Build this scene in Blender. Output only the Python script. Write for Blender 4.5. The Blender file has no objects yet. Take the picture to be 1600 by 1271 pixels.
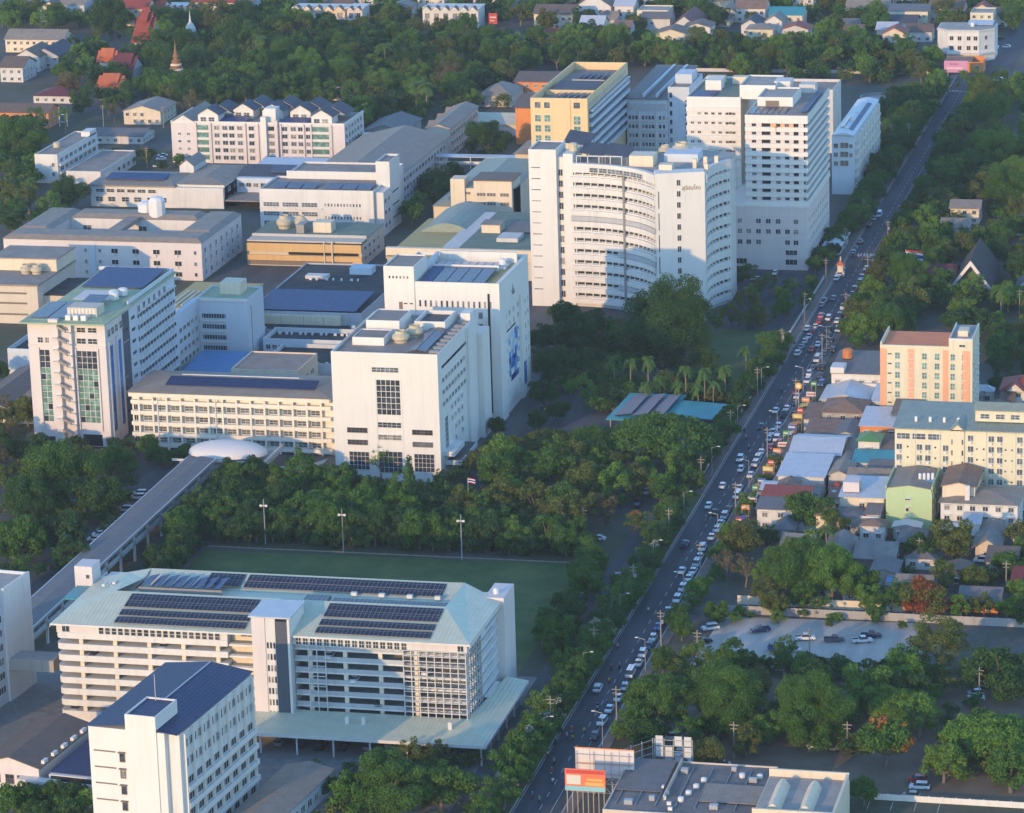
import bpy, bmesh, math, random
import numpy as np
from mathutils import Matrix, Vector, Euler
random.seed(7); RNG = np.random.default_rng(7)
SC = bpy.context.scene
COL = SC.collection

# ---------------------------------------------------------------- camera
IMG_W, IMG_H, F_PX, CAM_H = 1600.0, 1271.0, 5500.0, 300.0
def _cam_axes():
    p, r, yw = math.atan((635.5 + 905) / F_PX), math.radians(1.716), math.radians(-13.65)
    Rz = np.array([[math.cos(yw), -math.sin(yw), 0], [math.sin(yw), math.cos(yw), 0], [0, 0, 1]])
    fwd = np.array([0, math.cos(p), -math.sin(p)]); right = np.array([1., 0, 0]); down = np.cross(fwd, right)
    r2 = math.cos(r) * right + math.sin(r) * down; d2 = -math.sin(r) * right + math.cos(r) * down
    return np.stack([r2, d2, fwd]) @ Rz
AX = _cam_axes()
CAM = np.array([242.179, -995.650, CAM_H])
def G(px, py, z=0.0):
    """ground survey: the point of the level z that the photograph shows at pixel (px, py)"""
    d = AX.T @ np.array([(px - 800) / F_PX, (py - 635.5) / F_PX, 1.0])
    q = CAM + d * ((z - CAM[2]) / d[2]); return float(q[0]), float(q[1])
def ppm(x, y, z=0.0):
    c = AX @ (np.array([x, y, z]) - CAM); return F_PX / c[2]
def PX(x, y, z=0.0):
    c = AX @ (np.array([x, y, z]) - CAM); return 800 + F_PX * c[0] / c[2], 635.5 + F_PX * c[1] / c[2]
cd = bpy.data.cameras.new('camera'); cam = bpy.data.objects.new('camera', cd); COL.objects.link(cam)
cd.sensor_width = 36; cd.lens = 36 * F_PX / IMG_W; cd.clip_start = 1; cd.clip_end = 9000
Mx = Matrix.Identity(4)
for i in range(3):
    Mx[i][0], Mx[i][1], Mx[i][2], Mx[i][3] = AX[0][i], -AX[1][i], -AX[2][i], CAM[i]
cam.matrix_world = Mx; SC.camera = cam

# ---------------------------------------------------------------- light
SUN_EL, SUN_AZ = math.radians(11.4), math.radians(20)      # light travels towards (sin az, cos az)
w = bpy.data.worlds.new('World'); SC.world = w; w.use_nodes = True
nt = w.node_tree; nt.nodes.clear()
sky = nt.nodes.new('ShaderNodeTexSky'); sky.sky_type = 'NISHITA'; sky.sun_disc = False
sky.sun_elevation = SUN_EL
sky.sun_rotation = math.pi + SUN_AZ          # the sun stands opposite to where its light travels
sky.air_density = 1.0; sky.dust_density = 0.1; sky.ozone_density = 3.5; sky.altitude = 300
bg = nt.nodes.new('ShaderNodeBackground'); bg.inputs['Strength'].default_value = 0.15
wo = nt.nodes.new('ShaderNodeOutputWorld')
nt.links.new(sky.outputs[0], bg.inputs[0]); nt.links.new(bg.outputs[0], wo.inputs[0])
sl = bpy.data.lights.new('sun', 'SUN'); so = bpy.data.objects.new('sun', sl); COL.objects.link(so)
sl.energy = 1.12; sl.angle = math.radians(0.6); sl.color = (1.0, 0.62, 0.25)
sdir = Vector((math.sin(SUN_AZ) * math.cos(SUN_EL), math.cos(SUN_AZ) * math.cos(SUN_EL), -math.sin(SUN_EL)))
so.rotation_euler = sdir.to_track_quat('-Z', 'Y').to_euler()
so.location = (-200, -600, 400)
SC.view_settings.view_transform = 'Standard'; SC.view_settings.look = 'None'
SC.view_settings.exposure = 1.66; SC.view_settings.gamma = 1.0
SC.render.engine = 'CYCLES'
SC.cycles.max_bounces = 5; SC.cycles.diffuse_bounces = 2; SC.cycles.glossy_bounces = 2; SC.cycles.transmission_bounces = 2
SC.cycles.volume_bounces = 0; SC.cycles.transparent_max_bounces = 4; SC.cycles.use_denoising = True

# ---------------------------------------------------------------- materials
MATS = {}
def _new(name):
    m = bpy.data.materials.new(name); m.use_nodes = True; t = m.node_tree; t.nodes.clear()
    o = t.nodes.new('ShaderNodeOutputMaterial'); b = t.nodes.new('ShaderNodeBsdfPrincipled')
    t.links.new(b.outputs[0], o.inputs[0]); MATS[name] = m
    return m, t, b
def N(t, kind, **kw):
    n = t.nodes.new(kind)
    for k, v in kw.items(): setattr(n, k, v)
    return n
def mixc(t, fac, a, b, blend='MIX'):
    n = N(t, 'ShaderNodeMix', data_type='RGBA', blend_type=blend)
    for sock, v in ((n.inputs[0], fac), (n.inputs[6], a), (n.inputs[7], b)):
        if hasattr(v, 'links'): t.links.new(v, sock)
        elif isinstance(v, (int, float)): sock.default_value = v
        else: sock.default_value = (*v[:3], 1)
    return n.outputs[2]
def ramp(t, src, a, b, lo=0.0, hi=1.0):
    n = N(t, 'ShaderNodeMapRange'); n.clamp = True
    t.links.new(src, n.inputs[0]); n.inputs[1].default_value = a; n.inputs[2].default_value = b
    n.inputs[3].default_value = lo; n.inputs[4].default_value = hi
    return n.outputs[0]
def noise(t, scale, detail=3, vec=None, rough=.55):
    n = N(t, 'ShaderNodeTexNoise'); n.inputs['Scale'].default_value = scale
    n.inputs['Detail'].default_value = detail; n.inputs['Roughness'].default_value = rough
    if vec: t.links.new(vec, n.inputs['Vector'])
    return n.outputs['Fac']
def coords(t, sx=1, sy=1, sz=1, kind='Object'):
    c = N(t, 'ShaderNodeTexCoord'); m = N(t, 'ShaderNodeMapping'); m.inputs['Scale'].default_value = (sx, sy, sz)
    t.links.new(c.outputs[kind], m.inputs['Vector']); return m.outputs[0]
def world_pos(t, sx=1, sy=1, sz=1):
    c = N(t, 'ShaderNodeNewGeometry'); m = N(t, 'ShaderNodeMapping'); m.inputs['Scale'].default_value = (sx, sy, sz)
    t.links.new(c.outputs['Position'], m.inputs['Vector']); return m.outputs[0]
def paint(name, col, rough=.75, stain=.22, stain_col=None, spec=.25):
    """painted render: broad weathering plus rain streaks running down"""
    m, t, b = _new(name)
    sc = stain_col or tuple(c * .42 for c in col)
    n1 = ramp(t, noise(t, .12, 4, world_pos(t)), .42, .72)
    n2 = ramp(t, noise(t, 1.0, 4, world_pos(t, .8, .8, .06)), .48, .78)
    c1 = mixc(t, N_mul(t, n1, stain * .5), col, sc); c2 = mixc(t, N_mul(t, n2, stain), c1, sc)
    t.links.new(c2, b.inputs['Base Color']); b.inputs['Roughness'].default_value = rough
    b.inputs['Specular IOR Level'].default_value = spec
    return m
def N_mul(t, a, k):
    n = N(t, 'ShaderNodeMath', operation='MULTIPLY'); t.links.new(a, n.inputs[0])
    if hasattr(k, 'links'): t.links.new(k, n.inputs[1])
    else: n.inputs[1].default_value = k
    return n.outputs[0]
def flat_roof(name, a, b2, scale=.18, rough=.9):
    m, t, b = _new(name)
    n1 = ramp(t, noise(t, scale, 5, world_pos(t), .65), .35, .68)
    n2 = ramp(t, noise(t, scale * 6, 3, world_pos(t)), .55, .8)
    c = mixc(t, n1, a, b2); c = mixc(t, N_mul(t, n2, .45), c, tuple(x * .5 for x in a))
    t.links.new(c, b.inputs['Base Color']); b.inputs['Roughness'].default_value = rough
    return m
def tiles(name, col, step=.45, rough=.7, var=.35, axis=0):
    """sheet or tile roof: fine ribs as relief, blotchy ageing"""
    m, t, b = _new(name)
    c = mixc(t, N_mul(t, ramp(t, noise(t, .35, 5, world_pos(t), .6), .35, .7), var), col, tuple(x * .4 for x in col))
    c = mixc(t, N_mul(t, ramp(t, noise(t, 2.2, 2, world_pos(t)), .5, .75), var * .6), c, tuple(min(1, x * 1.5 + .03) for x in col))
    t.links.new(c, b.inputs['Base Color']); b.inputs['Roughness'].default_value = rough
    wv = N(t, 'ShaderNodeTexWave'); wv.bands_direction = 'XYZ'[axis]; wv.inputs['Scale'].default_value = .314 / step
    t.links.new(coords(t), wv.inputs['Vector'])
    bp = N(t, 'ShaderNodeBump'); bp.inputs['Strength'].default_value = .5; bp.inputs['Distance'].default_value = .08
    t.links.new(wv.outputs[1], bp.inputs['Height']); t.links.new(bp.outputs[0], b.inputs['Normal'])
    return m
def plain(name, col, rough=.6, metal=0, var=.15):
    m, t, b = _new(name)
    c = mixc(t, N_mul(t, ramp(t, noise(t, 1.5, 3, world_pos(t)), .35, .7), var), col, tuple(x * .45 for x in col))
    t.links.new(c, b.inputs['Base Color']); b.inputs['Roughness'].default_value = rough; b.inputs['Metallic'].default_value = metal
    return m
def glass(name, col, rough=.12, var=.6):
    m, t, b = _new(name)
    oi = N(t, 'ShaderNodeObjectInfo')
    c = mixc(t, N_mul(t, oi.outputs['Random'], var), col, tuple(x * .35 for x in col))
    c = mixc(t, N_mul(t, ramp(t, noise(t, .6, 2, world_pos(t)), .5, .62), .5), c, tuple(min(1, x * 2.0 + .03) for x in col))
    t.links.new(c, b.inputs['Base Color']); b.inputs['Roughness'].default_value = rough
    b.inputs['Specular IOR Level'].default_value = .6
    return m
def solar(name, col, line=(.25, .27, .3), pw=1.0, ph=2.0, rough=.25, mortar=.05, axis='XY'):
    m, t, b = _new(name)
    bk = N(t, 'ShaderNodeTexBrick'); bk.offset = 0; bk.squash = 1
    bk.inputs['Scale'].default_value = 1; bk.inputs['Brick Width'].default_value = pw; bk.inputs['Row Height'].default_value = ph
    bk.inputs['Mortar Size'].default_value = mortar; bk.inputs['Mortar Smooth'].default_value = .2; bk.inputs['Bias'].default_value = 0
    bk.inputs[1].default_value = (*col, 1); bk.inputs[2].default_value = (*[x * .7 for x in col], 1); bk.inputs[3].default_value = (*line, 1)
    t.links.new(coords(t), bk.inputs[0])
    t.links.new(bk.outputs[0], b.inputs['Base Color']); b.inputs['Roughness'].default_value = rough
    b.inputs['Specular IOR Level'].default_value = .22
    return m
# paints
WHITE = paint('white paint', (0.696, 0.67, 0.618), stain=.28, stain_col=(.34, .31, .27)); WHITE2 = paint('old white paint', (0.626, 0.6, 0.557), stain=.38, stain_col=(0.3, 0.28, 0.25))
CLEAN = paint('bright white paint', (0.725, 0.695, 0.635), stain=.15, stain_col=(.38, .35, .31))
CREAM = paint('cream paint', (0.74, 0.63, 0.46), stain=.25); OCHRE = paint('ochre paint', (0.66, 0.42, 0.18), stain=.25)
YELL = paint('pale yellow paint', (0.696, 0.635, 0.452), stain=.2); PEACH = paint('peach paint', (0.76, 0.4, 0.24), stain=.2)
PINK = paint('pale pink paint', (.66, .57, .53), stain=.15); PINKW = paint('pinkish white paint', (0.679, 0.609, 0.574), stain=.15)
ORANGE = paint('orange paint', (0.72, 0.27, 0.09), stain=.3); LIME = paint('lime green paint', (.46, .58, .31), stain=.1)
GREYP = paint('grey paint', (0.45, 0.46, 0.47), stain=.3); BLUEW = paint('bluish white paint', (0.574, 0.626, 0.661), stain=.15)
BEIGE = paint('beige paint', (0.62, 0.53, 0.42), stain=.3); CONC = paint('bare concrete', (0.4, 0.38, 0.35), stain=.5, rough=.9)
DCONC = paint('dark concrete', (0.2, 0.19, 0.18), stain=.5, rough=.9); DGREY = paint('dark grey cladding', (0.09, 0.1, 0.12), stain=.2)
BLOCKW = paint('block wall', (0.34, 0.28, 0.22), stain=.5, rough=.9)
# roofs
R_CON = flat_roof('weathered roof deck', (.24, .20, .17), (.34, .29, .25)); R_DRK = flat_roof('dark bitumen roof', (.075, .075, .075), (.13, .12, .115))
R_GRN = flat_roof('greenish roof deck', (.13, .19, .15), (.20, .25, .19)); R_OCH = flat_roof('ochre roof coating', (.46, .36, .13), (.40, .33, .16))
R_LIME = flat_roof('pale green roof coating', (.32, .40, .24), (.42, .46, .30)); R_TERR = flat_roof('terracotta roof deck', (.80, .26, .11), (.70, .22, .10))
R_BLK = flat_roof('black stained roof', (.025, .026, .028), (.06, .06, .06)); R_PATCH = flat_roof('patched grey roof', (.12, .112, .108), (.25, .225, .20), .11); R_LGT = flat_roof('pale roof deck', (.42, .38, .33), (.30, .28, .25))
T_MINT = tiles('mint metal sheet roof', (.58, .59, .43), 1.0, .5, .22); T_GREY = tiles('grey sheet roof', (.17, .16, .155), .6)
T_SLATE = tiles('slate blue tile roof', (.075, .085, .11), .5, .8); T_BRWN = tiles('brown tile roof', (.17, .115, .085), .5)
T_RED = tiles('red tile roof', (.33, .06, .035), .5); T_ORNG = tiles('orange tile roof', (.55, .14, .05), .5)
T_MAROON = tiles('maroon sheet roof', (.16, .035, .035), .6); T_RUST = tiles('rusty sheet roof', (.27, .17, .12), .5, .8, .6)
T_SILV = tiles('silver sheet roof', (.52, .54, .57), .7, .45, .25); T_BLUE = tiles('blue sheet roof', (.10, .27, .52), .7, .45)
T_TEAL = tiles('teal sheet roof', (.04, .28, .31), .7, .45, .2); T_GREEN = tiles('green sheet roof', (.10, .26, .08), .7, .45)
T_TAUPE = tiles('taupe sheet roof', (.29, .24, .19), .6, .7, .4); T_SAGE = tiles('sage sheet roof', (.27, .31, .25), .7, .6, .3)
T_DARK = tiles('dark shingle roof', (.05, .042, .045), .5, .95, .3); T_FIBRE = tiles('fibre cement roof', (.26, .235, .21), .8, .9, .6)
# openings
GL = glass('dark window glass', (.045, .055, .07)); GL_G = glass('green window glass', (.13, .24, .19), .15, .4); GL_B = glass('blue window glass', (.05, .16, .40), .12, .8)
CURT = glass('curtained window', (.22, .21, .19), .35, .6); GL_T = glass('tinted grey glass', (.12, .14, .16)); DARK = plain('dark opening', (.02, .02, .022), .9); LOUV = plain('brown louvre and gable shade', (.20, .15, .12), .7)
SCREEN = plain('pale metal screen', (.55, .55, .54), .5); METAL = plain('galvanised steel', (.42, .43, .44), .4, .3); STEEL = plain('weathered steel', (.28, .27, .26), .5, .2)
SOL = solar('solar panel', (.016, .028, .095), (.07, .09, .16), rough=.5); SOL_B = solar('blue solar panel', (.022, .055, .17), (.05, .09, .2), rough=.5); SOL_D = solar('dark solar panel', (.018, .018, .035), (.22, .22, .24), 1.1, 2.1)
SOL_P = solar('slate solar panel', (.055, .06, .10), (.12, .13, .17))
TANK = plain('white tank', (.72, .71, .68), .4); FRP = plain('cooling tower shell', (.55, .47, .32), .6)
# ---------------------------------------------------------------- mesh helpers
MESH = {}
def box_data(x0, x1, y0, y1, z0, z1):
    v = [(x0, y0, z0), (x1, y0, z0), (x1, y1, z0), (x0, y1, z0), (x0, y0, z1), (x1, y0, z1), (x1, y1, z1), (x0, y1, z1)]
    f = [(0, 3, 2, 1), (4, 5, 6, 7), (0, 1, 5, 4), (1, 2, 6, 5), (2, 3, 7, 6), (3, 0, 4, 7)]
    return v, f
class MB:
    """collects shapes of one part"""
    def __init__(s): s.v = []; s.f = []; s.m = []
    def add(s, v, f, mi=0):
        n = len(s.v); s.v += [tuple(q) for q in v]; s.f += [tuple(i + n for i in q) for q in f]; s.m += [mi] * len(f); return s
    def box(s, x0, x1, y0, y1, z0, z1, mi=0): return s.add(*box_data(x0, x1, y0, y1, z0, z1), mi)
    def prism(s, pts, z0, z1, mi=0, cap_mi=None):
        n = len(pts); v = [(x, y, z0) for x, y in pts] + [(x, y, z1) for x, y in pts]
        s.add(v, [(i, (i + 1) % n, (i + 1) % n + n, i + n) for i in range(n)], mi)
        k = len(s.v) - 2 * n
        s.f += [tuple(k + n + i for i in range(n)), tuple(k + n - 1 - i for i in range(n))]; s.m += [mi if cap_mi is None else cap_mi] * 2
        return s
    def tube(s, a, b, r0, r1=None, n=6, mi=0):
        r1 = r0 if r1 is None else r1; a = Vector(a); b = Vector(b); d = (b - a).normalized()
        u = d.orthogonal().normalized(); w_ = d.cross(u)
        v = [a + (u * math.cos(2 * math.pi * i / n) + w_ * math.sin(2 * math.pi * i / n)) * r0 for i in range(n)]
        v += [b + (u * math.cos(2 * math.pi * i / n) + w_ * math.sin(2 * math.pi * i / n)) * r1 for i in range(n)]
        f = [(i, (i + 1) % n, (i + 1) % n + n, i + n) for i in range(n)] + [tuple(range(n - 1, -1, -1)), tuple(range(n, 2 * n))]
        return s.add(v, f, mi)
    def lathe(s, prof, cx=0, cy=0, n=12, mi=0):
        v = []; f = []
        for r, z in prof: v += [(cx + r * math.cos(2 * math.pi * i / n), cy + r * math.sin(2 * math.pi * i / n), z) for i in range(n)]
        for k in range(len(prof) - 1):
            f += [(k * n + i, k * n + (i + 1) % n, (k + 1) * n + (i + 1) % n, (k + 1) * n + i) for i in range(n)]
        f += [tuple(range(n - 1, -1, -1)), tuple((len(prof) - 1) * n + i for i in range(n))]
        return s.add(v, f, mi)
    def mesh(s, name, mats):
        me = bpy.data.meshes.new(name); me.from_pydata(s.v, [], s.f)
        for m in mats: me.materials.append(m)
        if any(s.m): me.polygons.foreach_set('material_index', s.m)
        me.update(); return me
def link(name, me, parent=None, loc=(0, 0, 0), rz=0.0, scale=None):
    o = bpy.data.objects.new(name, me); COL.objects.link(o); o.location = loc
    if rz: o.rotation_euler = (0, 0, rz)
    if scale: o.scale = scale if hasattr(scale, '__len__') else (scale,) * 3
    if parent: o.parent = parent
    return o
def tag(o, label=None, cat=None, group=None, kind=None):
    if label: o['label'] = label
    if cat: o['category'] = cat
    if group: o['group'] = group
    if kind: o['kind'] = kind
    return o
def nth(n):
    w_ = ['first', 'second', 'third', 'fourth', 'fifth', 'sixth', 'seventh', 'eighth', 'ninth', 'tenth', 'eleventh', 'twelfth', 'thirteenth',
          'fourteenth', 'fifteenth', 'sixteenth', 'seventeenth', 'eighteenth', 'nineteenth', 'twentieth']
    tens = {2: 'twenty', 3: 'thirty', 4: 'forty', 5: 'fifty', 6: 'sixty', 7: 'seventy', 8: 'eighty', 9: 'ninety'}
    if n <= 20: return w_[n - 1]
    if n % 10 == 0: return tens[n // 10][:-1] + 'ieth'
    return tens[n // 10] + '-' + w_[n % 10 - 1]
FOOT = []          # footprints already built on: (x0, x1, y0, y1)
def gable_data(x0, x1, y0, y1, z, rise, axis='x', over=.6, t=.18):
    """a pitched roof as two thick leaves and their closed ends; ridge along axis"""
    x0 -= over; x1 += over; y0 -= over; y1 += over
    if axis == 'x':
        ym = (y0 + y1) / 2; pr = [(y0, z), (ym, z + rise), (y1, z), (y1, z + t), (ym, z + rise + t), (y0, z + t)]
        v = [(x0, a, b) for a, b in pr] + [(x1, a, b) for a, b in pr]
    else:
        xm = (x0 + x1) / 2; pr = [(x0, z), (xm, z + rise), (x1, z), (x1, z + t), (xm, z + rise + t), (x0, z + t)]
        v = [(a, y0, b) for a, b in pr] + [(a, y1, b) for a, b in pr]
    f = [(i, (i + 1) % 6, (i + 1) % 6 + 6, i + 6) for i in range(6)] + [(0, 5, 4, 1), (1, 4, 3, 2), (6, 7, 10, 11), (7, 8, 9, 10)]
    return v, f
def hip_data(x0, x1, y0, y1, z, rise, over=.6, inset=None):
    x0 -= over; x1 += over; y0 -= over; y1 += over; W, D = x1 - x0, y1 - y0
    k = inset if inset is not None else min(W, D) / 2
    if W >= D: r = [(x0 + k, (y0 + y1) / 2), (x1 - k, (y0 + y1) / 2)]
    else: r = [((x0 + x1) / 2, y0 + k), ((x0 + x1) / 2, y1 - k)]
    v = [(x0, y0, z), (x1, y0, z), (x1, y1, z), (x0, y1, z), (*r[0], z + rise), (*r[1], z + rise)]
    f = [(0, 1, 5, 4), (1, 2, 5), (2, 3, 4, 5), (3, 0, 4), (0, 3, 2, 1)] if W >= D else [(0, 1, 4), (1, 2, 5, 4), (2, 3, 5), (3, 0, 4, 5), (0, 3, 2, 1)]
    return v, f
def win_mesh(w_, h, style, frame, gl, only=None):
    key = (round(w_, 2), round(h, 2), style, frame.name, gl.name, only)
    if key in MESH: return MESH[key]
    b = MB(); t = .10; dp = .14
    if only != 'frame': b.box(0, w_, -.03, 0, 0, h, 1)                 # the pane
    if style != 'slot' and only != 'pane':
        b.box(-t, 0, -dp, 0, -t, h + t); b.box(w_, w_ + t, -dp, 0, -t, h + t)
        b.box(0, w_, -dp, 0, h, h + t); b.box(-.05, w_ + .05, -dp - .12, 0, -t * 1.5, 0)
        n = 1 if w_ < 1.2 else 2 if w_ < 2.4 else max(2, round(w_ / 1.3))
        if style == 'grid' or n > 1:
            for i in range(1, n): b.box(w_ * i / n - .04, w_ * i / n + .04, -.10, -.03, 0, h)
        if style == 'grid':
            for i in range(1, max(2, round(h / 1.5))):
                z = h * i / max(2, round(h / 1.5)); b.box(0, w_, -.09, -.03, z - .04, z + .04)
        if style == 'hood': b.box(-.25, w_ + .25, -.75, 0, h + .12, h + .28)
        if style == 'ac': b.box(w_ * .15, w_ * .15 + .85, -.62, -.14, -.85, -.2, 0)
    MESH[key] = b.mesh('window', [frame, gl]); return MESH[key]
ON_ROOF = {'solar_array', 'water_tank', 'cooling_tower', 'air_conditioner', 'roof_vent', 'roof_ventilator', 'roof_unit', 'duct', 'skylight', 'ridge_cap'}
class Bld:
    """one building: an Empty at the front left corner of its base, parts below it"""
    def __init__(s, name, label, cat, x0, y0, x1, y1, rot=0.0, z=0.0, group=None, foot=True):
        s.o = bpy.data.objects.new(name, None); COL.objects.link(s.o); s.o.empty_display_size = 1
        s.o.location = (x0, y0, z); s.o.rotation_euler = (0, 0, math.radians(rot)); tag(s.o, label, cat, group)
        s.W, s.D = x1 - x0, y1 - y0; s.roof = None
        if foot: FOOT.append((x0, x1, y0, y1))
    def part(s, name, me, loc=(0, 0, 0), rz=0.0, parent=None, label=None):
        if parent is None and s.roof and name in ON_ROOF: parent = s.roof; loc = tuple(Vector(loc) - s.roof.location)
        o = link(name, me, parent or s.o, loc, rz)
        if name in ('roof_deck', 'roof', 'eave') and (s.roof is None or name == 'roof_deck'): s.roof = o
        if label: o['label'] = label
        return o
    def box(s, name, x0, x1, y0, y1, z0, z1, m, parent=None, label=None):
        return s.part(name, MB().box(0, x1 - x0, 0, y1 - y0, 0, z1 - z0).mesh(name, [m]), (x0, y0, z0) if not parent else
                      tuple(Vector((x0, y0, z0)) - parent.location), 0, parent, label)
    def mb(s, name, b, mats, label=None, parent=None): return s.part(name, b.mesh(name, mats if isinstance(mats, list) else [mats]), parent=parent, label=label)
    def block(s, h, wall, roof, x0=0, x1=None, y0=0, y1=None, z0=0, par=.9, t=.3, name='walls'):
        """walls with a roof deck and a raised parapet round it"""
        x1 = s.W if x1 is None else x1; y1 = s.D if y1 is None else y1
        wl = s.box(name, x0, x1, y0, y1, z0, h - par, wall)
        b = MB(); zt, zb = h, h - par
        if par > 0.05:
            b.box(x0, x1, y0, y0 + t, zb, zt).box(x0, x1, y1 - t, y1, zb, zt).box(x0, x0 + t, y0 + t, y1 - t, zb, zt).box(x1 - t, x1, y0 + t, y1 - t, zb, zt)
            s.mb('parapet', b, wall)
        s.box('roof_deck', x0 + t + .01, x1 - t - .01, y0 + t + .01, y1 - t - .01, h - par, h - par + .06, roof)
        return wl
    def face(s, f, u, z, p=None):
        if f == 'F': return (u, 0 if p is None else p, z), 0.0
        if f == 'R': return (s.W if p is None else p, u, z), math.pi / 2
        if f == 'L': return (0 if p is None else p, s.D - u, z), -math.pi / 2
        return (s.W - u, s.D if p is None else p, z), math.pi
    def win(s, f, u, z, w_, h, style='plain', frame=None, gl=None, p=None, name='window'):
        loc, rz = s.face(f, u, z, p)
        if style == 'slot' or w_ * h < 2.6: return s.part(name, win_mesh(w_, h, style, frame or CLEAN, gl or GL), loc, rz)
        o = s.part(name, win_mesh(w_, h, style, frame or CLEAN, gl or GL, 'pane'), loc, rz); link('frame', win_mesh(w_, h, style, frame or CLEAN, gl or GL, 'frame'), o); return o
    def wins(s, f, us, zs, w_, h, style='plain', frame=None, gl=None, p=None, skip=0.0, name='window'):
        for z in zs:
            for u in us:
                if skip and random.random() < skip: continue
                s.win(f, u, z, w_, h, style, frame, gl or random.choice((GL, GL, GL_T, CURT)), p, name)
    def gable(s, x0, x1, y0, y1, z, rise, m, axis='x', over=.6, wall=None, name='roof'):
        if wall:
            pr = MB()
            if axis == 'x':
                v = [(x0, y0, z), (x0, y1, z), (x0, (y0 + y1) / 2, z + rise * .97), (x1, y0, z), (x1, y1, z), (x1, (y0 + y1) / 2, z + rise * .97)]
            else:
                v = [(x1, y0, z), (x0, y0, z), ((x0 + x1) / 2, y0, z + rise * .97), (x1, y1, z), (x0, y1, z), ((x0 + x1) / 2, y1, z + rise * .97)]
            pr.add(v, [(0, 2, 1), (3, 4, 5), (0, 1, 4, 3), (1, 2, 5, 4), (2, 0, 3, 5)])
            s.mb('gable_wall', pr, wall)
        return s.mb(name, MB().add(*gable_data(x0, x1, y0, y1, z, rise, axis, over)), m)
    def hip(s, x0, x1, y0, y1, z, rise, m, over=.6, inset=None, name='roof'): return s.mb(name, MB().add(*hip_data(x0, x1, y0, y1, z, rise, over, inset)), m)
    def solar(s, x0, x1, y0, y1, z, m=None, rise=0.0, rise_x=0.0, name='solar_array'):
        """a raised slab of panels; rise lifts its back edge, rise_x its right edge"""
        v, f = box_data(0, x1 - x0, 0, y1 - y0, 0, .12)
        v = [(a, b, c + rise * b / (y1 - y0) + rise_x * a / (x1 - x0)) for a, b, c in v]
        return s.part(name, MB().add(v, f).mesh(name, [m or SOL]), (x0, y0, z))
    def tank(s, x, y, z, r=1.0, h=2.2, m=None, name='water_tank'):
        me = MB().lathe([(r * .9, 0), (r, .15), (r, h * .82), (r * .7, h * .95), (r * .2, h)], n=10).mesh(name, [m or TANK]); return s.part(name, me, (x, y, z))
    def cooling(s, x, y, z, r=2.2, h=3.2):
        me = MB().lathe([(r * .75, 0), (r * .8, h * .2), (r, h * .35), (r, h * .6), (r * .62, h * .8), (r * .6, h), (r * .52, h), (r * .5, h * .85)], n=14).mesh('cooling_tower', [FRP]); return s.part('cooling_tower', me, (x, y, z))
    def acs(s, pts, z, parent=None):
        key = 'acunit'
        if key not in MESH: MESH[key] = MB().box(0, .95, 0, .5, .12, .85).box(.1, .2, .05, .45, 0, .12).box(.75, .85, .05, .45, 0, .12).mesh('air_conditioner', [TANK])
        for x, y in pts: s.part('air_conditioner', MESH[key], (x, y, z), random.choice((0, math.pi / 2)))
def struct(name, b, mats, z=0.0):
    return tag(link(name, b.mesh(name, mats if isinstance(mats, list) else [mats]), loc=(0, 0, z)), kind='structure')
def sheet(name, pts, z, m):
    b = MB(); b.v = [(x, y, z) for x, y in pts]; b.f = [tuple(range(len(pts)))]; b.m = [0]; return struct(name, b, m)
# ---------------------------------------------------------------- ground, roads, lawns
def ground_mat():
    m, t, b = _new('mixed ground')
    a = ramp(t, noise(t, .018, 4, world_pos(t)), .42, .58); g = ramp(t, noise(t, .5, 4, world_pos(t)), .3, .7)
    c1 = mixc(t, g, (.05, .07, .03), (.09, .085, .05)); c2 = mixc(t, g, (.085, .08, .075), (.13, .12, .105))
    t.links.new(mixc(t, a, c1, c2), b.inputs['Base Color']); b.inputs['Roughness'].default_value = .95; return m
def asphalt_mat(name, c0, c1, ck=.5):
    m, t, b = _new(name)
    n1 = ramp(t, noise(t, .22, 5, world_pos(t, 1, .12, 1), .6), .38, .66); n2 = ramp(t, noise(t, 3, 3, world_pos(t)), .35, .7)
    c = mixc(t, n1, c0, c1); c = mixc(t, N_mul(t, n2, .35), c, tuple(x * .6 for x in c0))
    vo = N(t, 'ShaderNodeTexVoronoi'); vo.feature = 'DISTANCE_TO_EDGE'; vo.inputs['Scale'].default_value = .12; t.links.new(world_pos(t, 1, .6, 1), vo.inputs['Vector'])
    crack = ramp(t, vo.outputs['Distance'], 0, .012, 1, 0); c = mixc(t, N_mul(t, crack, ck), c, (.03, .03, .03))
    t.links.new(c, b.inputs['Base Color']); b.inputs['Roughness'].default_value = .85; return m
def grass_mat(name, a, b2):
    m, t, b = _new(name)
    n1 = ramp(t, noise(t, .09, 5, world_pos(t)), .38, .64); n2 = ramp(t, noise(t, 2.5, 4, world_pos(t)), .3, .7)
    c = mixc(t, n1, a, b2); c = mixc(t, N_mul(t, n2, .4), c, tuple(x * .55 for x in a))
    t.links.new(c, b.inputs['Base Color']); b.inputs['Roughness'].default_value = .95
    bp = N(t, 'ShaderNodeBump'); bp.inputs['Strength'].default_value = .4; bp.inputs['Distance'].default_value = .1
    t.links.new(noise(t, 6, 3, world_pos(t)), bp.inputs['Height']); t.links.new(bp.outputs[0], b.inputs['Normal']); return m
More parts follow.
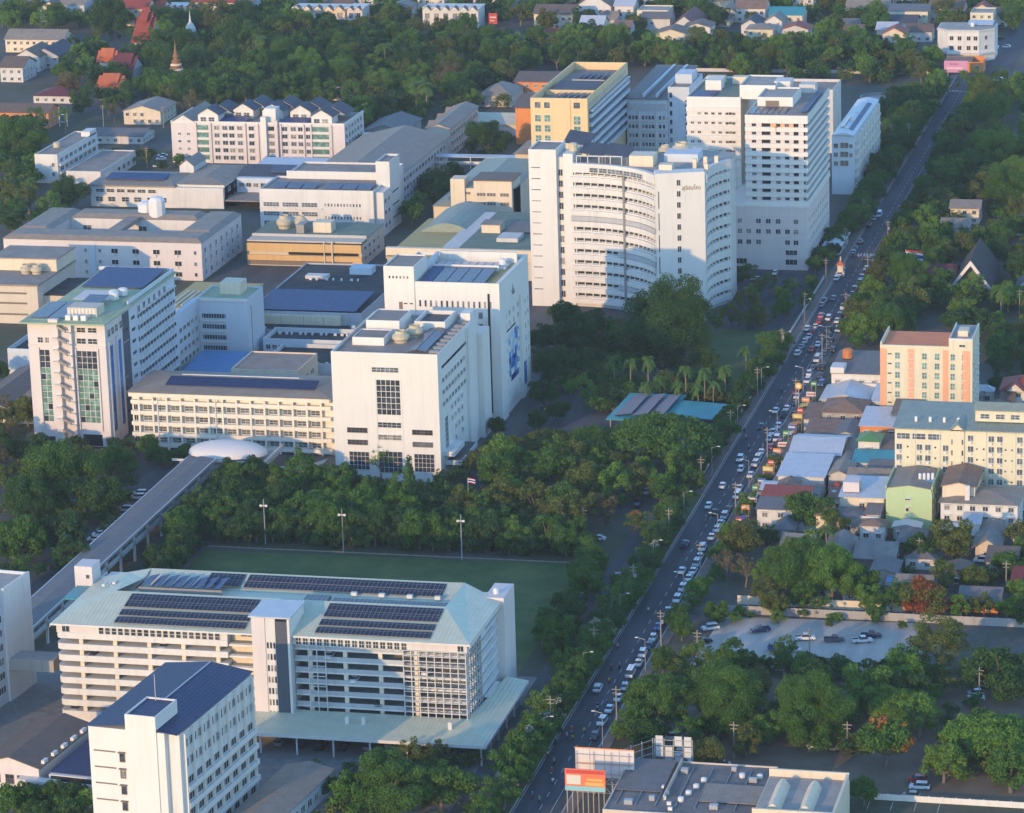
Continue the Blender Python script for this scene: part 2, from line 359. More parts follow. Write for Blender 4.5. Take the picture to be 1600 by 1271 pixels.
def paver_mat(name, a, b2, w_=.6, h=.6):
    m, t, b = _new(name)
    bk = N(t, 'ShaderNodeTexBrick'); bk.inputs['Scale'].default_value = 1; bk.inputs['Brick Width'].default_value = w_; bk.inputs['Row Height'].default_value = h
    bk.inputs['Mortar Size'].default_value = .02; bk.inputs[1].default_value = (*a, 1); bk.inputs[2].default_value = (*b2, 1); bk.inputs[3].default_value = (*[x * .5 for x in a], 1)
    t.links.new(world_pos(t), bk.inputs[0])
    c = mixc(t, N_mul(t, ramp(t, noise(t, .3, 5, world_pos(t)), .4, .7), .5), bk.outputs[0], tuple(x * .45 for x in a))
    t.links.new(c, b.inputs['Base Color']); b.inputs['Roughness'].default_value = .85; return m
ASPH = asphalt_mat('road asphalt', (.040, .046, .057), (.086, .092, .104)); ASPH2 = asphalt_mat('old asphalt', (.065, .066, .067), (.115, .112, .108))
CPARK = asphalt_mat('pale concrete yard', (.40, .355, .30), (.56, .50, .43), 0.06); GRASS = grass_mat('mown grass', (.052, .105, .024), (.135, .165, .045))
GRASS2 = grass_mat('rough grass', (.05, .10, .028), (.09, .125, .04)); PAVE = paver_mat('reddish pavers', (.24, .17, .14), (.19, .15, .13)); KERB = plain('kerb concrete', (.42, .40, .37), .9)
PAVE2 = paver_mat('grey pavers', (.25, .24, .225), (.21, .20, .19), 1, 1); MARK = plain('road paint', (.62, .62, .60), .7, 0, .5); DIRT = grass_mat('bare earth', (.17, .12, .08), (.24, .18, .12))
RX0, RX1 = 66.0, 77.2                                      # main road between its kerbs
sheet('ground', [(-3000, -1500), (3000, -1500), (3000, 4000), (-3000, 4000)], -.03, ground_mat())
sheet('main_road', [(RX0, -620), (RX1, -620), (RX1, 640), (RX0, 640)], 0, ASPH)
sheet('cross_road', [(-420, 641), (420, 641), (420, 655), (-420, 655)], .004, ASPH)
sheet('far_road', [(76, 655.1), (90, 655.1), (98, 1150), (84, 1150)], .0, ASPH)
b = MB(); b.lathe([(34, 0), (34.01, 0.002)], 84, 622, 40); struct('junction', b, ASPH, .008)
sheet('service_road', [(52.5, -420), (61.2, -420), (61.2, -70), (58, -42), (50, -42), (52.5, -70)], .004, ASPH2)
sheet('hospital_yard', [(-60, -60), (50, -60), (50, -42), (61, -30), (61, 260), (-160, 260), (-160, -70)], -.01, ASPH2)
sheet('forecourt', [(-80, -420), (52.4, -420), (52.4, -196), (-80, -196)], -.006, PAVE2)
sheet('playing_field', [(-62, -196), (47, -196), (47, -107), (-62, -110)], .0, GRASS)
sheet('side_lane', [(-108, -250), (-85, -250), (-85, -40), (-108, -40)], .0, ASPH2)
sheet('gravel_yard', [(88, -182), (146, -183), (143, -142), (90, -144)], .0, CPARK)
sheet('park_lawn', [(30, 62), (60.5, 62), (60.5, 150), (36, 150), (28, 96)], .0, GRASS2)
sheet('hospital_drive', [(30, 150.1), (61, 150.1), (61, 232), (30, 232)], .0, ASPH)
sheet('tree_lot', [(84, -262), (200, -262), (200, -188), (86, -188)], -.004, DIRT)
sheet('side_street', [(84, -300), (200, -300), (200, -286), (84, -286)], .002, ASPH)
sheet('lane', [(145, 30), (151, 30), (153, 170), (147, 170)], .002, ASPH2)
sheet('back_lane', [(-178, 300), (-168, 300), (-178, 460), (-188, 460)], .002, ASPH2)
sheet('temple_lane', [(-286, 440), (-272, 440), (-300, 640), (-312, 640)], .002, ASPH2)
def strip(name, x0, x1, y0, y1, z0, z1, m, step=None):
    """kerbs laid stone by stone where a step is given, as one part"""
    b = MB()
    if not step: b.box(x0, x1, y0, y1, z0, z1)
    else:
        y = y0
        while y < y1: b.box(x0, x1, y + .02, min(y + step, y1), z0, z1); y += step
    return struct(name, b, m)
strip('footpath', 63.2, 65.7, -40, 630, -.02, .13, PAVE); strip('kerb', 65.7, 66.0, -420, 630, -.02, .15, KERB, 6)
strip('median', 61.5, 65.7, -420, -40.1, -.02, .12, GRASS2); strip('kerb', 61.2, 61.5, -420, -60, -.02, .15, KERB, 6)
strip('kerb', 77.2, 77.5, -420, 600, -.02, .15, KERB, 6); strip('footpath', 77.5, 80.0, -420, 600, -.02, .13, PAVE)
b = MB(); y = -400
while y < 610: b.box(71.9, 72.03, y, y + 3, .003, .007); y += 7.5
struct('lane_marking', b, MARK)
b = MB(); b.box(66.35, 66.47, -410, 610, .003, .007); b.box(74.7, 74.8, -410, 610, .003, .007); struct('edge_marking', b, MARK)
b = MB()
for k in range(9): b.box(66.8 + k * 1.15, 67.3 + k * 1.15, 262, 266, .003, .007)
for k in range(9): b.box(66.8 + k * 1.15, 67.3 + k * 1.15, 588, 592, .003, .007)
struct('crossing_marking', b, MARK)
b = MB()
for k in range(14): b.box(92 + k * 5.2, 92.12 + k * 5.2, -268 + 0, -263, .006, .009)
struct('bay_marking', b, MARK)
# ================================================================ hospital: front white block
b = Bld('hospital_block', 'white front hospital block with tall gridded window above the garden', 'building', -44.4, -38.5, -12.2, 9.8)
b.block(39, CLEAN, R_CON); W, D = b.W, b.D
b.wins('F', [12.3], [33.2], 8, 1.4, 'grid')
b.box('window_recess', 12.9, 13.3, -.12, 0, 1.5, 31.2, CLEAN); b.box('window_recess', 20.7, 21.1, -.12, 0, 1.5, 31.2, CLEAN)
for i in range(5):
    for j in range(6): b.win('F', 13.5 + i * 1.44, 20.3 + j * 1.78, 1.28, 1.6, 'slot')
b.wins('F', [13.5], [16.4, 12.6], 7, 1.5, 'grid'); b.wins('F', [4.1, 23.9], [14.6, 10.9], 6.0, 1.3, 'grid', LOUV)
b.wins('F', [4.4, 24.2], [3.2], 6, 5.4, 'grid'); b.win('F', 13.5, 2.5, 7, 6.5, 'grid')
b.win('R', 4.5, 33.4, 33, .9, 'slot')
for z in (29.2, 25.6, 22.0): b.wins('R', [4.5 + i * 3.6 for i in range(8)], [z], 2.3, 1.3)
b.wins('R', [14 + i * 4 for i in range(4)], [18.6, 15.2, 11.6, 8.2], 1.6, 1.3, 'hood', skip=.25)
b.win('R', 6.2, 8.6, 3.4, 9.5, 'grid'); b.box('balcony', W, W + 3.2, 4, 16, 7.0, 8.4, CLEAN); b.box('balcony', W, W + 4.6, 6, 26, 3.8, 5.2, CLEAN)
b.box('balcony_floor', W + .3, W + 4.3, 6.3, 25.7, 5.2, 5.3, R_DRK)
b.box('pier', W, W + .8, 34, 41, 0, 38, CLEAN); b.box('rear_wing', W - 6, W + 1.6, D + .01, D + 9, 0, 33, CLEAN)
b.block(42.5, CLEAN, R_CON, 4.2, 14.5, 24, 38, 38.1, .35, .25, 'penthouse'); b.block(40.6, CLEAN, R_CON, 3.5, 13.2, 11, 21, 38.1, .35, .25, 'penthouse')
b.block(41.0, CLEAN, R_DRK, 17.5, 27, 30, 44, 38.1, 1.2, .5, 'water_basin'); b.cooling(17, 16, 38.1, 2.6, 3.6); b.cooling(19.4, 23, 38.1, 2.6, 3.6)
b.solar(22.5, 25.1, 3, 29, 39.0, SOL_P, 0, .5); b.solar(25.4, 28, 3, 29, 39.5, SOL_P, 0, -.5)
for k in range(9): b.box('duct', 28.7, 31.5, 4 + k * 4.3, 5.8 + k * 4.3, 38.15, 38.9, STEEL)
b.box('stair_hut', 29, 32, 41, 46, 38.1, 41, CLEAN)
# ================================================================ hospital: tall block behind it
b = Bld('hospital_block', 'tall white hospital block with row of slot windows and blue mosaic side', 'building', -45.2, 26.5, -9.7, 66)
W, D = b.W, b.D
b.block(44.5, CLEAN, R_OCH, par=1.0, t=.5); b.block(49.3, CLEAN, R_CON, -.4, 9.3, -.4, 16, 0, .5, .3, 'stair_tower')
b.wins('F', [1.2 + i * 1.15 for i in range(6)], [45.4], .55, .8, 'slot', p=-.4)
b.wins('F', [10.6 + i * 1.72 for i in range(14)], [36.6], .62, 2.0, 'slot'); b.win('F', 4.2, 34.8, 1.2, 3.2, 'slot', gl=LOUV, p=-.4)
b.wins('F', [5.8, 7.6], [37.3], 1.1, .35, 'slot', p=-.4); b.wins('F', [5.5, 9.5, 15.5, 22], [31.6], 3.6, 1.1, 'slot', gl=LOUV, p=-.41)
b.win('F', 32.4, 3, .75, 38.2, 'slot', gl=DARK)
b.wins('F', [29.4], [8 + i * 3.6 for i in range(8)], 1.3, 2.0, 'slot'); b.box('fin', 28.6, 29.0, -1.2, 0, 0, 31, CLEAN); b.box('fin', 31.3, 31.7, -.8, 0, 0, 34, CLEAN)
# right side: recessed panel framed by proud borders, mosaic in blues
b.box('side_frame', W, W + .7, 0, 8.0, 0, 44.5, CLEAN); b.box('side_frame', W, W + .7, 28.5, D, 0, 44.5, CLEAN); b.box('side_frame', W, W + .7, 8.0, 28.5, 34.2, 44.5, CLEAN)
mz = [plain('mosaic ' + n, c, .3, 0, .1) for n, c in (('navy', (.02, .05, .22)), ('blue', (.05, .16, .50)), ('sky', (.16, .42, .72)), ('pale', (.50, .66, .80)), ('white', (.70, .75, .80)))]
pm = [MB().box(0, .1, 0, 1.9, 0, 1.9).mesh('mosaic_panel', [m]) for m in mz]
for i in range(6):
    for j in range(8):
        if random.random() < .82: b.part('mosaic_panel', pm[min(4, max(0, int(random.gauss(.6 + j * .42, 1.0))))], (W, 13.2 + i * 2.0, 9.2 + j * 2.0))
b.wins('R', [9.5, 14.5, 20, 25.6], [30.8, 27.4], 1.5, 1.5); b.wins('R', [9.5, 25.8], [6 + i * 3.4 for i in range(6)], 1.5, 1.5); b.win('R', 11, 26.0, 12, .6, 'slot')
b.win('R', 30, 4, 3.8, 7.5, 'slot', p=W + .7, gl=GL_B); b.wins('R', [33, 36.5], [10, 14, 18, 22, 26, 30], 1.0, 1.6, p=W + .7)
e = MB()                                                     # winged emblem on the side
e.lathe([(.0, 0), (.55, .2), (.75, 1.0), (.5, 1.9), (.0, 2.3)], n=8); e.box(-.1, .25, -1.5, 1.5, 1.1, 1.5); e.box(-.1, .2, -.9, .9, .1, .4); e.tube((0, 0, 2.2), (0, 0, 3.4), .25, .02)
b.part('emblem', e.mesh('emblem', [STEEL]), (W + .75, 17.5, 37.0))
for i in range(5): b.solar(10.4 + i * 4.2, 14.3 + i * 4.2, 2.2, 19, 44.1, SOL_B if i == 0 else SOL_P, .7)
b.box('solar_array', 10.4, 31.5, 19.6, 20.0, 43.6, 45.4, CLEAN); b.box('plant_wall', 9.5, 34.6, 31, 32, 43.5, 47.0, WHITE)
for i in range(9): b.box('louvre_screen', 10 + i * 2.6, 12.2 + i * 2.6, 22, 29, 43.6, 44.2, PINKW)
b.box('plant_wall', 8.8, 9.3, 16.2, 31, 43.5, 47.0, BLUEW); b.tank(31, 27, 43.6, 1.2, 2.4)
# ================================================================ hospital: Y-shaped curved tower
b = Bld('curved_hospital_tower', 'white hospital tower with concave curved floors behind the great round tree', 'building', -33.4, 150, 36, 206)
ox, oy = -33.4, 150.0
def arc(p0, p1, c, n): return [((1 - t) ** 2 * p0[0] + 2 * t * (1 - t) * c[0] + t * t * p1[0], (1 - t) ** 2 * p0[1] + 2 * t * (1 - t) * c[1] + t * t * p1[1]) for t in [i / n for i in range(n + 1)]]
front = arc((-18.6, 175.5), (15.4, 157.5), (5.5, 174.5), 12); side = arc((30.6, 161.6), (35.0, 186.5), (27.5, 175.5), 8)
plan = front + side + [(34.5, 203), (22, 205), (-6, 198), (-18.6, 190)]
plan = [(x - ox, y - oy) for x, y in plan]; cx_, cy_ = 38.0, 38.0
CH = 51.5
b.mb('window_wall', MB().prism(plan, 0, CH - 1.5), WHITE2)
def grow(pts, d, n0, n1):
    """offset the two curved fronts outwards by d"""
    out = []
    for i, (x, y) in enumerate(pts):
        a = pts[max(i - 1, n0)] if i <= n1 else pts[i - 1]; c = pts[min(i + 1, n1)] if i <= n1 else pts[(i + 1) % len(pts)]
        dx, dy = c[0] - a[0], c[1] - a[1]; L = math.hypot(dx, dy) or 1; out.append((x + dy / L * d, y - dx / L * d))
    return out
fr_l = [(x - ox, y - oy) for x, y in front]; sd_l = [(x - ox, y - oy) for x, y in side]
def curve_band(line, d, z0, z1, m, name, inner=0.0):
    n = len(line); outp = []
    for i, (x, y) in enumerate(line):
        a = line[max(0, i - 1)]; c = line[min(n - 1, i + 1)]; dx, dy = c[0] - a[0], c[1] - a[1]; L = math.hypot(dx, dy); outp.append((x + dy / L * d, y - dx / L * d, x - dy / L * inner, y + dx / L * inner))
    mb_ = MB(); v = []
    for X, Y, X2, Y2 in outp: v += [(X, Y, z0), (X, Y, z1), (X2, Y2, z1), (X2, Y2, z0)]
    f = []
    for i in range(n - 1):
        k = 4 * i
        for j in range(4): f.append((k + j, k + 4 + j, k + 4 + (j + 1) % 4, k + (j + 1) % 4))
    f += [(3, 2, 1, 0), (4 * n - 4, 4 * n - 3, 4 * n - 2, 4 * n - 1)]
    mb_.add(v, f); return b.mb(name, mb_, m)
FZ = [2.6 + 3.95 * i for i in range(12)]
for k, z in enumerate(FZ):
    for line in (fr_l, sd_l):
        curve_band(line, 1.5 if line is fr_l else .8, z - 1.15, z + .55, WHITE, 'balcony_front', .0); curve_band(line, .7 if line is fr_l else .6, z + .55, z + 1.0, WHITE, 'spandrel', 0)
        curve_band(line, 1.1 if line is fr_l else .75, z + 2.45, z + 2.8, WHITE, 'sunshade', 0); curve_band(line, .06, z + 1.35, z + 2.3, GL, 'ribbon_window', 0)
for k in (1, 4, 7): curve_band(fr_l[5 if k < 7 else 0:], 1.52, FZ[k] + .75, FZ[k] + 2.4, GREYP, 'tinted_glazing', -.9)
mull = MB().box(-.2, .2, -.55, 0, 0, CH - 4).mesh('mullion', [WHITE])
for line, m0 in ((fr_l, 8), (sd_l, 5)):                     # mullions standing between the floors
    for i in range(m0 * 2):
        t_ = (i + .5) / (m0 * 2) * (len(line) - 1); k = int(t_); q = t_ - k; x = line[k][0] * (1 - q) + line[k + 1][0] * q; y = line[k][1] * (1 - q) + line[k + 1][1] * q
        dx, dy = line[k + 1][0] - line[k][0], line[k + 1][1] - line[k][1]; L = math.hypot(dx, dy)
        b.part('mullion', mull, (x, y, 1), math.atan2(dy, dx))
k = 6; b.part('drain_pipe', MB().box(-.45, .45, -1.75, -1.2, 0, CH - 3).mesh('drain_pipe', [STEEL]), (*fr_l[k], 0), math.atan2(fr_l[k + 1][1] - fr_l[k - 1][1], fr_l[k + 1][0] - fr_l[k - 1][0]))
for line in (fr_l, sd_l): curve_band(line, 1.2, CH - 3.4, CH - .2, WHITE, 'top_band', .6)
b.mb('roof_deck', MB().prism(plan, CH - 1.5, CH - 1.1), R_LGT)
for i in range(7):
    q = fr_l[i + 2]; b.part('attic_window', win_mesh(2.9, 1.5, 'grid', WHITE, GL_T), (q[0] - .6, q[1] - 1.32, CH - 3), math.atan2(fr_l[i + 3][1] - q[1], fr_l[i + 3][0] - q[0]))
# end cores
b.block(56, CLEAN, R_CON, 0, 9.8, 24.2, 40, 0, .5, .4, 'end_core'); b.wins('F', [.9], [6 + 3.95 * i for i in range(12)], 3.2, .28, 'slot', p=24.2)
b.box('end_core', 9.8, 12.2, 26.2, 40, 0, 53.0, CLEAN); b.wins('F', [10.2], [3 + 3.95 * i for i in range(12)], 1.4, 2.2, p=26.2)
b.box('end_core', 12.2, 15.6, 24.8, 40, 0, 54.5, CLEAN)
wing = MB(); pts = [(15.2, 155.4), (31.2, 160.6), (29.6, 166), (13.4, 162)]; wing.prism([(x - ox, y - oy) for x, y in pts], 0, 52.2); b.mb('end_core', wing, CLEAN)
th = math.atan2(5.2, 16); wdir = (math.cos(th), math.sin(th))
for i in range(13): b.part('window', win_mesh(1.2, 1.9, 'plain', CLEAN, GL), (15.2 - ox + wdir[0] * 7.2, 155.4 - oy + wdir[1] * 7.2 - .02, 1.6 + i * 3.85), th)
for i in range(6): b.part('slot_window', win_mesh(.3, 6, 'slot', CLEAN, GL), (15.2 - ox + wdir[0] * .8, 155.4 - oy + wdir[1] * .8 - .02, 2 + i * 7.6), th)
tc = bpy.data.curves.new('sign', 'FONT'); tc.body = 'สุจิณโณ'; tc.size = 2.6; tc.extrude = .08
to = bpy.data.objects.new('sign', tc); COL.objects.link(to); bpy.context.view_layer.update()
tm = bpy.data.meshes.new_from_object(to.evaluated_get(bpy.context.evaluated_depsgraph_get())); bpy.data.objects.remove(to)
tm.materials.clear(); tm.materials.append(plain('bronze lettering', (.30, .20, .12), .5))
tw = max((v.co.x for v in tm.vertices), default=1) or 1
so_ = b.part('sign', tm, (15.2 - ox + wdir[0] * 8.9, 155.4 - oy + wdir[1] * 8.9 - .1, 46.2), 0); so_.rotation_euler = (math.pi / 2, 0, th); so_.scale = (6.4 / tw,) * 3
# roof plant: three tilted slate shelters, boxes, cooling tower
def shelter(x, y, w_, d, z, h):
    mb_ = MB(); mb_.add([(x, y, z + h * .35), (x + w_, y, z), (x + w_, y + d, z + h * .6), (x, y + d, z + h)] + [(x, y, z + h * .35 + .25), (x + w_, y, z + .25), (x + w_, y + d, z + h * .6 + .25), (x, y + d, z + h + .25)],
            [(3, 2, 1, 0), (4, 5, 6, 7), (0, 1, 5, 4), (1, 2, 6, 5), (2, 3, 7, 6), (3, 0, 4, 7)]); o = b.mb('roof_shelter', mb_, T_SLATE)
    lg = MB()
    for px_, py_, pz in ((x + .4, y + .4, z + h * .3), (x + w_ - .4, y + .4, z), (x + w_ - .4, y + d - .4, z + h * .55), (x + .4, y + d - .4, z + h * .9)): lg.box(px_ - .12, px_ + .12, py_ - .12, py_ + .12, 50.3, pz + .1)
    b.mb('shelter_posts', lg, STEEL)
shelter(9, 40, 9, 12, 54.2, 3.2); shelter(17, 29, 8.5, 11, 53.0, 2.8); shelter(26, 28, 8.5, 11, 52.8, 2.8)
fr_ = MB()
for i in range(5): fr_.box(16.5 + i * 4, 16.75 + i * 4, 26.2, 26.45, 50.3, 53.6)
fr_.box(16.5, 33, 26.2, 26.45, 53.4, 53.7); b.mb('roof_frame', fr_, CLEAN)
b.box('plant_room', 35.5, 44, 25, 33, 50.3, 54.2, CREAM); b.box('plant_room', 48.5, 53, 12, 16, 50.3, 54.0, CREAM); b.box('plant_room', 46, 58, 34, 44, 50.3, 53.2, BLUEW)
b.tank(14.8, 30, 54.5, 1.6, 3.0, FRP); b.cooling(50, 46, 50.3, 3.6, 4.6); b.cooling(44, 47, 50.3, 2.4, 3.4)
for x, y in ((58, 24), (61, 28), (64.5, 30), (63.5, 16)): b.box('roof_vent', x, x + 1.3, y, y + 1.3, 50.3, 53.6, CREAM)
# ================================================================ hospital: big tower on the road
b = Bld('ward_tower', 'big white ward tower with stacked balcony bands beside the main road', 'building', 25.2, 237, 55, 292)
W, D = b.W, b.D
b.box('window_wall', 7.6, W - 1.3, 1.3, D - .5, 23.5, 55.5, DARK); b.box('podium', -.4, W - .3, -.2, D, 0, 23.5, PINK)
n = 11; zs = [24.0 + i * 3.0 for i in range(n)]
for i, z in enumerate(zs): b.box('floor_band', 7.0, W, 0, D, z, z + (1.6 if i < n - 1 else 2.9), CLEAN)
for z in zs[:-1]:
    b.box('bay_wall', 7.1, 13.0, .55, 1.2, z + 1.6, z + 3.0, PINKW); b.box('bay_wall', 16.2, 24.6, .55, 1.2, z + 1.6, z + 3.0, PEACH if z > 48 else PINKW); b.box('bay_wall', W - 3.4, W - 1.6, .55, 1.25, z + 1.6, z + 3.0, PINKW); b.wins('F', [9.4, 18.2, 21.4], [z + 1.75], 1.6, 1.0, 'slot', p=.55)
for i in range(14): b.box('mullion', W - 1.35, W - .9, 3 + i * 3.8, 3.4 + i * 3.8, 24, 55, WHITE)
b.box('podium_cornice', -.6, W + .1, -.4, D + .1, 23.3, 24.0, CLEAN)
for z in (4.2, 8.2, 12.2, 16.2, 20.0): b.box('string_course', -.5, W - .2, -.3, D, z, z + .28, PINKW)
b.wins('F', [.8, 4.0, 7.2, 10.8, 14.4, 18.0, 21.4, 24.5], [9.4, 13.4, 17.2], 1.7, 1.7, p=-.2, skip=.15); b.wins('F', [3, 21.5], [2.0], 4.2, 2.0, p=-.2, gl=DARK); b.wins('F', [21.5], [5.6], 4.2, 1.8, p=-.2)
b.wins('R', [3 + i * 5.6 for i in range(9)], [5.6, 9.4, 13.4, 17.2], 2.2, 1.6, p=W - .3); b.wins('R', [2 + i * 6.5 for i in range(8)], [.6], 4.6, 3.0, 'slot', LOUV, DARK, p=W - .3)
b.box('roof_deck', 7.4, W - .4, .5, D - .4, 56.9, 56.98, R_CON)
b.block(60.5, CLEAN, R_LGT, 9, 22, 16, 36, 56.9, .6, .3, 'lift_house'); b.win('F', 12, 57.2, 5, 2.0, 'slot', CLEAN, LOUV, p=16)
b.solar(W - 3.2, W - .8, 4, 44, 57.4, SOL_B, 0, .4)
for i in range(6): b.solar(8.2 + i * 2.2, 10.1 + i * 2.2, 2, 14, 57.1, SOL_P if i < 4 else SOL_D, .3)
e = MB(); e.box(-.1, .1, -.1, 0, -1.8, 1.8); e.box(-.9, .9, -.1, 0, .0, .25); e.lathe([(.0, -.3), (.5, 0), (.5, .3), (0, .6)], n=8)
b.part('emblem', e.mesh('emblem', [plain('gilt', (.55, .33, .12), .4)]), (18.3, -.02, 52.5))
b.box('roof_frame', 20, 26, 44, 50, 56.9, 60, WHITE2); b.box('lift_house', 11, 17, 42, 50, 56.9, 61.5, WHITE)
b = Bld('ward_tower', 'white ward wing with dark slot windows left of the big tower', 'building', 4.9, 270, 25.1, 312); W, D = b.W, b.D
b.block(57, CLEAN, R_GRN, par=.8)
for i in range(10): b.box('floor_band', -.2, W + .1, -.55, 0, 19.6 + i * 3.55, 21.3 + i * 3.55, CLEAN)
b.wins('F', [1.4 + i * 2.6 for i in range(7)], [22 + i * 3.55 for i in range(9)], 1.2, .8, skip=.06); b.wins('F', [14.6], [22 + i * 3.55 for i in range(9)], 3.4, .9)
b.box('roof_array', 1.2, 9.5, 2, 14, 56.4, 56.7, SOL_B); b.block(61.4, CLEAN, R_LGT, 19.7, 33, 1.0, 22, 56.2, .6, .3, 'lift_house'); b.box('stair_hut', 4, 10, 17, 24, 56.3, 60, CLEAN)
for x in (2, 12, 22): b.box('roof_frame', x, x + 7, 30, 34, 56.3, 59.0, CREAM)
# ================================================================ lower wing behind the tower along the road
b = Bld('clinic_wing', 'pale clinic wing with arched roof behind the big tower on the road', 'building', 45, 366, 53.9, 441); W, D = b.W, b.D
b.box('walls', 0, W, 0, D, 0, 23.6, BLUEW)
mb_ = MB(); seg = 9; pr = [(W * i / seg, 23.6 + .3 + 1.0 * math.sin(math.pi * i / seg)) for i in range(seg + 1)]
mb_.add([(x, -.5, z) for x, z in pr] + [(x, D + .5, z) for x, z in pr], [(i, i + 1, i + 2 + seg, i + 1 + seg) for i in range(seg)]); mb_.add([(x, -.45, z) for x, z in pr], [tuple(range(seg, -1, -1))], 1); b.mb('roof', mb_, [T_SILV, BLUEW])
b.solar(W - 3.2, W - 1.4, 8, 64, 24.9, SOL_B, 0, -.45); b.solar(1.6, 3.2, 12, 34, 24.75, SOL_P, 0, .3)
for k in range(3): b.box('skylight', 3.6, 4.8, 10 + k * 16, 12 + k * 16, 24.9, 25.4, CLEAN)
for z in (2.6, 6.4, 10.2, 14.0, 17.8): b.box('floor_band', W, W + .9, 1, D - .5, z, z + 1.0, CLEAN); b.wins('R', [2 + i * 5.2 for i in range(14)], [z + 1.2], 3.6, 1.8)
for i in range(8): b.box('pier', W, W + 1.2, 8 + i * 8.6, 9.6 + i * 8.6, 0, 23.4, CLEAN)
b.wins('F', [.8], [11.6, 15.2, 18.8], 1.6, 1.8); b.wins('F', [3.4], [11.6, 15.2, 18.8], 3.2, 2.2, gl=LOUV); b.wins('F', [7], [15.2, 18.8], 1.2, 1.6)
# ================================================================ back blocks: ochre, grey, white
b = Bld('yellow_block', 'yellow back hospital block with solar racks on its roof', 'building', -73.6, 351, -50.4, 432); W, D = b.W, b.D
YB = paint('warm yellow paint', (.76, .56, .30), stain=.18)
b.block(40, YB, R_CON, par=3.2, t=.6); b.wins('F', [1.8, 5.6], [36.0], 2.3, 2.3, 'slot', gl=GL_T); b.wins('F', [17.6], [36.0], 2.6, 2.3, 'slot', gl=GL_T)
for u in (1.8, 5.6): b.wins('F', [u], [30.5, 26.4, 22.3, 18.2], 2.3, 2.6, 'grid', gl=GL_G)
b.wins('F', [17.6], [29.5, 25.4, 21.3, 17.2], 2.6, 3.3, 'grid', gl=GL_G); b.box('panel', 8.9, 16.2, -.25, 0, 2, 39.2, YB)
b.wins('R', [2.5 + i * 3.6 for i in range(21)], [35.4], 1.3, 2.4); 
for z in (31.6, 28.0, 24.4, 20.8, 17.2, 13.6): b.box('floor_band', W, W + 1.1, 3, D - 1, z, z + 1.5, BLUEW); b.box('ribbon_window', W, W + .25, 3, D - 1, z + 1.5, z + 3.4, GL)
b.box('sunshade', W, W + 1.6, 3, D - 2, 34.3, 34.6, CLEAN)
for y in (6, 52):
    for k in range(5): b.solar(6 + k * 2.6, 8.3 + k * 2.6, y, y + 15, 37.6, SOL_B, 0, .9)
    b.box('solar_frame', 5.8, 19.4, y - .4, y - .1, 37, 38.0, METAL)
b.box('roof_shed', 2.5, 20.5, 24, 46, 36.8, 38.6, T_SLATE); b.box('ledge', 1, 22, 23.4, 23.9, 36.8, 38.9, YB)
b = Bld('grey_block', 'grey sloping-roofed hospital block with gridded shaded front', 'building', -49.6, 424, -32.2, 494); W, D = b.W, b.D
b.o.location.z = -10.0
b.box('walls', 0, W, .6, D, 10.1, 35.8, BLUEW)
b.mb('roof', MB().add([(-.5, -.3, 36), (W + .4, -.3, 36), (W + .4, D, 37.5), (-.5, D, 37.5), (-.5, -.3, 36.4), (W + .4, -.3, 36.4), (W + .4, D, 37.9), (-.5, D, 37.9)], [(3, 2, 1, 0), (4, 5, 6, 7), (0, 1, 5, 4), (1, 2, 6, 5), (2, 3, 7, 6), (3, 0, 4, 7)]), T_GREY)
for x in (7.0, 12.6): b.box('roof_rib', x, x + .9, -.2, D, 36.9, 38.3, BLUEW)
for i in range(19): b.box('fin', .6 + i * .88, .85 + i * .88, 0, .6, 31.3, 34.2, CLEAN)
for z in (27.4, 23.6, 19.8, 16.0): b.wins('F', [.8, 2.2, 3.6, 6.4, 7.8, 9.2, 10.6, 13.6, 15.2], [z], 1.0, 1.6, p=.6); b.box('sill_band', .2, W - .2, .1, .6, z - .8, z - .35, CLEAN)
for x in (5.2, 12.4): b.box('pier', x, x + .5, 0, .6, 12, 31, CLEAN)
b = Bld('link_tower', 'plain shade-tinted white link tower between grey block and white ward wing', 'building', -32, 424.5, -23, 456); b.o.location.z = -10.0; b.block(41.3, BLUEW, R_CON, z0=10, par=.8)  # bluish paint carries the shade on these white walls
b.wins('F', [.7], [14 + 3.8 * i for i in range(7)], 1.1, 2.1); b.wins('F', [7.2], [14 + 1.9 * i for i in range(12)], .8, .9)
b.box('stair_hut', 1, 8, 12, 24, 40.5, 44.5, BLUEW)
b = Bld('back_annex', 'low pale annex roofs behind the white ward wing', 'building', -18, 446, 34, 470); b.block(27, WHITE2, R_CON, par=1.2); b.hip(2, 14, 4, 18, 26.2, 2.2, T_SAGE); b.box('stair_hut', 18, 26, 6, 14, 26, 29.5, CREAM)
b.wins('F', [2 + 4 * i for i in range(10)], [20, 23.4], 2.2, 1.6)
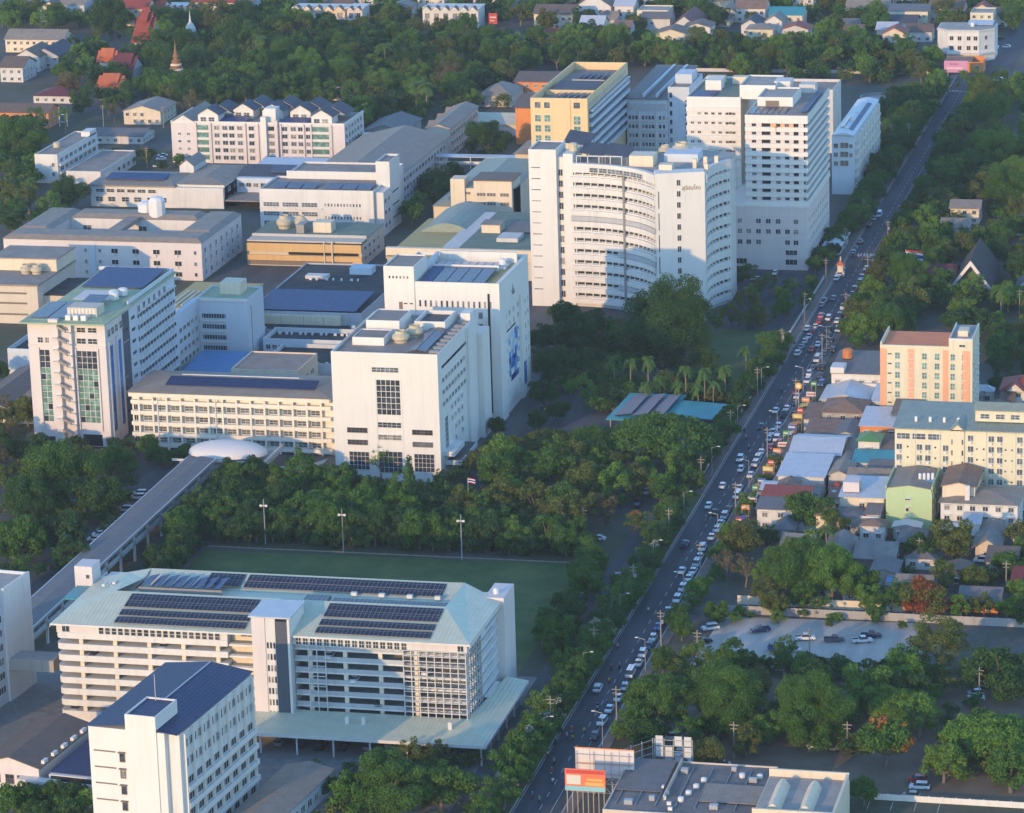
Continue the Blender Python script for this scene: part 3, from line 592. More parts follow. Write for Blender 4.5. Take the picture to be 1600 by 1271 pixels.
# ================================================================ parking garage with mint roof
b = Bld('parking_garage', 'long parking garage with mint roof and solar rows beside the playing field', 'garage', -54.6, -244, 47, -204)
W, D = b.W, b.D; ox = -54.6
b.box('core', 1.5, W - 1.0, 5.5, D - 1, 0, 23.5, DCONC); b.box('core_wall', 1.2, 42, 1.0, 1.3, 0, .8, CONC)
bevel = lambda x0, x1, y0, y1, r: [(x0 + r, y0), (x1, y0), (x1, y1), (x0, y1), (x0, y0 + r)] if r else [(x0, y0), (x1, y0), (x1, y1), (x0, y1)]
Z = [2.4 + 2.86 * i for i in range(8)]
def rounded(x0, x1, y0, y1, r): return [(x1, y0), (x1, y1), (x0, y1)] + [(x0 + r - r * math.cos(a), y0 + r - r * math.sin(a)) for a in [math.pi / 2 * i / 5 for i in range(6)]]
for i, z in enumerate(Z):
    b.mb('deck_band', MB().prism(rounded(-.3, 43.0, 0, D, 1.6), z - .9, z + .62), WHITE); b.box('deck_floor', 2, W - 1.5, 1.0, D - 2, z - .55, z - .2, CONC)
col = MB().box(0, 1.0, 0, .8, 0, 22.6).mesh('column', [CREAM])
for i in range(5): b.part('column', col, (5.5 + i * 8.6, .35, 0))
b.box('base_wall', 1.5, 43, .3, .6, 0, 1.4, WHITE)
# attic storey
b.box('attic_wall', 0, 10, .15, D, 22.9, 25.1, PINKW); b.box('attic_wall', 10.02, 43, .2, 6, 22.9, 25.0, WHITE); b.wins('F', [10.8 + i * 1.62 for i in range(19)], [22.98], 1.15, 1.7, 'grid', gl=GL, p=.2)
b.box('attic_wall', 59, 88.5, .2, 6, 22.9, 25.0, WHITE); b.wins('F', [60 + i * 1.72 for i in range(16)], [22.98], 1.2, 1.7, 'grid', gl=GL, p=.2); b.box('attic_wall', 88.55, W, .15, D - 2, 22.9, 25.1, PINKW); b.win('F', W - 2.2, 23.3, 1.4, 1.4, p=.15); b.win('F', 1.5, 23.2, 1.8, 1.6, p=.15)
# stair core
b.box('stair_core', 49.8, 53.1, -2, 10, 0, 30, PINKW); b.box('stair_core', 53.12, 55.6, -1.8, 10, 0, 30, WHITE); b.box('stair_panel', 55.62, 58.6, -2, 10, 0, 29.2, DGREY); b.box('stair_core', 58.62, 59.2, -2.1, 10, 0, 29.8, WHITE)
for z in Z: b.wins('F', [53.35, 54.15, 54.95], [z - .1], .5, 1.5, 'slot', p=-1.8)
b.box('core_roof', 49.2, 59.6, -2.4, 10.5, 30, 30.35, T_SILV); b.box('link_wall', 43.1, 49.7, 3, 5.4, 0, 25.5, CREAM)
for z in Z[1:]: b.box('link_band', 43.1, 49.7, .5, 2.9, z - .9, z - .4, WHITE); b.win('F', 45.5, 23.3, 3.2, 1.8, 'grid', p=2.98) if z > 20 else None
# right half: railed decks and steel lattice screens
for z in Z:
    b.box('deck_slab', 59.3, W - .4, .5, D - 2, z - .85, z - .5, WHITE); b.box('deck_railing', 59.4, 86.2, .55, .7, z - .5, z + .55, GREYP)
for i in range(4): b.part('column', col, (62.6 + i * 8.6, .8, 0))
def lattice(x0, x1, y, z0, z1, nx, nz, name='steel_lattice'):
    for i in range(nx + 1): b.box(name, x0 + (x1 - x0) * i / nx - .11, x0 + (x1 - x0) * i / nx + .11, y, y + .25, z0, z1, SCREEN)
    for j in range(nz + 1): b.box(name, x0 + .12, x1 - .12, y + .03, y + .2, z0 + (z1 - z0) * j / nz - .09, z0 + (z1 - z0) * j / nz + .09, SCREEN)
lattice(86.2, W - .3, -.35, 5.2, 23.0, 8, 14); lattice(63.0, 67.2, -.35, 5.2, 23.0, 2, 7)
for i in range(7): b.box('steel_lattice', W - .2, W + .05, .5 + i * 2.2, .72 + i * 2.2, 5.2, 23, SCREEN)
for j in range(14): b.box('steel_lattice', W - .15, W, .8, 13.5, 5.2 + j * 1.28, 5.36 + j * 1.28, SCREEN)
for j in range(7): b.box('sunshade', W, W + 1.3, 15, 26, 6.5 + j * 2.86, 6.7 + j * 2.86, CLEAN)
b.box('end_wall', W - .5, W - .3, 14, D - 4, 0, 24, BLUEW); b.box('end_tower', W - 3.2, W + 1.6, 31, D + 2, 0, 26.2, PINKW); b.tank(W - 1, 34, 26.2, .7, 1.5)
# mint roof: front slope, sunken gutter with plant, back slope, plain hips at both ends
r = MB()
r.add([(-1.2, -.7, 25.30), (W + 1, -.7, 25.40), (W - 9, 16, 28.60), (10, 16, 28.60)], [(0, 1, 2, 3)]); r.add([(-1.2, -.7, 25.30), (10, 16, 28.6), (12, 30, 27.20), (6, D - 4, 26.60), (-1.2, D - 4, 25.00)], [(0, 1, 2, 3, 4)])
r.add([(W + 1, -.7, 25.40), (W + 1, D - 9, 25.40), (W - 9.5, D - 3, 27.60), (W - 9, 16, 28.6)], [(0, 1, 2, 3)]); r.add([(12, 28, 25.90), (W - 13, 28, 25.90), (W - 13, D - 3.5, 27.70), (12, D - 3.5, 27.70)], [(0, 1, 2, 3)])
r.add([(10, 16, 28.6), (W - 9, 16, 28.6), (W - 9, 18.5, 26.20), (10, 18.5, 26.20)], [(0, 1, 2, 3)]); r.add([(10, 18.5, 26.20), (W - 9, 18.5, 26.20), (W - 9, 28, 25.8), (12, 28, 25.8)], [(0, 1, 2, 3)])
r.add([(W - 13, 28, 25.8), (W - 9.5, 28, 25.8), (W - 9.5, D - 3, 27.60), (W - 13, D - 3.5, 27.70)], [(0, 1, 2, 3)]); r.add([(6, D - 4, 26.60), (12, 30, 27.20), (12, D - 3.5, 27.70)], [(0, 1, 2)])
r.add([(12, 28, 25.5), (W - 13, 28, 25.5), (W - 13, 28, 25.9), (12, 28, 25.9)], [(0, 1, 2, 3)])
b.mb('roof', r, T_MINT); b.box('roof_core', 6, W - 3, 4, D - 3, 24.10, 24.90, DCONC)
b.mb('fascia', MB().box(-1.2, W + 1, -.85, -.7, 24.95, 25.40).box(W + .95, W + 1.1, -1, D - 9, 24.60, 25.30).box(-1.3, -1.15, -1, D, 24.50, 25.10), WHITE)
sl_ = 3.2 / 16.7
def sol_front(x0, x1, y0, y1): b.solar(x0, x1, y0, y1, 25.62 + (y0 + .7) * sl_, SOL_D, (y1 - y0) * sl_)
for x0, x1 in ((14.5, 47), (64.5, 92.5)):
    sol_front(x0, x1, .6, 3.4); sol_front(x0, x1, 4.2, 7.0); sol_front(x0, x1, 8.2, 11.2); sol_front(x0, x1, 11.3, 14.4)
for x0, x1 in ((28, 37), (38, 88)): b.solar(x0, x1, 29, 32, 26.35, SOL_D, .6); b.solar(x0, x1, 32.2, 35.2, 27.00, SOL_D, .6)
for i in range(8): b.solar(14 + i * 2.6, 16.4 + i * 2.6, 22, 30, 27.9, SOL_B, 0, .6)
b.box('solar_frame', 13.6, 35, 21.6, 21.9, 26.20, 27.9, STEEL); b.box('solar_array', 56, 62, 20, 24, 26.40, 27.20, SOL_D); b.box('solar_array', 63, 92, 20, 23, 26.40, 27.10, SOL_D)
for x in (66, 73, 80, 87): b.box('roof_vent', x, x + 1.4, 27, 28, 26.30, 27.10, CLEAN)
for x in (6, 4): b.box('roof_vent', x, x + .7, 18 + x, 21 + x, 27.40, 27.90, WHITE)
b.box('lift_tower', -6.0, -1.4, 30, 36, 0, 29.5, PINKW); b.box('porch_roof', -5.5, -1.4, 20, 30, 24.2, 24.5, T_TEAL); b.win('F', -3, 26.5, .9, .9, p=30)
b.box('link_bridge', -22, -6.05, 12, 18, 8, 11, CONC)
# canopy round the foot
cv = [(30, -13.2), (108.3, -13.2), (108.8, 31), (W + 1.7, 31), (W - .2, .1), (30, .1)]
def canopy(): 
    m_ = MB(); z = [5.3, 5.3, 5.4, 6.2, 6.6, 6.6]; n_ = 6
    m_.add([(x, y, z[i]) for i, (x, y) in enumerate(cv)] + [(x, y, z[i] - .5) for i, (x, y) in enumerate(cv)], [(0, 1, 4, 5), (1, 2, 3, 4), (5 + 6, 4 + 6, 1 + 6, 0 + 6), (4 + 6, 3 + 6, 2 + 6, 1 + 6)] + [(i, i + 6, (i + 1) % 6 + 6, (i + 1) % 6) for i in range(6)]); return m_
b.mb('canopy', canopy(), T_MINT); b.mb('canopy_fascia', MB().box(30, 108.5, -13.4, -13.2, 4.6, 5.35).box(108.5, 108.9, -13.2, 31, 4.6, 5.35), WHITE)
for i in range(9): b.box('canopy_post', 36 + i * 8.9, 36.4 + i * 8.9, -12.4, -12.0, 0, 4.9, WHITE2)
for i in range(5): b.box('canopy_post', 107.4, 107.8, -4 + i * 8, -3.6 + i * 8, 0, 4.9, WHITE2)
for x in (73, 77, 98): b.box('vent_pipe', x, x + .9, -6, -5.1, 5.8, 7.8, WHITE)
# ================================================================ left tower with outside stair
b = Bld('clinic_tower', 'pale clinic tower with zigzag outside stair and tall green glass', 'building', -147.6, -15.5, -122.6, 51); W, D = b.W, b.D
b.box('walls', 0, W, 0, 22, 0, 38.8, PINKW); b.box('walls', 2, W, 22.02, D, 0, 38.2, BLUEW)
for u0, n_ in ((3.6, 2), (15.6, 4)):
    for j in range(12):
        for i in range(n_): b.win('F', u0 + i * 1.62, 7.6 + j * 1.9, 1.45, 1.75, 'slot', gl=GL_G if j < 9 and (i + j * 3) % 7 else GL)
b.box('reveal', 3.2, 3.5, -.5, 0, 5, 31, PINKW); b.box('reveal', 15.1, 15.5, -.5, 0, 5, 31, PINKW); b.box('reveal', 22.2, 22.6, -.5, 0, 5, 31, PINKW)
b.box('stair_pier', 7.4, 10.4, -1.6, 0, 0, 40.4, PINKW); b.box('stair_pier', 13.9, 14.7, -1.6, 0, 0, 39, PINKW)
for k in range(10):
    z = 1.5 + k * 3.65; b.box('stair_landing', 8.6, 10.4, -2.6, -1.6, z, z + .35, WHITE2); b.box('stair_landing', 13.0, 14.7, -2.6, -1.6, z + 1.9, z + 2.2, WHITE2)
    f_ = MB(); f_.add([(10.4, -2.5, z + 3.6), (10.4, -1.7, z + 3.6), (13.2, -1.7, z + 2.1), (13.2, -2.5, z + 2.1), (10.4, -2.5, z + 4.4), (10.4, -1.7, z + 4.4), (13.2, -1.7, z + 2.9), (13.2, -2.5, z + 2.9)], [(0, 3, 2, 1), (4, 5, 6, 7), (0, 4, 7, 3), (1, 2, 6, 5), (0, 1, 5, 4), (3, 7, 6, 2)]); b.mb('stair_flight', f_, STEEL)
b.wins('F', [3.2, 5.6], [32.6], 1.6, 1.6, 'grid'); b.wins('F', [15.8, 19.4], [32.6], 2.9, 1.6, 'grid'); b.wins('F', [16, 19.6], [36.2], 2.7, 1.4, 'grid', gl=DARK); b.box('sill_band', 0, W, -.3, 0, 31.4, 31.9, PINKW)
b.win('F', 4, 0.2, 3, 2.5, 'slot', gl=DARK); b.win('F', 16, .2, 6.2, 3.6, 'slot', gl=DARK)
for u in (2.6, 10.0): b.box('reveal', W, W + .6, u - 1.3, u - .5, 0, 33, PINKW); b.win('R', u, 4, 3.6, 27, 'slot', gl=GL_B)
b.wins('R', [2, 5.5, 9, 13], [34.2], 2.2, 2.2, 'grid', gl=DARK); b.box('dark_strip', W - .6, W + .02, 15.5, 21.9, 0, 38, DGREY); b.wins('R', [16], [3 + 3.65 * i for i in range(9)], 4.5, .5, 'slot', p=W + .03)  # dark grey strip up the side wall, behind the slot windows
for z in [3.2 + 3.75 * i for i in range(9)]: b.win('R', 24, z + .9, 3.2, 1.0, 'slot'); b.box('ribbon_window', W, W + .12, 30, D - 1, z, z + 1.7, GL); b.box('sunshade', W, W + .8, 29.5, D - .5, z + 1.7, z + 1.95, CLEAN)
for i in range(6): b.win('R', 30 + i * 5, 34.5, 2.4, 2.6, gl=GL_T)
for i in range(12): b.box('mullion', W, W + .3, 31 + i * 2.9, 31.2 + i * 2.9, 2.5, 34, BLUEW)
b.mb('eave', MB().box(-1.6, W + .9, -2.4, 22.5, 38.9, 39.4).box(.6, W + .9, 22.52, D + .6, 38.9, 39.4), R_LIME); b.box('roof_deck', 1, W - 1, 1, D - 1, 39.42, 39.5, R_LIME)
b.mb('parapet', MB().box(-.2, W, D - .4, D, 39.5, 40.6).box(W - .4, W, 22, D - .5, 39.5, 40.6), BLUEW)
b.solar(.2, 5.6, 3, 21, 39.7, SOL_P, .4); b.solar(6, 11, 3, 21, 39.7, SOL_P, .4); b.solar(2.5, W - 2, 42, 65, 39.9, SOL_B, .8); b.solar(11.6, 18, 17, 25, 41.2, SOL_P, .5)
b.box('roof_court', 5, 17, 27, 39, 39.5, 39.62, PINKW); b.box('cooling_frame', 11, 20.5, 6, 13, 39.5, 42.3, BEIGE)
for i in range(8): b.box('louvre', 11.3 + i * 1.15, 11.9 + i * 1.15, 5.85, 6.0, 40.2, 42.0, CLEAN)
for x, y in ((17.5, 30), (19.5, 33), (18.6, 27.5)): b.tank(x, y, 39.6, 1.5, 2.6)
for x in (12, 14.5, 17): b.box('roof_unit', x, x + 1.6, 1.2, 3.2, 39.5, 41, TANK)
# block joining it at the back
b = Bld('clinic_block', 'pale shaded clinic block joined behind the stair tower', 'building', -123.6, 52, -106, 92); W, D = b.W, b.D
b.box('walls', -1, 1.0, -1, 22, 0, 25, BLUEW); b.block(25, BLUEW, R_LIME, 0, W, 22, D, 0, .7); b.box('parapet_band', -.3, W + .3, 21.6, 22, 24.2, 25.2, CLEAN)
for z in (4, 7.6, 11.2, 14.8, 18.4): b.box('ribbon_window', 2, 10, 21.88, 22, z, z + 1.4, GL); b.box('sill_band', 1.6, 10.4, 21.5, 22, z - 1.1, z - .7, CLEAN); b.wins('R', [1, 5, 9, 13, 17], [z], 2.6, 1.5, p=1.0)
for i in range(9): b.box('mullion', 2.4 + i * .9, 2.5 + i * .9, 21.8, 21.9, 3.5, 20, BLUEW)
b.win('R', 26, 3, .5, 19, 'slot', p=W)
b.box('roof_house', 6, 13, 30, 37, 24.4, 28.5, CREAM)
for i in range(12): b.box('pergola_rail', -16 + i * 1.9, -15.7 + i * 1.9, 42, 62, 17, 17.4, CLEAN)
b.box('rear_wing', -18, 6, D + .1, 76, 0, 16.5, BEIGE); b.box('rear_roof', -18.4, 6.4, D + .1, 76.4, 16.5, 16.8, R_OCH)
# ================================================================ long ward in front
b = Bld('long_ward', 'long cream ward with brown hip roof and rows of balconies behind the walkway', 'building', -115.4, -16.5, -45.0, 8); W, D = b.W, b.D
LW = paint('ward cream paint', (.80, .74, .62), stain=.2); b.box('walls', 0, W, 1.6, D, 0, 17.0, LW); b.box('cornice', -.4, W - 7, -.4, D, 16.8, 18.2, LW)
for z in (.8, 4.2, 7.6, 11.0, 14.4): b.box('balcony_band', 0, W - 7, .2, 1.6, z, z + 1.15, LW)
bay = MB().box(0, .5, .1, 1.6, 0, 17.0).mesh('pier', [LW])
for i in range(14): b.part('pier', bay, (2.4 + i * 4.45, 0, 0))
for z in (2.15, 5.55, 8.95, 12.35): b.wins('F', [3.6 + i * 4.45 for i in range(13)], [z], 2.7, 1.4, 'grid', LW, GL_T, p=1.6)
b.wins('F', [.5], [2.0, 5.4, 8.8, 12.2], 1.3, 1.6, gl=DARK, p=1.6); b.win('F', 3, .1, 55, .7, 'slot', gl=DARK, p=1.58)
b.box('drain_pipe', 8.5, 8.8, -.1, .2, 0, 16.8, WHITE); b.box('drain_pipe', 27, 27.3, -.1, .2, 0, 16.8, WHITE)
b.hip(0, W - 7, 0, D, 18.2, 2.6, T_TAUPE, 1.0); b.solar(10, W - 13, 4.2, 10.3, 19.45, SOL, 1.25); b.box('ridge_cap', 13, W - 20, D / 2 - .2, D / 2 + .2, 20.6, 20.95, WHITE)
# ================================================================ lower roofs between the blocks
def lowblock(name, label, x0, y0, x1, y1, h, wall, roof, par=.6, **k):
    b_ = Bld(name, label, 'building', x0, y0, x1, y1, **k); b_.block(h, wall, roof, par=par); return b_
b = lowblock('blue_roof_ward', 'ward with dark bitumen deck and wide blue solar roof between white blocks', -118, 112, -78, 182, 11.5, GREYP, R_BLK); b.solar(1.5, 37.5, 1, 26, 11.7, SOL_B, .9); b.box('front_wall', 3, 33, -2, 0, 4, 10.5, CREAM)
for x in (12, 20, 27): b.box('front_rib', x, x + .2, -2.2, -2, 4, 10.5, GREYP)
b.box('roof_hut', 20, 28, 56, 62, 11, 13.4, BLUEW); b.box('roof_hut', 6, 14, 48, 52, 11, 12.2, WHITE2); b.acs([(8 + i * 3, 46) for i in range(7)], 11.0)
b = lowblock('dark_roof_link', 'low block with black roof and white parapet of vents, nearer of two', -104, 83, -74, 98, 9.6, BLUEW, R_BLK, 1.6); b.wins('F', [1 + i * 2.2 for i in range(13)], [6], 1.5, 1.5); b.acs([(2 + i * 2.4, 11) for i in range(11)], 8.1); b.box('canopy', 0, 30, -4, 0, 4.6, 4.9, BLUEW)
b = lowblock('dark_roof_link', 'low block with black roof between blue roofed ward and white parapet block', -112, 99, -76, 111, 8.4, GREYP, R_BLK, 1.0); b.acs([(3 + i * 3, 3) for i in range(9)], 7.5); b.tank(33, 6, 7.5, .9, 1.6)
b = lowblock('dark_roof_link', 'low block with black roof beside the white front hospital block', -96, 56, -50, 80, 9.0, BLUEW, R_BLK, 1.4); b.acs([(14 + i * 3.2, 3) for i in range(9)], 7.7); b.box('glass_roof', 20, 34, -8, -1, 5, 5.4, T_SAGE)
b = lowblock('plant_house', 'small block with weathered brown flat roof and roof box behind long ward', -98, 30, -76, 52, 13.6, CREAM, R_CON, .5); b.wins('F', [2 + i * 3.2 for i in range(6)], [8.5], 2.0, 1.4); b.wins('R', [2, 8, 14], [8.5], 3, 1.6)
b = Bld('blue_shed', 'shed with blue and grey lean-to roof behind long ward', 'shed', -119, 28, -99, 64); b.box('walls', 0, 19, 1, 36, 0, 7, BLUEW); b.solar(0, 20, 14, 37, 8.2, T_BLUE, 1.4, name='roof'); b.solar(0, 20, -1, 13.9, 7.2, T_SILV, .9, name='roof'); b.wins('F', [3, 8, 13], [3], 2, 1.5, p=1)
# ================================================================ podium with green and ochre roofs
b = Bld('podium', 'low podium with ochre and sage barrel roofs beside curved tower', 'building', -93, 200, -38, 300); W, D = b.W, b.D
b.box('walls', 0, 26, 0, 62, 0, 10, BEIGE); b.box('walls', 18, W, 10, 70, 0, 11.5, WHITE2); b.box('roof', -.4, 26.4, -.4, 62.4, 10, 10.3, R_OCH); b.box('roof', 24.5, W + .3, 9.6, 70, 11.52, 11.8, R_GRN)
seg = 8; pr = [(2 + 20 * i / seg, 10.3 + 3.4 * math.sin(math.pi * i / seg)) for i in range(seg + 1)]
mb_ = MB().add([(x, 40, z) for x, z in pr] + [(x, 78, z) for x, z in pr], [(i, i + 1, i + 2 + seg, i + 1 + seg) for i in range(seg)]); mb_.add([(x, 40, z) for x, z in pr], [tuple(range(seg, -1, -1))]); b.mb('barrel_roof', mb_, T_SAGE)
b.box('roof_house', 27, 34, 34, 42, 11.8, 14.8, CREAM); b.box('roof_house_top', 26.6, 34.4, 33.6, 42.4, 14.8, 15.05, R_CON); b.box('roof_house', 36, 44, 20, 30, 11.8, 13.2, WHITE2); b.solar(36, 46, 34, 46, 12.4, T_GREY, 1.2, name='roof_shed')
b.box('wall_band', -1, W, 2, 4, 9, 13, CREAM)
# ================================================================ beige balcony block left of the curved tower
b = Bld('beige_block', 'beige block with brown louvred balconies left of curved tower', 'building', -92, 294, -62, 350); W, D = b.W, b.D
b.box('walls', 0, 24, 0, D, 0, 15.2, CREAM); b.box('tower', 9, 24, -2.4, 12, 0, 18.8, CREAM); b.hip(0, 24, 2, D, 15.2, 3.0, T_SAGE, .8); b.box('tower_cap', 8.4, 24.6, -3, 12.5, 18.8, 19.2, T_BRWN); b.box('lift_house', -.6, 5, -1, 6, 0, 19.0, CREAM)
for z in (2, 5.6, 9.2, 12.8): b.wins('F', [10.2, 14.2, 19.4], [z], 3.4, 1.3, gl=LOUV, p=-2.4); b.wins('F', [1.2, 4.6], [z], 2.4, 1.0, gl=LOUV)
b.box('lower_wing', -9, 0, 4, 30, 0, 7, CREAM); b.hip(-9, 0, 4, 30, 7, 2.2, T_SAGE)
b = Bld('hip_hall', 'hall with grey hip roof behind beige block', 'building', -84, 366, -62, 392); b.box('walls', 0, 22, 0, 26, 0, 14, CREAM); b.hip(0, 22, 0, 26, 14, 4.5, T_FIBRE, 1.0); b.wins('F', [2 + 4 * i for i in range(5)], [9], 2, 1.6)
b = Bld('side_hall', 'orange walled hall with brown roof left of yellow back block', 'building', -104, 452, -60, 486); b.box('walls', 0, 44, 0, 34, 0, 16, ORANGE); b.gable(0, 44, 0, 34, 16, 3.0, T_BRWN, 'x', .8, ORANGE)
b = Bld('green_roof_shed', 'long shed with mint green sheet roof behind old dormitory', 'shed', -128, 470, -74, 492); b.box('walls', 0, 54, 0, 22, 0, 5, WHITE2); b.gable(0, 54, 0, 22, 5, 3, T_MINT, 'x', .8, WHITE2)
# ================================================================ old dormitory
b = Bld('old_dormitory', 'weathered concrete dormitory with two slate solar strips on roof', 'building', -136, 422, -125.6, 472); W, D = b.W, b.D
b.box('walls', 0, W, 0, D, 0, 12.4, BEIGE); b.gable(0, W, 0, D, 12.4, 2.0, T_TAUPE, 'y', .7, BEIGE); b.solar(W / 2 + .4, W - .2, 2, 22, 14.2, SOL_P, 0, -1.5); b.solar(W / 2 + .4, W - .2, 25, 46, 14.2, SOL_P, 0, -1.5)
for k in range(3): b.gable(-.6, 3.6, 6 + k * 15, 11 + k * 15, 12.6, 1.6, T_TAUPE, 'x', .2, BEIGE, 'dormer')
for z in (1.2, 4.8, 8.6): b.wins('R', [2 + i * 4.4 for i in range(11)], [z], 2.4, 1.8, 'hood')
# ================================================================ pink dormitory with gables
b = Bld('pink_dormitory', 'pink and white dormitory with row of dark gabled roof houses', 'building', -242.5, 402, -166, 432); W, D = b.W, b.D
b.box('walls', 0, W, 0, D, 0, 17.0, PINKW); b.box('roof_deck', .4, W - .4, .4, D - .4, 17.0, 17.1, R_CON)
b.mb('parapet', MB().box(0, W, -.2, .3, 17, 18.0).box(W - .3, W + .2, .3, D, 17, 18).box(-.2, .3, .3, D, 17, 18), CLEAN)
for x0, x1 in ((11, 17), (62, 70)):
    for k in range(5): b.win('F', x0 + .4, 1.5 + k * 3.2, x1 - x0 - .8, 2.0, 'slot', gl=GL_G); b.box('sill_band', x0, x1, -.4, 0, .6 + k * 3.2, 1.3 + k * 3.2, CLEAN)
b.wins('F', [19.2, 22.8, 25.8, 29.4, 34.5, 49.2, 53, 56.2, 59.6], [1.6 + 3.2 * k for k in range(5)], 2.2, 1.7, 'hood'); b.box('pier', 40.2, 42.6, -1.5, 0, 0, 20.5, CLEAN); b.box('pier', 46.2, 47.6, -1.5, 0, 0, 19, PINK); b.wins('F', [43], [1.6 + 3.2 * k for k in range(5)], 2.8, 1.8, 'slot')
b.wins('F', [3, 7], [2.4 + 3.2 * k for k in range(4)], 1.2, .9)
for x in (10.8, 17.3, 32.6, 38.2, 48.3, 58.4, 61.6, 70.4): b.box('pier', x, x + .7, -.7, 0, 0, 17.5, PINK)
b.wins('R', [2 + 4.5 * i for i in range(6)], [1.6 + 3.2 * k for k in range(5)], 2.0, 1.7, 'hood')
b.gable(0, 11, 0, D, 17, 3.6, T_TAUPE, 'y', .5, WHITE)
for x, y in ((12, 0.6), (24, 12), (37, 12), (50, 10), (62, .6)):
    b.box('gable_house', x, x + 9, y, y + 9, 17.1, 20.6, CLEAN); b.gable(x, x + 9, y, y + 9, 20.6, 3.0, T_SLATE, 'y', .8, CLEAN); b.wins('F', [x + 1.2, x + 4.8], [17.8], 2.4, 1.8, 'grid', p=y)
    b.gable(x + 1, x + 12, y + 10, y + 22, 19.5, 3.6, T_SLATE, 'y', .8, CLEAN)
b.solar(20, 33, 1, 10, 17.6, SOL_B, .8); b.solar(48, 60, 1, 9, 17.6, SOL_B, .8); b.tank(27, 18, 17.1, 1.3, 3); b.box('roof_house', 41, 46, 2, 8, 17.1, 23.5, CLEAN)
# ================================================================ lab building with taupe roofs (left, middle distance)
b = Bld('lab_building', 'long white laboratory with taupe roof and wide solar array', 'building', -248, 315, -192, 362); W, D = b.W, b.D
b.box('walls', 0, W, 0, 26, 0, 8.4, WHITE); b.box('eave', -.8, 36, -.8, 26.5, 8.4, 9.0, T_TAUPE); b.hip(0, 35, 0, 26, 9.0, 2.0, T_TAUPE, .8, 7); b.solar(5, 30, 4.5, 12.5, 10.35, SOL_B, 1.0)
for u in (2, 6.4, 10.8, 15.2, 19.6, 24): b.win('F', u + .5, 6.0, 3.2, 1.2, 'grid', gl=DARK)
b.wins('F', [2.2, 7.4, 13.2, 18.4, 24, 29], [2.2], 3.0, 1.8, 'grid'); b.box('wing', 36, W, 2, 40, 0, 9.4, WHITE); b.hip(36, W, 2, 40, 9.4, 2.0, T_TAUPE, .7); b.win('F', 38.5, 2, 10, 1.6, 'slot', gl=LOUV, p=2); b.wins('R', [6, 14, 22, 30], [2.2, 6], 3.6, 1.6)
b.box('gable_front', 30, 36, 24, 40, 0, 12, WHITE); b.gable(30, 36, 24, 40, 12, 2.6, T_TAUPE, 'y', .5, WHITE)
b = Bld('lab_link', 'link block with slate solar roof between laboratory and imaging block', 'building', -191, 330, -160, 372); b.box('walls', 0, 31, 0, 42, 0, 9.5, BLUEW); b.gable(0, 31, 4, 26, 9.5, 2.4, T_SLATE, 'x', .8, BLUEW); b.wins('F', [1 + i * 3 for i in range(10)], [2, 6], 2.0, 1.6); b.solar(12, 29, 6, 14, 10.8, SOL_P, 1.4); b.box('porch', 0, 30, -16, -.1, 3.4, 3.8, R_CON)
# ================================================================ imaging block with solar rows and tower
b = Bld('imaging_block', 'white block with six roof solar panels and square corner tower', 'building', -163.5, 273, -114.5, 320); W, D = b.W, b.D
b.block(18, WHITE, R_CON, 0, 45.5, 0, 24, 0, .8); b.block(19, WHITE, R_CON, 4, 45, 24.02, D, 0, .8); b.block(27, WHITE, R_CON, 43.5, W, 12, 27, 0, .8, .3, 'corner_tower')
b.box('rear_wall', 45.6, W, 2, 11.9, 0, 17, WHITE)
for i in range(3): b.solar(3.5 + i * 6.2, 9 + i * 6.2, 3.5, 11, 17.6, SOL_P, .8); b.solar(25.5 + i * 6.2, 31 + i * 6.2, 3.5, 11, 17.6, SOL_P, .8)
b.wins('F', [1.5, 9.2, 16.8], [11.2, 7.6, 3.9], 6.2, 1.6, 'grid', gl=GL_T); b.wins('F', [26 + i * 1.25 for i in range(12)], [11.6, 6.6], .6, 1.1, 'slot'); b.box('sill_band', 0, 25, -.4, 0, 10.2, 10.8, WHITE)
b.win('R', 15, 4, 9, .5, 'slot', p=W); b.win('R', 15, 9, 9, .5, 'slot', p=W); b.win('R', 15, 14, 9, .5, 'slot', p=W); b.wins('R', [3, 8], [3, 8, 12.5], 2.6, 1.6, p=W); b.box('roof_wall', 4.5, 42, 22, 22.4, 17.4, 20.5, WHITE)
b = Bld('taupe_roof_block', 'block with sloping taupe roof and blue solar strips behind imaging block', 'building', -157, 326, -121, 400); W, D = b.W, b.D
b.box('walls', 0, W, 0, D, 0, 13.5, BLUEW); b.gable(0, W, 0, D, 13.5, 4.5, T_TAUPE, 'y', .8, BLUEW); b.solar(W / 2 + 1.5, W / 2 + 9, 3, D - 4, 17.6, SOL_P, 0, -1.85); b.solar(W / 2 + 10, W - .5, 3, D - 4, 15.4, SOL_P, 0, -1.6)
for z in (2, 5.6, 9.4): b.wins('R', [2 + i * 4.9 for i in range(14)], [z], 3.2, 1.8)
b = Bld('walkway_bridge', 'covered white link bridge from beige block to taupe roofed block', 'bridge', -121, 378, -76, 384); b.box('deck', 0, 45, 0, 5, 6.4, 6.9, CONC); b.box('roof', -.4, 45.4, -.5, 5.5, 9.6, 9.85, T_SILV); b.mb('posts', MB().box(0, .3, 0, .3, 6.9, 9.6).box(15, 15.3, 0, .3, 0, 9.6).box(30, 30.3, 0, .3, 0, 9.6).box(44, 44.3, 0, .3, 6.9, 9.6), WHITE); b.box('parapet', 0, 45, .1, .25, 6.9, 7.9, WHITE)
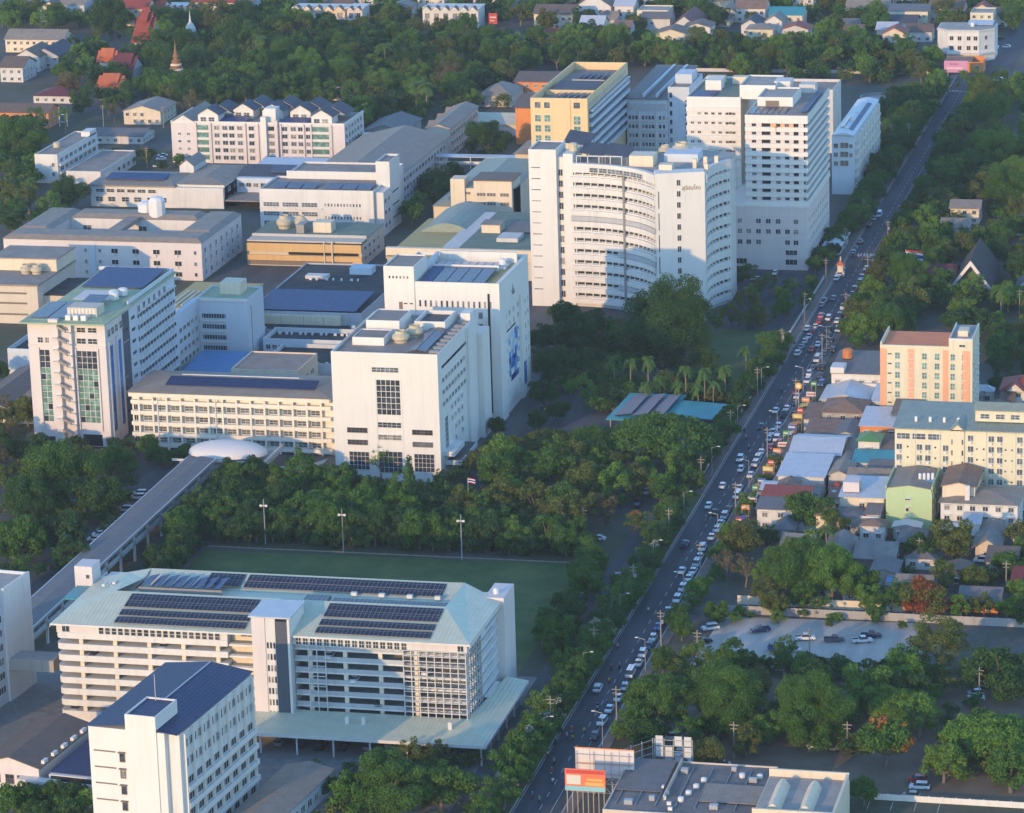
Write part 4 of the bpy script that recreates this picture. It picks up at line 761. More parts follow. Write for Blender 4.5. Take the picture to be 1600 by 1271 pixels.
# ================================================================ courtyard building
b = Bld('courtyard_building', 'white courtyard building with hooded windows and taupe roofs on the left', 'building', -239, 196.5, -162.2, 245); W, D = b.W, b.D
b.box('walls', 0, W, 0, 13, 0, 14.0, PINKW); b.box('walls', 0, 13, 13.02, D, 0, 14.0, PINKW); b.box('walls', W - 13, W, 13.02, D, 0, 14.0, PINKW); b.box('walls', 13.02, W - 13.02, D - 12, D, 0, 14.0, WHITE)
for a in ((0, W, 0, 13), (0, 13, 13.3, D), (W - 13, W, 13.3, D), (13.3, W - 13.3, D - 12, D)):
    x0, x1, y0, y1 = a; b.mb('roof', MB().add([(x0 - .4, y0 - .4, 14.2), (x1 + .4, y0 - .4, 14.2), (x1 + .4, y1, 14.2), (x0 - .4, y1, 14.2), (x0 + 2, y0 + 2, 15.6), (x1 - 2, y0 + 2, 15.6), (x1 - 2, y1 - 2, 15.6), (x0 + 2, y1 - 2, 15.6)], [(3, 2, 1, 0), (4, 5, 6, 7), (0, 1, 5, 4), (1, 2, 6, 5), (2, 3, 7, 6), (3, 0, 4, 7)]), T_TAUPE)
for z in (9.6, 5.4, 1.4): b.wins('F', [6.6, 14.6, 22.5, 42, 50.2, 58.2, 66.4], [z], 2.5, 1.7, 'ac', gl=DARK); b.wins('F', [1, 31.5, 37, 73.8], [z + .2], 1.0, 1.3)
b.box('stair_glazing', 33.6, 35.8, -.2, 0, 1, 13, BLUEW)
for z in (9.8, 5.8, 1.6): b.wins('R', [3 + i * 6.5 for i in range(7)], [z], 1.9, 1.9, 'ac')
b.wins('F', [18, 40, 60], [9.6], 3.2, 1.8, 'ac', p=D - 12); b.tank(46.5, 40, 12, 3.2, 10.5); b.tank(41, 44, 14, 3.4, 5.5); b.box('connector', 36, 41, 13.1, 36, 13.6, 15.2, R_CON); b.win('F', 31, 9, 2.2, 3.2, gl=DARK, p=D - 11.98)
# ================================================================ kitchen block with plant on roof
b = Bld('laundry_block', 'ochre laundry block with roof plant and cooling towers', 'building', -153.3, 222, -107, 254); W, D = b.W, b.D
b.box('walls', 0, W - 2, 1, D, 0, 9.6, BEIGE); b.box('fascia', 0, W - 2, 0, 1, 5.6, 8.8, OCHRE); b.box('fascia', 0, W - 2, .2, .98, 2.2, 4.2, OCHRE); b.win('F', 16, 4.3, 27, 1.2, 'slot', gl=DARK, p=.95); b.win('F', .5, .3, 40, 1.8, 'slot', gl=LOUV, p=.95); b.box('roof_deck', -.3, W - 1.7, 8, D, 9.62, 9.9, R_GRN); b.box('roof_front', -.3, W - 1.7, -.2, 7.9, 8.82, 9.1, R_BLK)
b.cooling(9, 20, 9.9, 3.0, 5); b.cooling(14.5, 23, 9.9, 2.6, 4.4); b.box('plant_room', 22, 29, 14, 20, 9.9, 13.8, CREAM); b.box('plant_unit', 16, 19, 12, 18, 9.9, 13.2, STEEL); b.box('pipe', 30, 30.3, -.3, 0, 0, 10, WHITE); b.box('pipe', 33, 33.5, -.5, 0, 0, 10, BEIGE); b.box('rail', 0, W - 2, 7.8, 7.95, 9.2, 10.6, METAL)
b.wins('R', [4, 10, 16, 22], [2, 5.6], 3, 1.5, p=W - 2)
# ================================================================ left edge beige blocks
b = Bld('service_block', 'beige service block with rusty roofs at left edge', 'building', -232, 128, -200, 166); W, D = b.W, b.D
b.box('walls', 0, W, 0, D, 0, 13.6, BEIGE); b.box('roof', -.5, W + .5, -.5, D + .4, 13.6, 14.2, R_CON); b.box('upper', 8, W, 20, D, 14.2, 18.5, CREAM); b.box('upper_roof', 7.5, W + .5, 19.5, D + .5, 18.5, 18.9, R_CON); b.cooling(22, 16, 14.2, 2.2, 3.4); b.cooling(26, 16, 14.2, 2.2, 3.4)
for z in (3, 7, 10.6): b.win('F', 4, z, 24, .7, 'slot', gl=LOUV)
b.box('wing', W, W + 14, 6, 30, 0, 9, BEIGE); b.box('wing_roof', W + .01, W + 14.3, 5.6, 30.3, 9, 9.4, R_BLK)
b = Bld('shaded_ward', 'shaded white ward with finned rail at left edge', 'building', -186, 62, -158, 128); b.block(9, BLUEW, R_BLK, par=1.6); b.wins('R', [2 + 5 * i for i in range(12)], [1.5, 4.6], 2.4, 1.6)
for i in range(18): b.box('fin', 27.9, 28.4, 2 + i * 3.4, 3.2 + i * 3.4, 7.6, 9.4, WHITE)
b = Bld('red_roof_shed', 'low brown roofed sheds left of the stair tower', 'shed', -178, 6, -152, 52); b.box('walls', 0, 26, 0, 46, 0, 5, BEIGE); b.gable(0, 13, 0, 46, 5, 2.4, T_BRWN, 'y', .5, BEIGE); b.gable(13.2, 26, 0, 46, 5, 2.4, T_RUST, 'y', .5, BEIGE)
b = Bld('white_hostel', 'white hostel with balcony side at upper left among trees', 'building', -287, 356, -277, 405); W, D = b.W, b.D
b.block(12.2, WHITE, R_CON, par=.6); b.tank(4, 16, 11.8, 1.6, 2.4, FRP); b.box('roof_house', 6, W, 40, 48, 11.6, 13.8, WHITE)
for z in (1.2, 4.6, 8.2): b.wins('R', [3 + i * 5.6 for i in range(8)], [z], 3.8, 1.7); b.box('balcony_band', W, W + 1, 1, D - 1, z - 1, z - .1, CLEAN)
b.wins('F', [7.4], [3, 7], 1.2, 1.6)
b = Bld('white_hostel', 'lower flat roofed annex right of the white hostel', 'building', -272, 352, -257, 396); b.block(6.2, WHITE, R_CON, par=.5); b.wins('R', [3 + i * 6 for i in range(7)], [1.6], 3, 1.8)
# ================================================================ residence at lower left with solar roof
b = Bld('residence_block', 'white residence block with dark blue solar roof at lower left', 'building', -17.2, -324, 3.6, -283, rot=-6.0); W, D = b.W, b.D
b.box('walls', 0, W - 2.8, 0, D, 0, 31.3, CLEAN); b.box('walls', W - 2.8, W, 1.5, D, 0, 30.6, WHITE); b.box('penthouse', 9.0, 16.2, -.3, 11, 0, 34.6, CLEAN); b.mb('penthouse_rim', MB().box(9, 16.2, -.3, 0, 34.6, 35).box(9, 9.3, 0, 11, 34.6, 35).box(15.9, 16.2, 0, 11, 34.6, 35).box(9.3, 15.9, 10.7, 11, 34.6, 35), CLEAN); b.box('penthouse_top', 9.3, 15.9, 0, 10.7, 34.4, 34.65, SOL)
r = MB().add([(-.6, -.3, 31.4), (W * .52, -.3, 32.6), (W + .3, -.3, 31.2), (W + .3, D + .3, 31.2), (W * .52, D + .3, 32.6), (-.6, D + .3, 31.4)], [(0, 1, 4, 5), (1, 2, 3, 4)]); b.mb('roof', r, SOL)
b.box('ridge_cap', W * .52 - .15, W * .52 + .15, 11, D, 32.6, 32.8, METAL); b.box('antenna', 12, 12.15, 9, 9.15, 35, 41, METAL); b.wins('F', [7.2], [5.2 + 3.75 * i for i in range(6)], 1.1, 1.9, 'hood', LOUV); b.wins('F', [1.0], [7.0 + 3.75 * i for i in range(6)], 5.2, .35, 'slot', gl=LOUV)
for k in range(9): b.box('fin', W, W + .7, 3 + k * 4.6, 3.35 + k * 4.6, 0, 30.4, CLEAN)
b.wins('R', [4.0 + i * 2.3 for i in range(16)], [26.8, 22.4], 1.3, 1.9); 
for z in (18.2, 14.4, 10.6, 6.8, 3.0): b.wins('R', [4 + i * 4.6 for i in range(8)], [z], 3.4, 1.6, gl=DARK); b.box('balcony_band', W, W + .9, 3.4, D, z - 1.3, z - .1, WHITE)
b = Bld('gate_house', 'small white block with brown roof, solar strip and vent row at lower left', 'building', -56, -292, -41.5, -262, rot=-6); b.box('walls', 0, 14.5, 0, 28, 0, 8, PINKW); b.gable(0, 14.5, 0, 28, 8, 2.2, T_BRWN, 'y', .6, PINKW); b.solar(8.4, 13.4, 1, 26, 9.9, SOL, 0, -1.4); b.wins('F', [2.5, 6, 9], [3.8], 2, 2, 'grid', LOUV)
for k in range(5): b.box('roof_vent', 14.2, 15, 2 + k * 5, 4 + k * 5, 8.4, 9.2, CLEAN)
b.box('porch_wall', 10, 20, -2.5, -.1, 0, 6, WHITE)
b = Bld('solar_hall', 'low hall with flat dark solar roof between gate house and residence', 'building', -39, -294, -19, -264, rot=-6); b.box('walls', 0, 20, 0, 30, 0, 7, WHITE); b.solar(-.4, 20.4, 1, 30, 7.1, SOL, .4, name='roof'); 
for z in (1.6, 4.6): b.box('balcony_band', 0, 20, -.6, -.05, z, z + .9, WHITE); b.win('F', .4, z + 1.0, 19, 1.2, 'slot', gl=DARK)
b = Bld('edge_block', 'shaded white block with ribbon windows cut by left edge', 'building', -98.5, -272, -77, -216, rot=-6); W, D = b.W, b.D
b.block(29, BLUEW, R_LGT, par=.8); b.box('side_wall', W, W + .6, 42, D, 0, 29.2, WHITE)
for z in (3, 6.6, 10.2, 13.8, 17.4, 21, 24.6): b.wins('R', [2 + i * 5 for i in range(8)], [z], 3.8, 1.8)
b = Bld('bottom_shed', 'long taupe roofed shed at bottom edge beside dark trees', 'shed', 8, -316, 18.5, -275, rot=-6); b.box('walls', 0, 10.5, 0, 40, 0, 5.2, BLUEW); b.gable(0, 10.5, 0, 40, 5.2, 1.4, T_TAUPE, 'y', .8, BLUEW); b.wins('R', [2 + 4 * i for i in range(9)], [1.4], 2.4, 1.8)
# ================================================================ dome and elevated walkway
b = Bld('domed_hall', 'white domed pavilion roof at head of the elevated walkway', 'pavilion', -91, -47, -64.5, -29); W, D = b.W, b.D
b.box('floor', 0, W, 0, D, 4.0, 4.6, CONC); v = []; f = []; nu, nv = 20, 8
for j in range(nv + 1):
    for i in range(nu): a = 2 * math.pi * i / nu; e_ = math.pi / 2 * j / nv; v.append((W / 2 + (W / 2 - 1.0) * math.cos(a) * math.cos(e_), D / 2 + (D / 2 - 1.5) * math.sin(a) * math.cos(e_), 6.6 + 3.6 * math.sin(e_)))
for j in range(nv):
    for i in range(nu): f.append((j * nu + i, j * nu + (i + 1) % nu, (j + 1) * nu + (i + 1) % nu, (j + 1) * nu + i))
o_ = b.mb('dome', MB().add(v, f), plain('white membrane', (.72, .68, .63), .6)); o_.data.polygons.foreach_set('use_smooth', [True] * len(o_.data.polygons))
b.mb('rim', MB().box(-1, W + 1, -1, -.6, 6.5, 7.1).box(W + .6, W + 1, -1, D, 6.5, 7.1), WHITE)
for i in range(6): b.box('post', 1 + i * 5, 1.4 + i * 5, .2, .6, 0, 6.6, WHITE)
b = Bld('elevated_walkway', 'long grey roofed elevated walkway running to the domed pavilion', 'walkway', -86, -200, -78, -52, foot=False)
L_ = 150; b.mb('roof', MB().add([(-.3, -6, 8.3), (4, -6, 8.8), (8.3, -6, 8.3), (8.3, L_, 8.3), (4, L_, 8.8), (-.3, L_, 8.3), (-.3, -6, 8.0), (8.3, -6, 8.0), (8.3, L_, 8.0), (-.3, L_, 8.0)], [(0, 1, 4, 5), (1, 2, 3, 4), (9, 8, 7, 6), (2, 7, 8, 3), (5, 9, 6, 0)]), T_GREY)
b.box('gutter', 8.2, 8.6, -6, L_, 7.7, 8.4, METAL); b.box('gutter', -.7, -.3, -6, L_, 7.7, 8.4, METAL); b.box('deck', 0, 8, -6, L_, 4.4, 5.0, CONC); b.box('parapet', 7.6, 8, -6, L_, 5.0, 6.0, GREYP); b.box('parapet', 0, .4, -6, L_, 5.0, 6.0, GREYP)
for i in range(14): b.box('column', 7.4, 8, -2 + i * 11.4, -1.3 + i * 11.4, 0, 8.0, WHITE2); b.box('column', 0, .5, -2 + i * 11.4, -1.4 + i * 11.4, 0, 8.0, WHITE2)
for i in range(38): b.box('mullion', 7.85, 8.02, -4 + i * 4, -3.85 + i * 4, 6, 8, METAL)
b = Bld('covered_ramp', 'green sheet covered ramp between domed pavilion and white front block', 'walkway', -64, -52, -44.6, -40, foot=False)
b.mb('roof', MB().add([(0, 0, 5.6), (12, 1, 5.8), (19, 3, 7.8), (19, 8, 7.8), (12, 6, 5.8), (0, 5, 5.6)], [(0, 1, 4, 5), (1, 2, 3, 4)]), T_SAGE)
for i in range(6): b.box('post', .5 + i * 3.4, .8 + i * 3.4, 1.4, 1.7, 0, 5.7, METAL)
# ================================================================ garden pavilion with teal roof
b = Bld('teal_pavilion', 'garden pavilion with grey sails and teal bordered roof behind rain tree', 'pavilion', 25, 20, 60, 50)
b.box('floor', 1, 34, 1, 28, .0, .4, PAVE2); b.mb('roof', MB().add([(0, 0, 4), (18, 0, 4), (20, 28, 4.6), (2, 28, 4.6), (0, 0, 4.4), (18, 0, 4.4), (20, 28, 5), (2, 28, 5)], [(3, 2, 1, 0), (4, 5, 6, 7), (0, 1, 5, 4), (1, 2, 6, 5), (2, 3, 7, 6), (3, 0, 4, 7)]), T_TEAL)
for k in range(3): b.mb('sail', MB().add([(2 + k * 5, 3, 4.7), (7.4 + k * 5, 3, 5.6), (9 + k * 5, 25, 6.2), (4 + k * 5, 25, 5.2)], [(0, 1, 2, 3)]), plain('grey fabric', (.22, .22, .25), .8))
b.mb('roof', MB().add([(18.2, 6, 4), (34, 4, 4), (35, 20, 4.4), (19, 23, 4.4), (18.2, 6, 4.3), (34, 4, 4.3), (35, 20, 4.7), (19, 23, 4.7)], [(3, 2, 1, 0), (4, 5, 6, 7), (0, 1, 5, 4), (1, 2, 6, 5), (2, 3, 7, 6), (3, 0, 4, 7)]), T_TEAL)
b.mb('posts', MB().box(1, 1.4, 1, 1.4, 0, 4).box(17, 17.4, 1, 1.4, 0, 4).box(33, 33.4, 5, 5.4, 0, 4).box(33.4, 33.8, 18, 18.4, 0, 4), STEEL)
# ================================================================ town on the right of the road
def house(label, x0, x1, y0, d, z, wall, roof, kind='gable', axis='x', rise=2.2, cat='house', name='house', wins=True, rot=0, over=.7, gl=None, frame=None):
    b_ = Bld(name, label, cat, x0, y0, x1, y0 + d, rot); W_, D_ = b_.W, b_.D
    if kind == 'flat': b_.block(z, wall, roof, par=.6)
    else:
        b_.box('walls', 0, W_, 0, D_, 0, z, wall)
        if kind == 'gable': b_.gable(0, W_, 0, D_, z, rise, roof, axis, over, wall)
        elif kind == 'hip': b_.hip(0, W_, 0, D_, z, rise, roof, over)
        else: b_.solar(-.5, W_ + .5, -.5, D_ + .5, z + .02, roof, rise, name='roof')
    if wins:
        fl = max(1, int(z / 3)); n_ = max(1, int(W_ / 3.4)); m_ = max(1, int(D_ / 4))
        zz = [.9 + i * (z / fl) for i in range(fl)]
        b_.wins('F', [W_ * (i + .5) / n_ - .7 for i in range(n_)], zz, 1.4, 1.35, 'hood', frame, gl, skip=.12); b_.wins('R', [D_ * (i + .5) / m_ - .7 for i in range(m_)], zz, 1.4, 1.35, 'plain', frame, gl, skip=.12)
    return b_
def at_px(pl, pr, py, z): x0, y0 = G(pl, py, z); return x0, G(pr, py, z)[0], y0
# salmon apartment block
b = Bld('apartment_block', 'cream and salmon apartment block with terracotta roof by the road', 'building', 107.5, 34.5, 135.5, 54); W, D = b.W, b.D
b.box('walls', 0, 20.8, 0, D, 0, 26, YELL); b.box('stair_tower', 20.82, W, -.2, D, 0, 28.6, YELL); b.box('roof_deck', .5, 20.8, .5, D - .5, 26.0, 26.25, R_TERR)
b.mb('parapet', MB().box(0, 20.8, -.2, .4, 26, 26.8).box(0, .5, .4, D, 26, 27.6), YELL); b.mb('tower_parapet', MB().box(20.82, W, -.2, .2, 28.6, 29.4).box(W - .4, W, .2, D, 28.6, 29.4).box(20.82, 21.2, .2, D, 28.6, 29.4), WHITE); b.box('tower_roof', 21.2, W - .4, .2, D, 28.6, 28.7, R_LGT); b.box('tank_room', 23, 26, 5, 10, 28.7, 30.5, CREAM)
for u in (.0, 8.4, 19.0): b.box('pilaster', u, u + 1.9, -.12, 0, 0, 25.6, PEACH)
b.box('pilaster', W - 3.0, W - .8, -.35, -.2, 0, 25.6, PEACH)
zz = [1.2 + 3.05 * i for i in range(8)]; b.wins('F', [4.6, 8.7, 12.8, 16.6], zz, 1.35, 1.9, 'grid', gl=GL_G); b.wins('F', [21.4], zz, 1.3, 1.9, 'grid', gl=GL_G, p=-.2); b.wins('F', [24.8], zz, 1.3, 1.9, 'grid', gl=GL_G, p=-.2)
b.wins('F', [2.3], [2.4 + 3.05 * i for i in range(8)], 1.2, .4, 'slot'); b.win('F', 24.0, 26.8, 1.7, .7, p=-.2); b.wins('R', [3, 8, 13], zz, 1.2, 1.5, 'hood')
# yellow apartment block
b = Bld('apartment_block', 'pale yellow apartment block with sage roof and air conditioners', 'building', 121.7, -42.3, 160, -20); W, D = b.W, b.D
b.box('walls', 0, W, 0, D, 0, 22.8, YELL); b.mb('roof', MB().add([(-.6, -.6, 22.8), (W + .6, -.6, 22.8), (W + .6, D, 24.6), (-.6, D, 24.6), (-.6, -.6, 23.1), (W + .6, -.6, 23.1), (W + .6, D, 24.9), (-.6, D, 24.9)], [(3, 2, 1, 0), (4, 5, 6, 7), (0, 1, 5, 4), (1, 2, 6, 5), (2, 3, 7, 6), (3, 0, 4, 7)]), T_SAGE)
b.box('gable_bay', 15.8, 19.6, -.5, 0, 12, 22.8, YELL); b.gable(15.8, 19.6, -.6, 9, 22.8, 1.9, T_SAGE, 'y', .4, YELL, 'gable_roof'); b.box('roof_house', 22, 36, 6, 12, 24, 27.2, YELL); b.gable(22, 36, 6, 12, 27.2, 1.6, T_SAGE, 'x', .5, YELL, 'upper_roof')
b.wins('F', [23.5, 27.8, 32], [24.9], 2.4, 1.3, 'grid', gl=GL_T, p=6)
zz = [1.0 + 3.15 * i for i in range(7)]; b.wins('F', [.5, 6.2, 8.6, 13.6, 20.6, 26.4, 28.8, 34.4], zz[:-1], 1.5, 1.6, 'ac', gl=GL_T); b.wins('F', [.6, 5.0, 9.4], zz[-1:], 3.6, 1.6, 'grid', gl=GL_T); b.wins('F', [20.6, 26.4, 28.8, 34.4], zz[-1:], 1.5, 1.6, 'ac', gl=GL_T)
b.wins('F', [3.4, 11.2, 22.9, 24.8, 30.9, 32.7], [z + .6 for z in zz[:-1]], .5, .5, 'slot'); b.wins('F', [15.95, 18.9], [12.4, 15.6, 18.8], .45, 1.5, 'slot', p=-.5)
for x in (5.6, 12.6, 25.6, 33.8): b.box('drain_pipe', x, x + .18, -.22, -.02, 0, 22.6, WHITE)
for x in (5, 9, 13, 17): b.box('roof_vent', x, x + .7, 5, 5.7, 23.6, 25, CLEAN)
# lime block
b = Bld('lime_block', 'lime green block with blank front and brown roof of water tanks', 'building', 121.9, -63.7, 134.7, -44.5); W, D = b.W, b.D
b.box('walls', 0, W, 0, D, 0, 11.6, LIME); b.gable(0, W, 0, D, 11.6, 1.0, T_TAUPE, 'y', .1, LIME); b.mb('side_parapet', MB().box(W - .2, W + .15, 0, D, 11.0, 12.6).box(-.15, .2, 0, D, 11, 12.4), LIME)
for i in range(4): b.tank(8.6 + i * 1.15, 7.5 + i * .3, 12.2, .45, 1.9)
b.box('tank_stand', 8.0, 13, 6.5, 9, 11.9, 12.2, T_BLUE); b.wins('F', [5.6], [2.2, 5.2], .8, 1.0, 'hood'); b.win('F', 5.4, 8.4, 1.3, .5, 'hood'); b.box('drain_pipe', 7.0, 7.15, -.15, -.02, 0, 9.4, WHITE); b.wins('R', [3, 8, 13], [2, 5.4, 8.4], 1.2, 1.3)
b = house('long white shop with taupe roof beside lime block', 137.4, 158.5, -66.2, 16, 9, WHITE, T_TAUPE, 'hip', rise=1.6, cat='shop', name='shop'); b.box('loft', 0, 9, 4, 22, 9, 12.4, CREAM); b.gable(0, 9, 4, 22, 12.4, 1.3, T_RUST, 'y', .6, CREAM, 'loft_roof'); b.box('chimney', 6.5, 7.8, 1.4, 2.6, 9, 13.5, PINKW)
b = house('white shop house with grey lean-to roof and orange rooftop tank', 88, 103.4, 66, 22, 8.6, WHITE, T_GREY, 'lean', rise=1.6, cat='shop', name='shop'); b.box('front_wall', -.3, 4, -.3, 6, 8.6, 10.6, WHITE); b.tank(3.2, 14, 10.0, 1.7, 3.2, plain('orange tank paint', (.55, .20, .07), .6)); b.box('balcony', 2, 15, -1.4, -.1, 5, 6, WHITE)
house('market shed with pale blue pitched sheet roof near kerb', 87.3, 101.4, 48.5, 17, 4.6, WHITE2, T_SILV, 'gable', 'y', 2.2, 'shed', 'shed')
house('old house with brown hip roof beside the market shed', 90.4, 103, 29.8, 15, 6.2, CONC, T_RUST, 'hip', rise=2.6)
b = house('orange walled house with two grey sheet roofs before salmon block', 104.4, 119.5, 12, 17, 7.4, ORANGE, T_SILV, 'lean', rise=1.2); b.solar(8, 17, 9, 22, 8.6, T_GREY, 1.4, name='upper_roof'); b.box('annex', -.6, 6, 17.1, 27, 0, 6, CREAM)
b = house('house with reddish brown hip roof in front of salmon block', 121.5, 137.2, 14.5, 14, 8.6, CREAM, T_RED, 'hip', rise=3.2); b.box('roof_vent', 6, 6.6, 4, 5, 10.6, 11.6, CLEAN)
house('workshop with buckled silver sheet roof by the kerb', 87.6, 102, -15, 20, 6, WHITE2, T_SILV, 'gable', 'x', 2.4, 'workshop', 'workshop')
house('narrow white house with bright green hip roof', 106.6, 112.8, -8, 8, 8.6, WHITE, T_GREEN, 'hip', rise=1.8); house('low annex with teal sheet roof and pale walls', 106.6, 119, -20, 9, 5.6, PINKW, T_TEAL, 'lean', rise=1.2)
house('dark roofed shack behind green roofed house', 113.4, 119.6, -9, 14, 6.4, CONC, T_RUST, 'lean', rise=.8)
b = house('white warehouse with pale grey sheet roof by the kerb', 87.4, 100.6, -37, 19, 5.8, WHITE, T_SILV, 'lean', rise=1.2, cat='warehouse', name='warehouse'); b.box('awning', -2, 0, 0, 19, 3.4, 3.6, T_TAUPE)
b = house('white shop with red front roof and grey back roof', 86.8, 100, -70.5, 9, 6.2, WHITE, T_GREY, 'lean', rise=1.0, cat='shop', name='shop'); b.solar(-.4, 13.6, 9.2, 17, 7.4, T_RED, .8, name='rear_roof'); b.box('rear_walls', 0, 13.2, 9.3, 16.6, 0, 7.3, WHITE)
b = house('cream house with pale sheet roof left of lime block', 108.6, 121, -60.5, 17, 7.6, CREAM, T_SILV, 'lean', rise=1.0); b.box('roof_room', .5, 5, 3, 8, 8.2, 11.0, PINKW); b.box('yard_wall', -9, 12, -9, -8.6, 0, 5.0, CLEAN); b.box('yard_roof', -9, 8, -8.5, -3, 4.6, 4.9, T_FIBRE)
b = house('small garden kiosk with red pyramid roof and round white tank', 103.4, 107, -44, 4, 4.6, WHITE, T_RED, 'hip', rise=1.8, cat='kiosk', name='kiosk', wins=False); b.tank(1.6, -2.2, 0, 1.3, 5)
house('white cottage with dark brown roof behind warehouse', 101.5, 107.5, -34, 12, 5.6, WHITE2, T_TAUPE, 'gable', 'y', 1.6); house('cream house with taupe roof between warehouse and cream house', 108, 120, -40, 12, 6.2, CREAM, T_TAUPE, 'gable', 'x', 2.0)
house('tan house with rusty roof right of salmon block', 138.5, 146, 6, 16, 5, BEIGE, T_RUST, 'gable', 'y', 2)
for i, (lab, x0, x1, y0, d, z, wl, rf, kd, ax) in enumerate((('lean-to with rusty roof between market shed and workshop', 88, 97, 10, 14, 4.4, CONC, T_RUST, 'lean', 'x'), ('grey shack behind lean-to near orange house', 97.5, 103.5, 9, 14, 5.2, WHITE2, T_GREY, 'gable', 'y'), ('tan roofed shed left of narrow green roofed house', 102.6, 106.2, -12, 16, 4.6, BEIGE, T_TAUPE, 'lean', 'x'), ('pale lean-to before workshop at kerb', 84.6, 87.3, -14, 16, 3.4, WHITE2, T_RUST, 'lean', 'x'), ('rusty shed at kerb before brown hip roof', 84.8, 90, 29, 14, 4, WHITE2, T_RUST, 'lean', 'x'), ('grey roofed shed behind white warehouse', 101, 107.2, -20.5, 9, 5, CONC, T_FIBRE, 'gable', 'y'), ('white shed with grey roof beside yellow apartments', 112, 121, -29, 9, 5.4, WHITE, T_GREY, 'lean', 'x'), ('brown shed right of salmon block foot', 138, 145, 40, 14, 4, BEIGE, T_BRWN, 'gable', 'y'), ('grey lean-to at salmon block left side', 103.6, 107.2, 44, 16, 6, WHITE2, T_SILV, 'lean', 'x'), ('small tan house behind cream house and lime block', 104, 112, -50, 6, 4, CREAM, T_RUST, 'lean', 'x'))):
    house(lab, x0, x1, y0, d, z, wl, rf, kd, ax, 1.2)
# dark roofed bungalows among the trees
for lab, pl, pr, py, z, d, wl, rf, kd, ax, rs in (
    ('dark fibre roofed bungalow left of lime block foot', 1290, 1328, 862, 3.4, 12, BLOCKW, T_FIBRE, 'gable', 'y', 2.4), ('dark fibre roofed bungalow with double gable below lime block', 1338, 1396, 872, 3.4, 14, BLOCKW, T_FIBRE, 'gable', 'x', 2.6),
    ('grey roofed bungalow behind tree right of lime block foot', 1405, 1440, 846, 3.2, 10, BLOCKW, T_GREY, 'hip', 'x', 2.0), ('brown porch bungalow with dark roof right of trees', 1524, 1560, 856, 3.4, 12, BEIGE, T_FIBRE, 'gable', 'y', 2.6),
    ('tan bungalow with brown gable roof behind red flame tree', 1402, 1452, 918, 3.2, 10, BEIGE, T_TAUPE, 'gable', 'x', 2.0), ('brick bungalow with dark roof beside gravel yard wall', 1502, 1560, 938, 3.2, 10, ORANGE, T_GREY, 'gable', 'x', 2.2),
    ('low shed with blue sheet roof near flame tree', 1386, 1402, 914, 2.6, 5, WHITE2, T_BLUE, 'lean', 'x', .5), ('grey roofed house behind palm near white shop', 1214, 1240, 826, 3.2, 9, BLOCKW, T_GREY, 'hip', 'x', 2.0),
    ('red brick house with maroon roof at right edge beyond flame tree', 1585, 1625, 905, 3.2, 9, ORANGE, T_MAROON, 'gable', 'x', 2.0)):
    x0, x1, y0 = at_px(pl, pr, py, z); house(lab, x0, x1, y0, d, z, wl, rf, kd, ax, rs, over=1.0)
# church with steep dark roof
b = Bld('church', 'church with very steep dark roof and white gable trim', 'church', 109.3, 205, 124.9, 236); W, D = b.W, b.D
b.box('walls', 2, 13.6, 1, D, 0, 4, CREAM); b.gable(1.5, 14.1, 2, D, 3.4, 10.0, T_DARK, 'y', 1.2, LOUV); b.mb('front_hood', MB().add(*gable_data(1.5, 14.1, -.5, 2.5, 3.3, 10.1, 'y', 1.2)), T_DARK); tr = MB()  # gable wall in louvre brown: recess shade under the trim put into its colour
for s_ in (-1, 1): tr.add([(7.8 + s_ * 7.5, -1.75, 3.2), (7.8 + s_ * 6.4, -1.75, 3.2), (7.8, -1.75, 11.4), (7.8, -1.75, 13.3), (7.8 + s_ * 7.5, -2.1, 3.2), (7.8 + s_ * 6.4, -2.1, 3.2), (7.8, -2.1, 11.4), (7.8, -2.1, 13.3)], [(0, 3, 2, 1), (4, 5, 6, 7), (0, 4, 7, 3), (1, 2, 6, 5)])
b.mb('gable_trim', tr, CLEAN); b.box('porch', 4.8, 10.8, -5, -.3, 0, 3, CREAM); b.gable(4, 11.6, -6, 0, 3, 3.2, T_DARK, 'y', .4, CREAM, 'porch_roof')
b.box('side_wing', -9, 1.4, 6, 18, 0, 5, CREAM); b.gable(-9, 1.4, 6, 18, 5, 3.5, T_MAROON, 'x', .8, CREAM, 'wing_roof'); b.wins('F', [-7.5, -4, -.8], [1.5], 1.4, 2, p=6)
b = house('white villa with red hip roof at right edge', 141.5, 156, 62, 14, 6.2, WHITE, T_RED, 'hip', rise=3.4); b.gable(2, 7, -1.5, 6, 6.2, 2.4, T_RED, 'y', .5, WHITE, 'front_gable')
house('small grey roofed house right of the church', 133, 140, 205, 12, 4, BLUEW, T_SLATE, 'gable', 'y', 2.2)
for lab, pl, pr, py, z, d, wl, rf, kd, ax, rs in (
    ('long white roadside hall with brown roof above the church', 1470, 1512, 356, 4, 14, WHITE, T_TAUPE, 'gable', 'x', 2.2), ('cream two storey house behind roadside hall', 1485, 1530, 326, 6, 12, CREAM, T_TAUPE, 'gable', 'x', 2.2),
    ('maroon roofed house under red leaved tree at right', 1575, 1612, 352, 4, 12, WHITE, T_MAROON, 'hip', 'x', 3), ('brown roofed house hidden by trees at right edge', 1590, 1630, 268, 4, 14, WHITE2, T_BRWN, 'gable', 'x', 3)):
    x0, x1, y0 = at_px(pl, pr, py, z); house(lab, x0, x1, y0, d, z, wl, rf, kd, ax, rs)
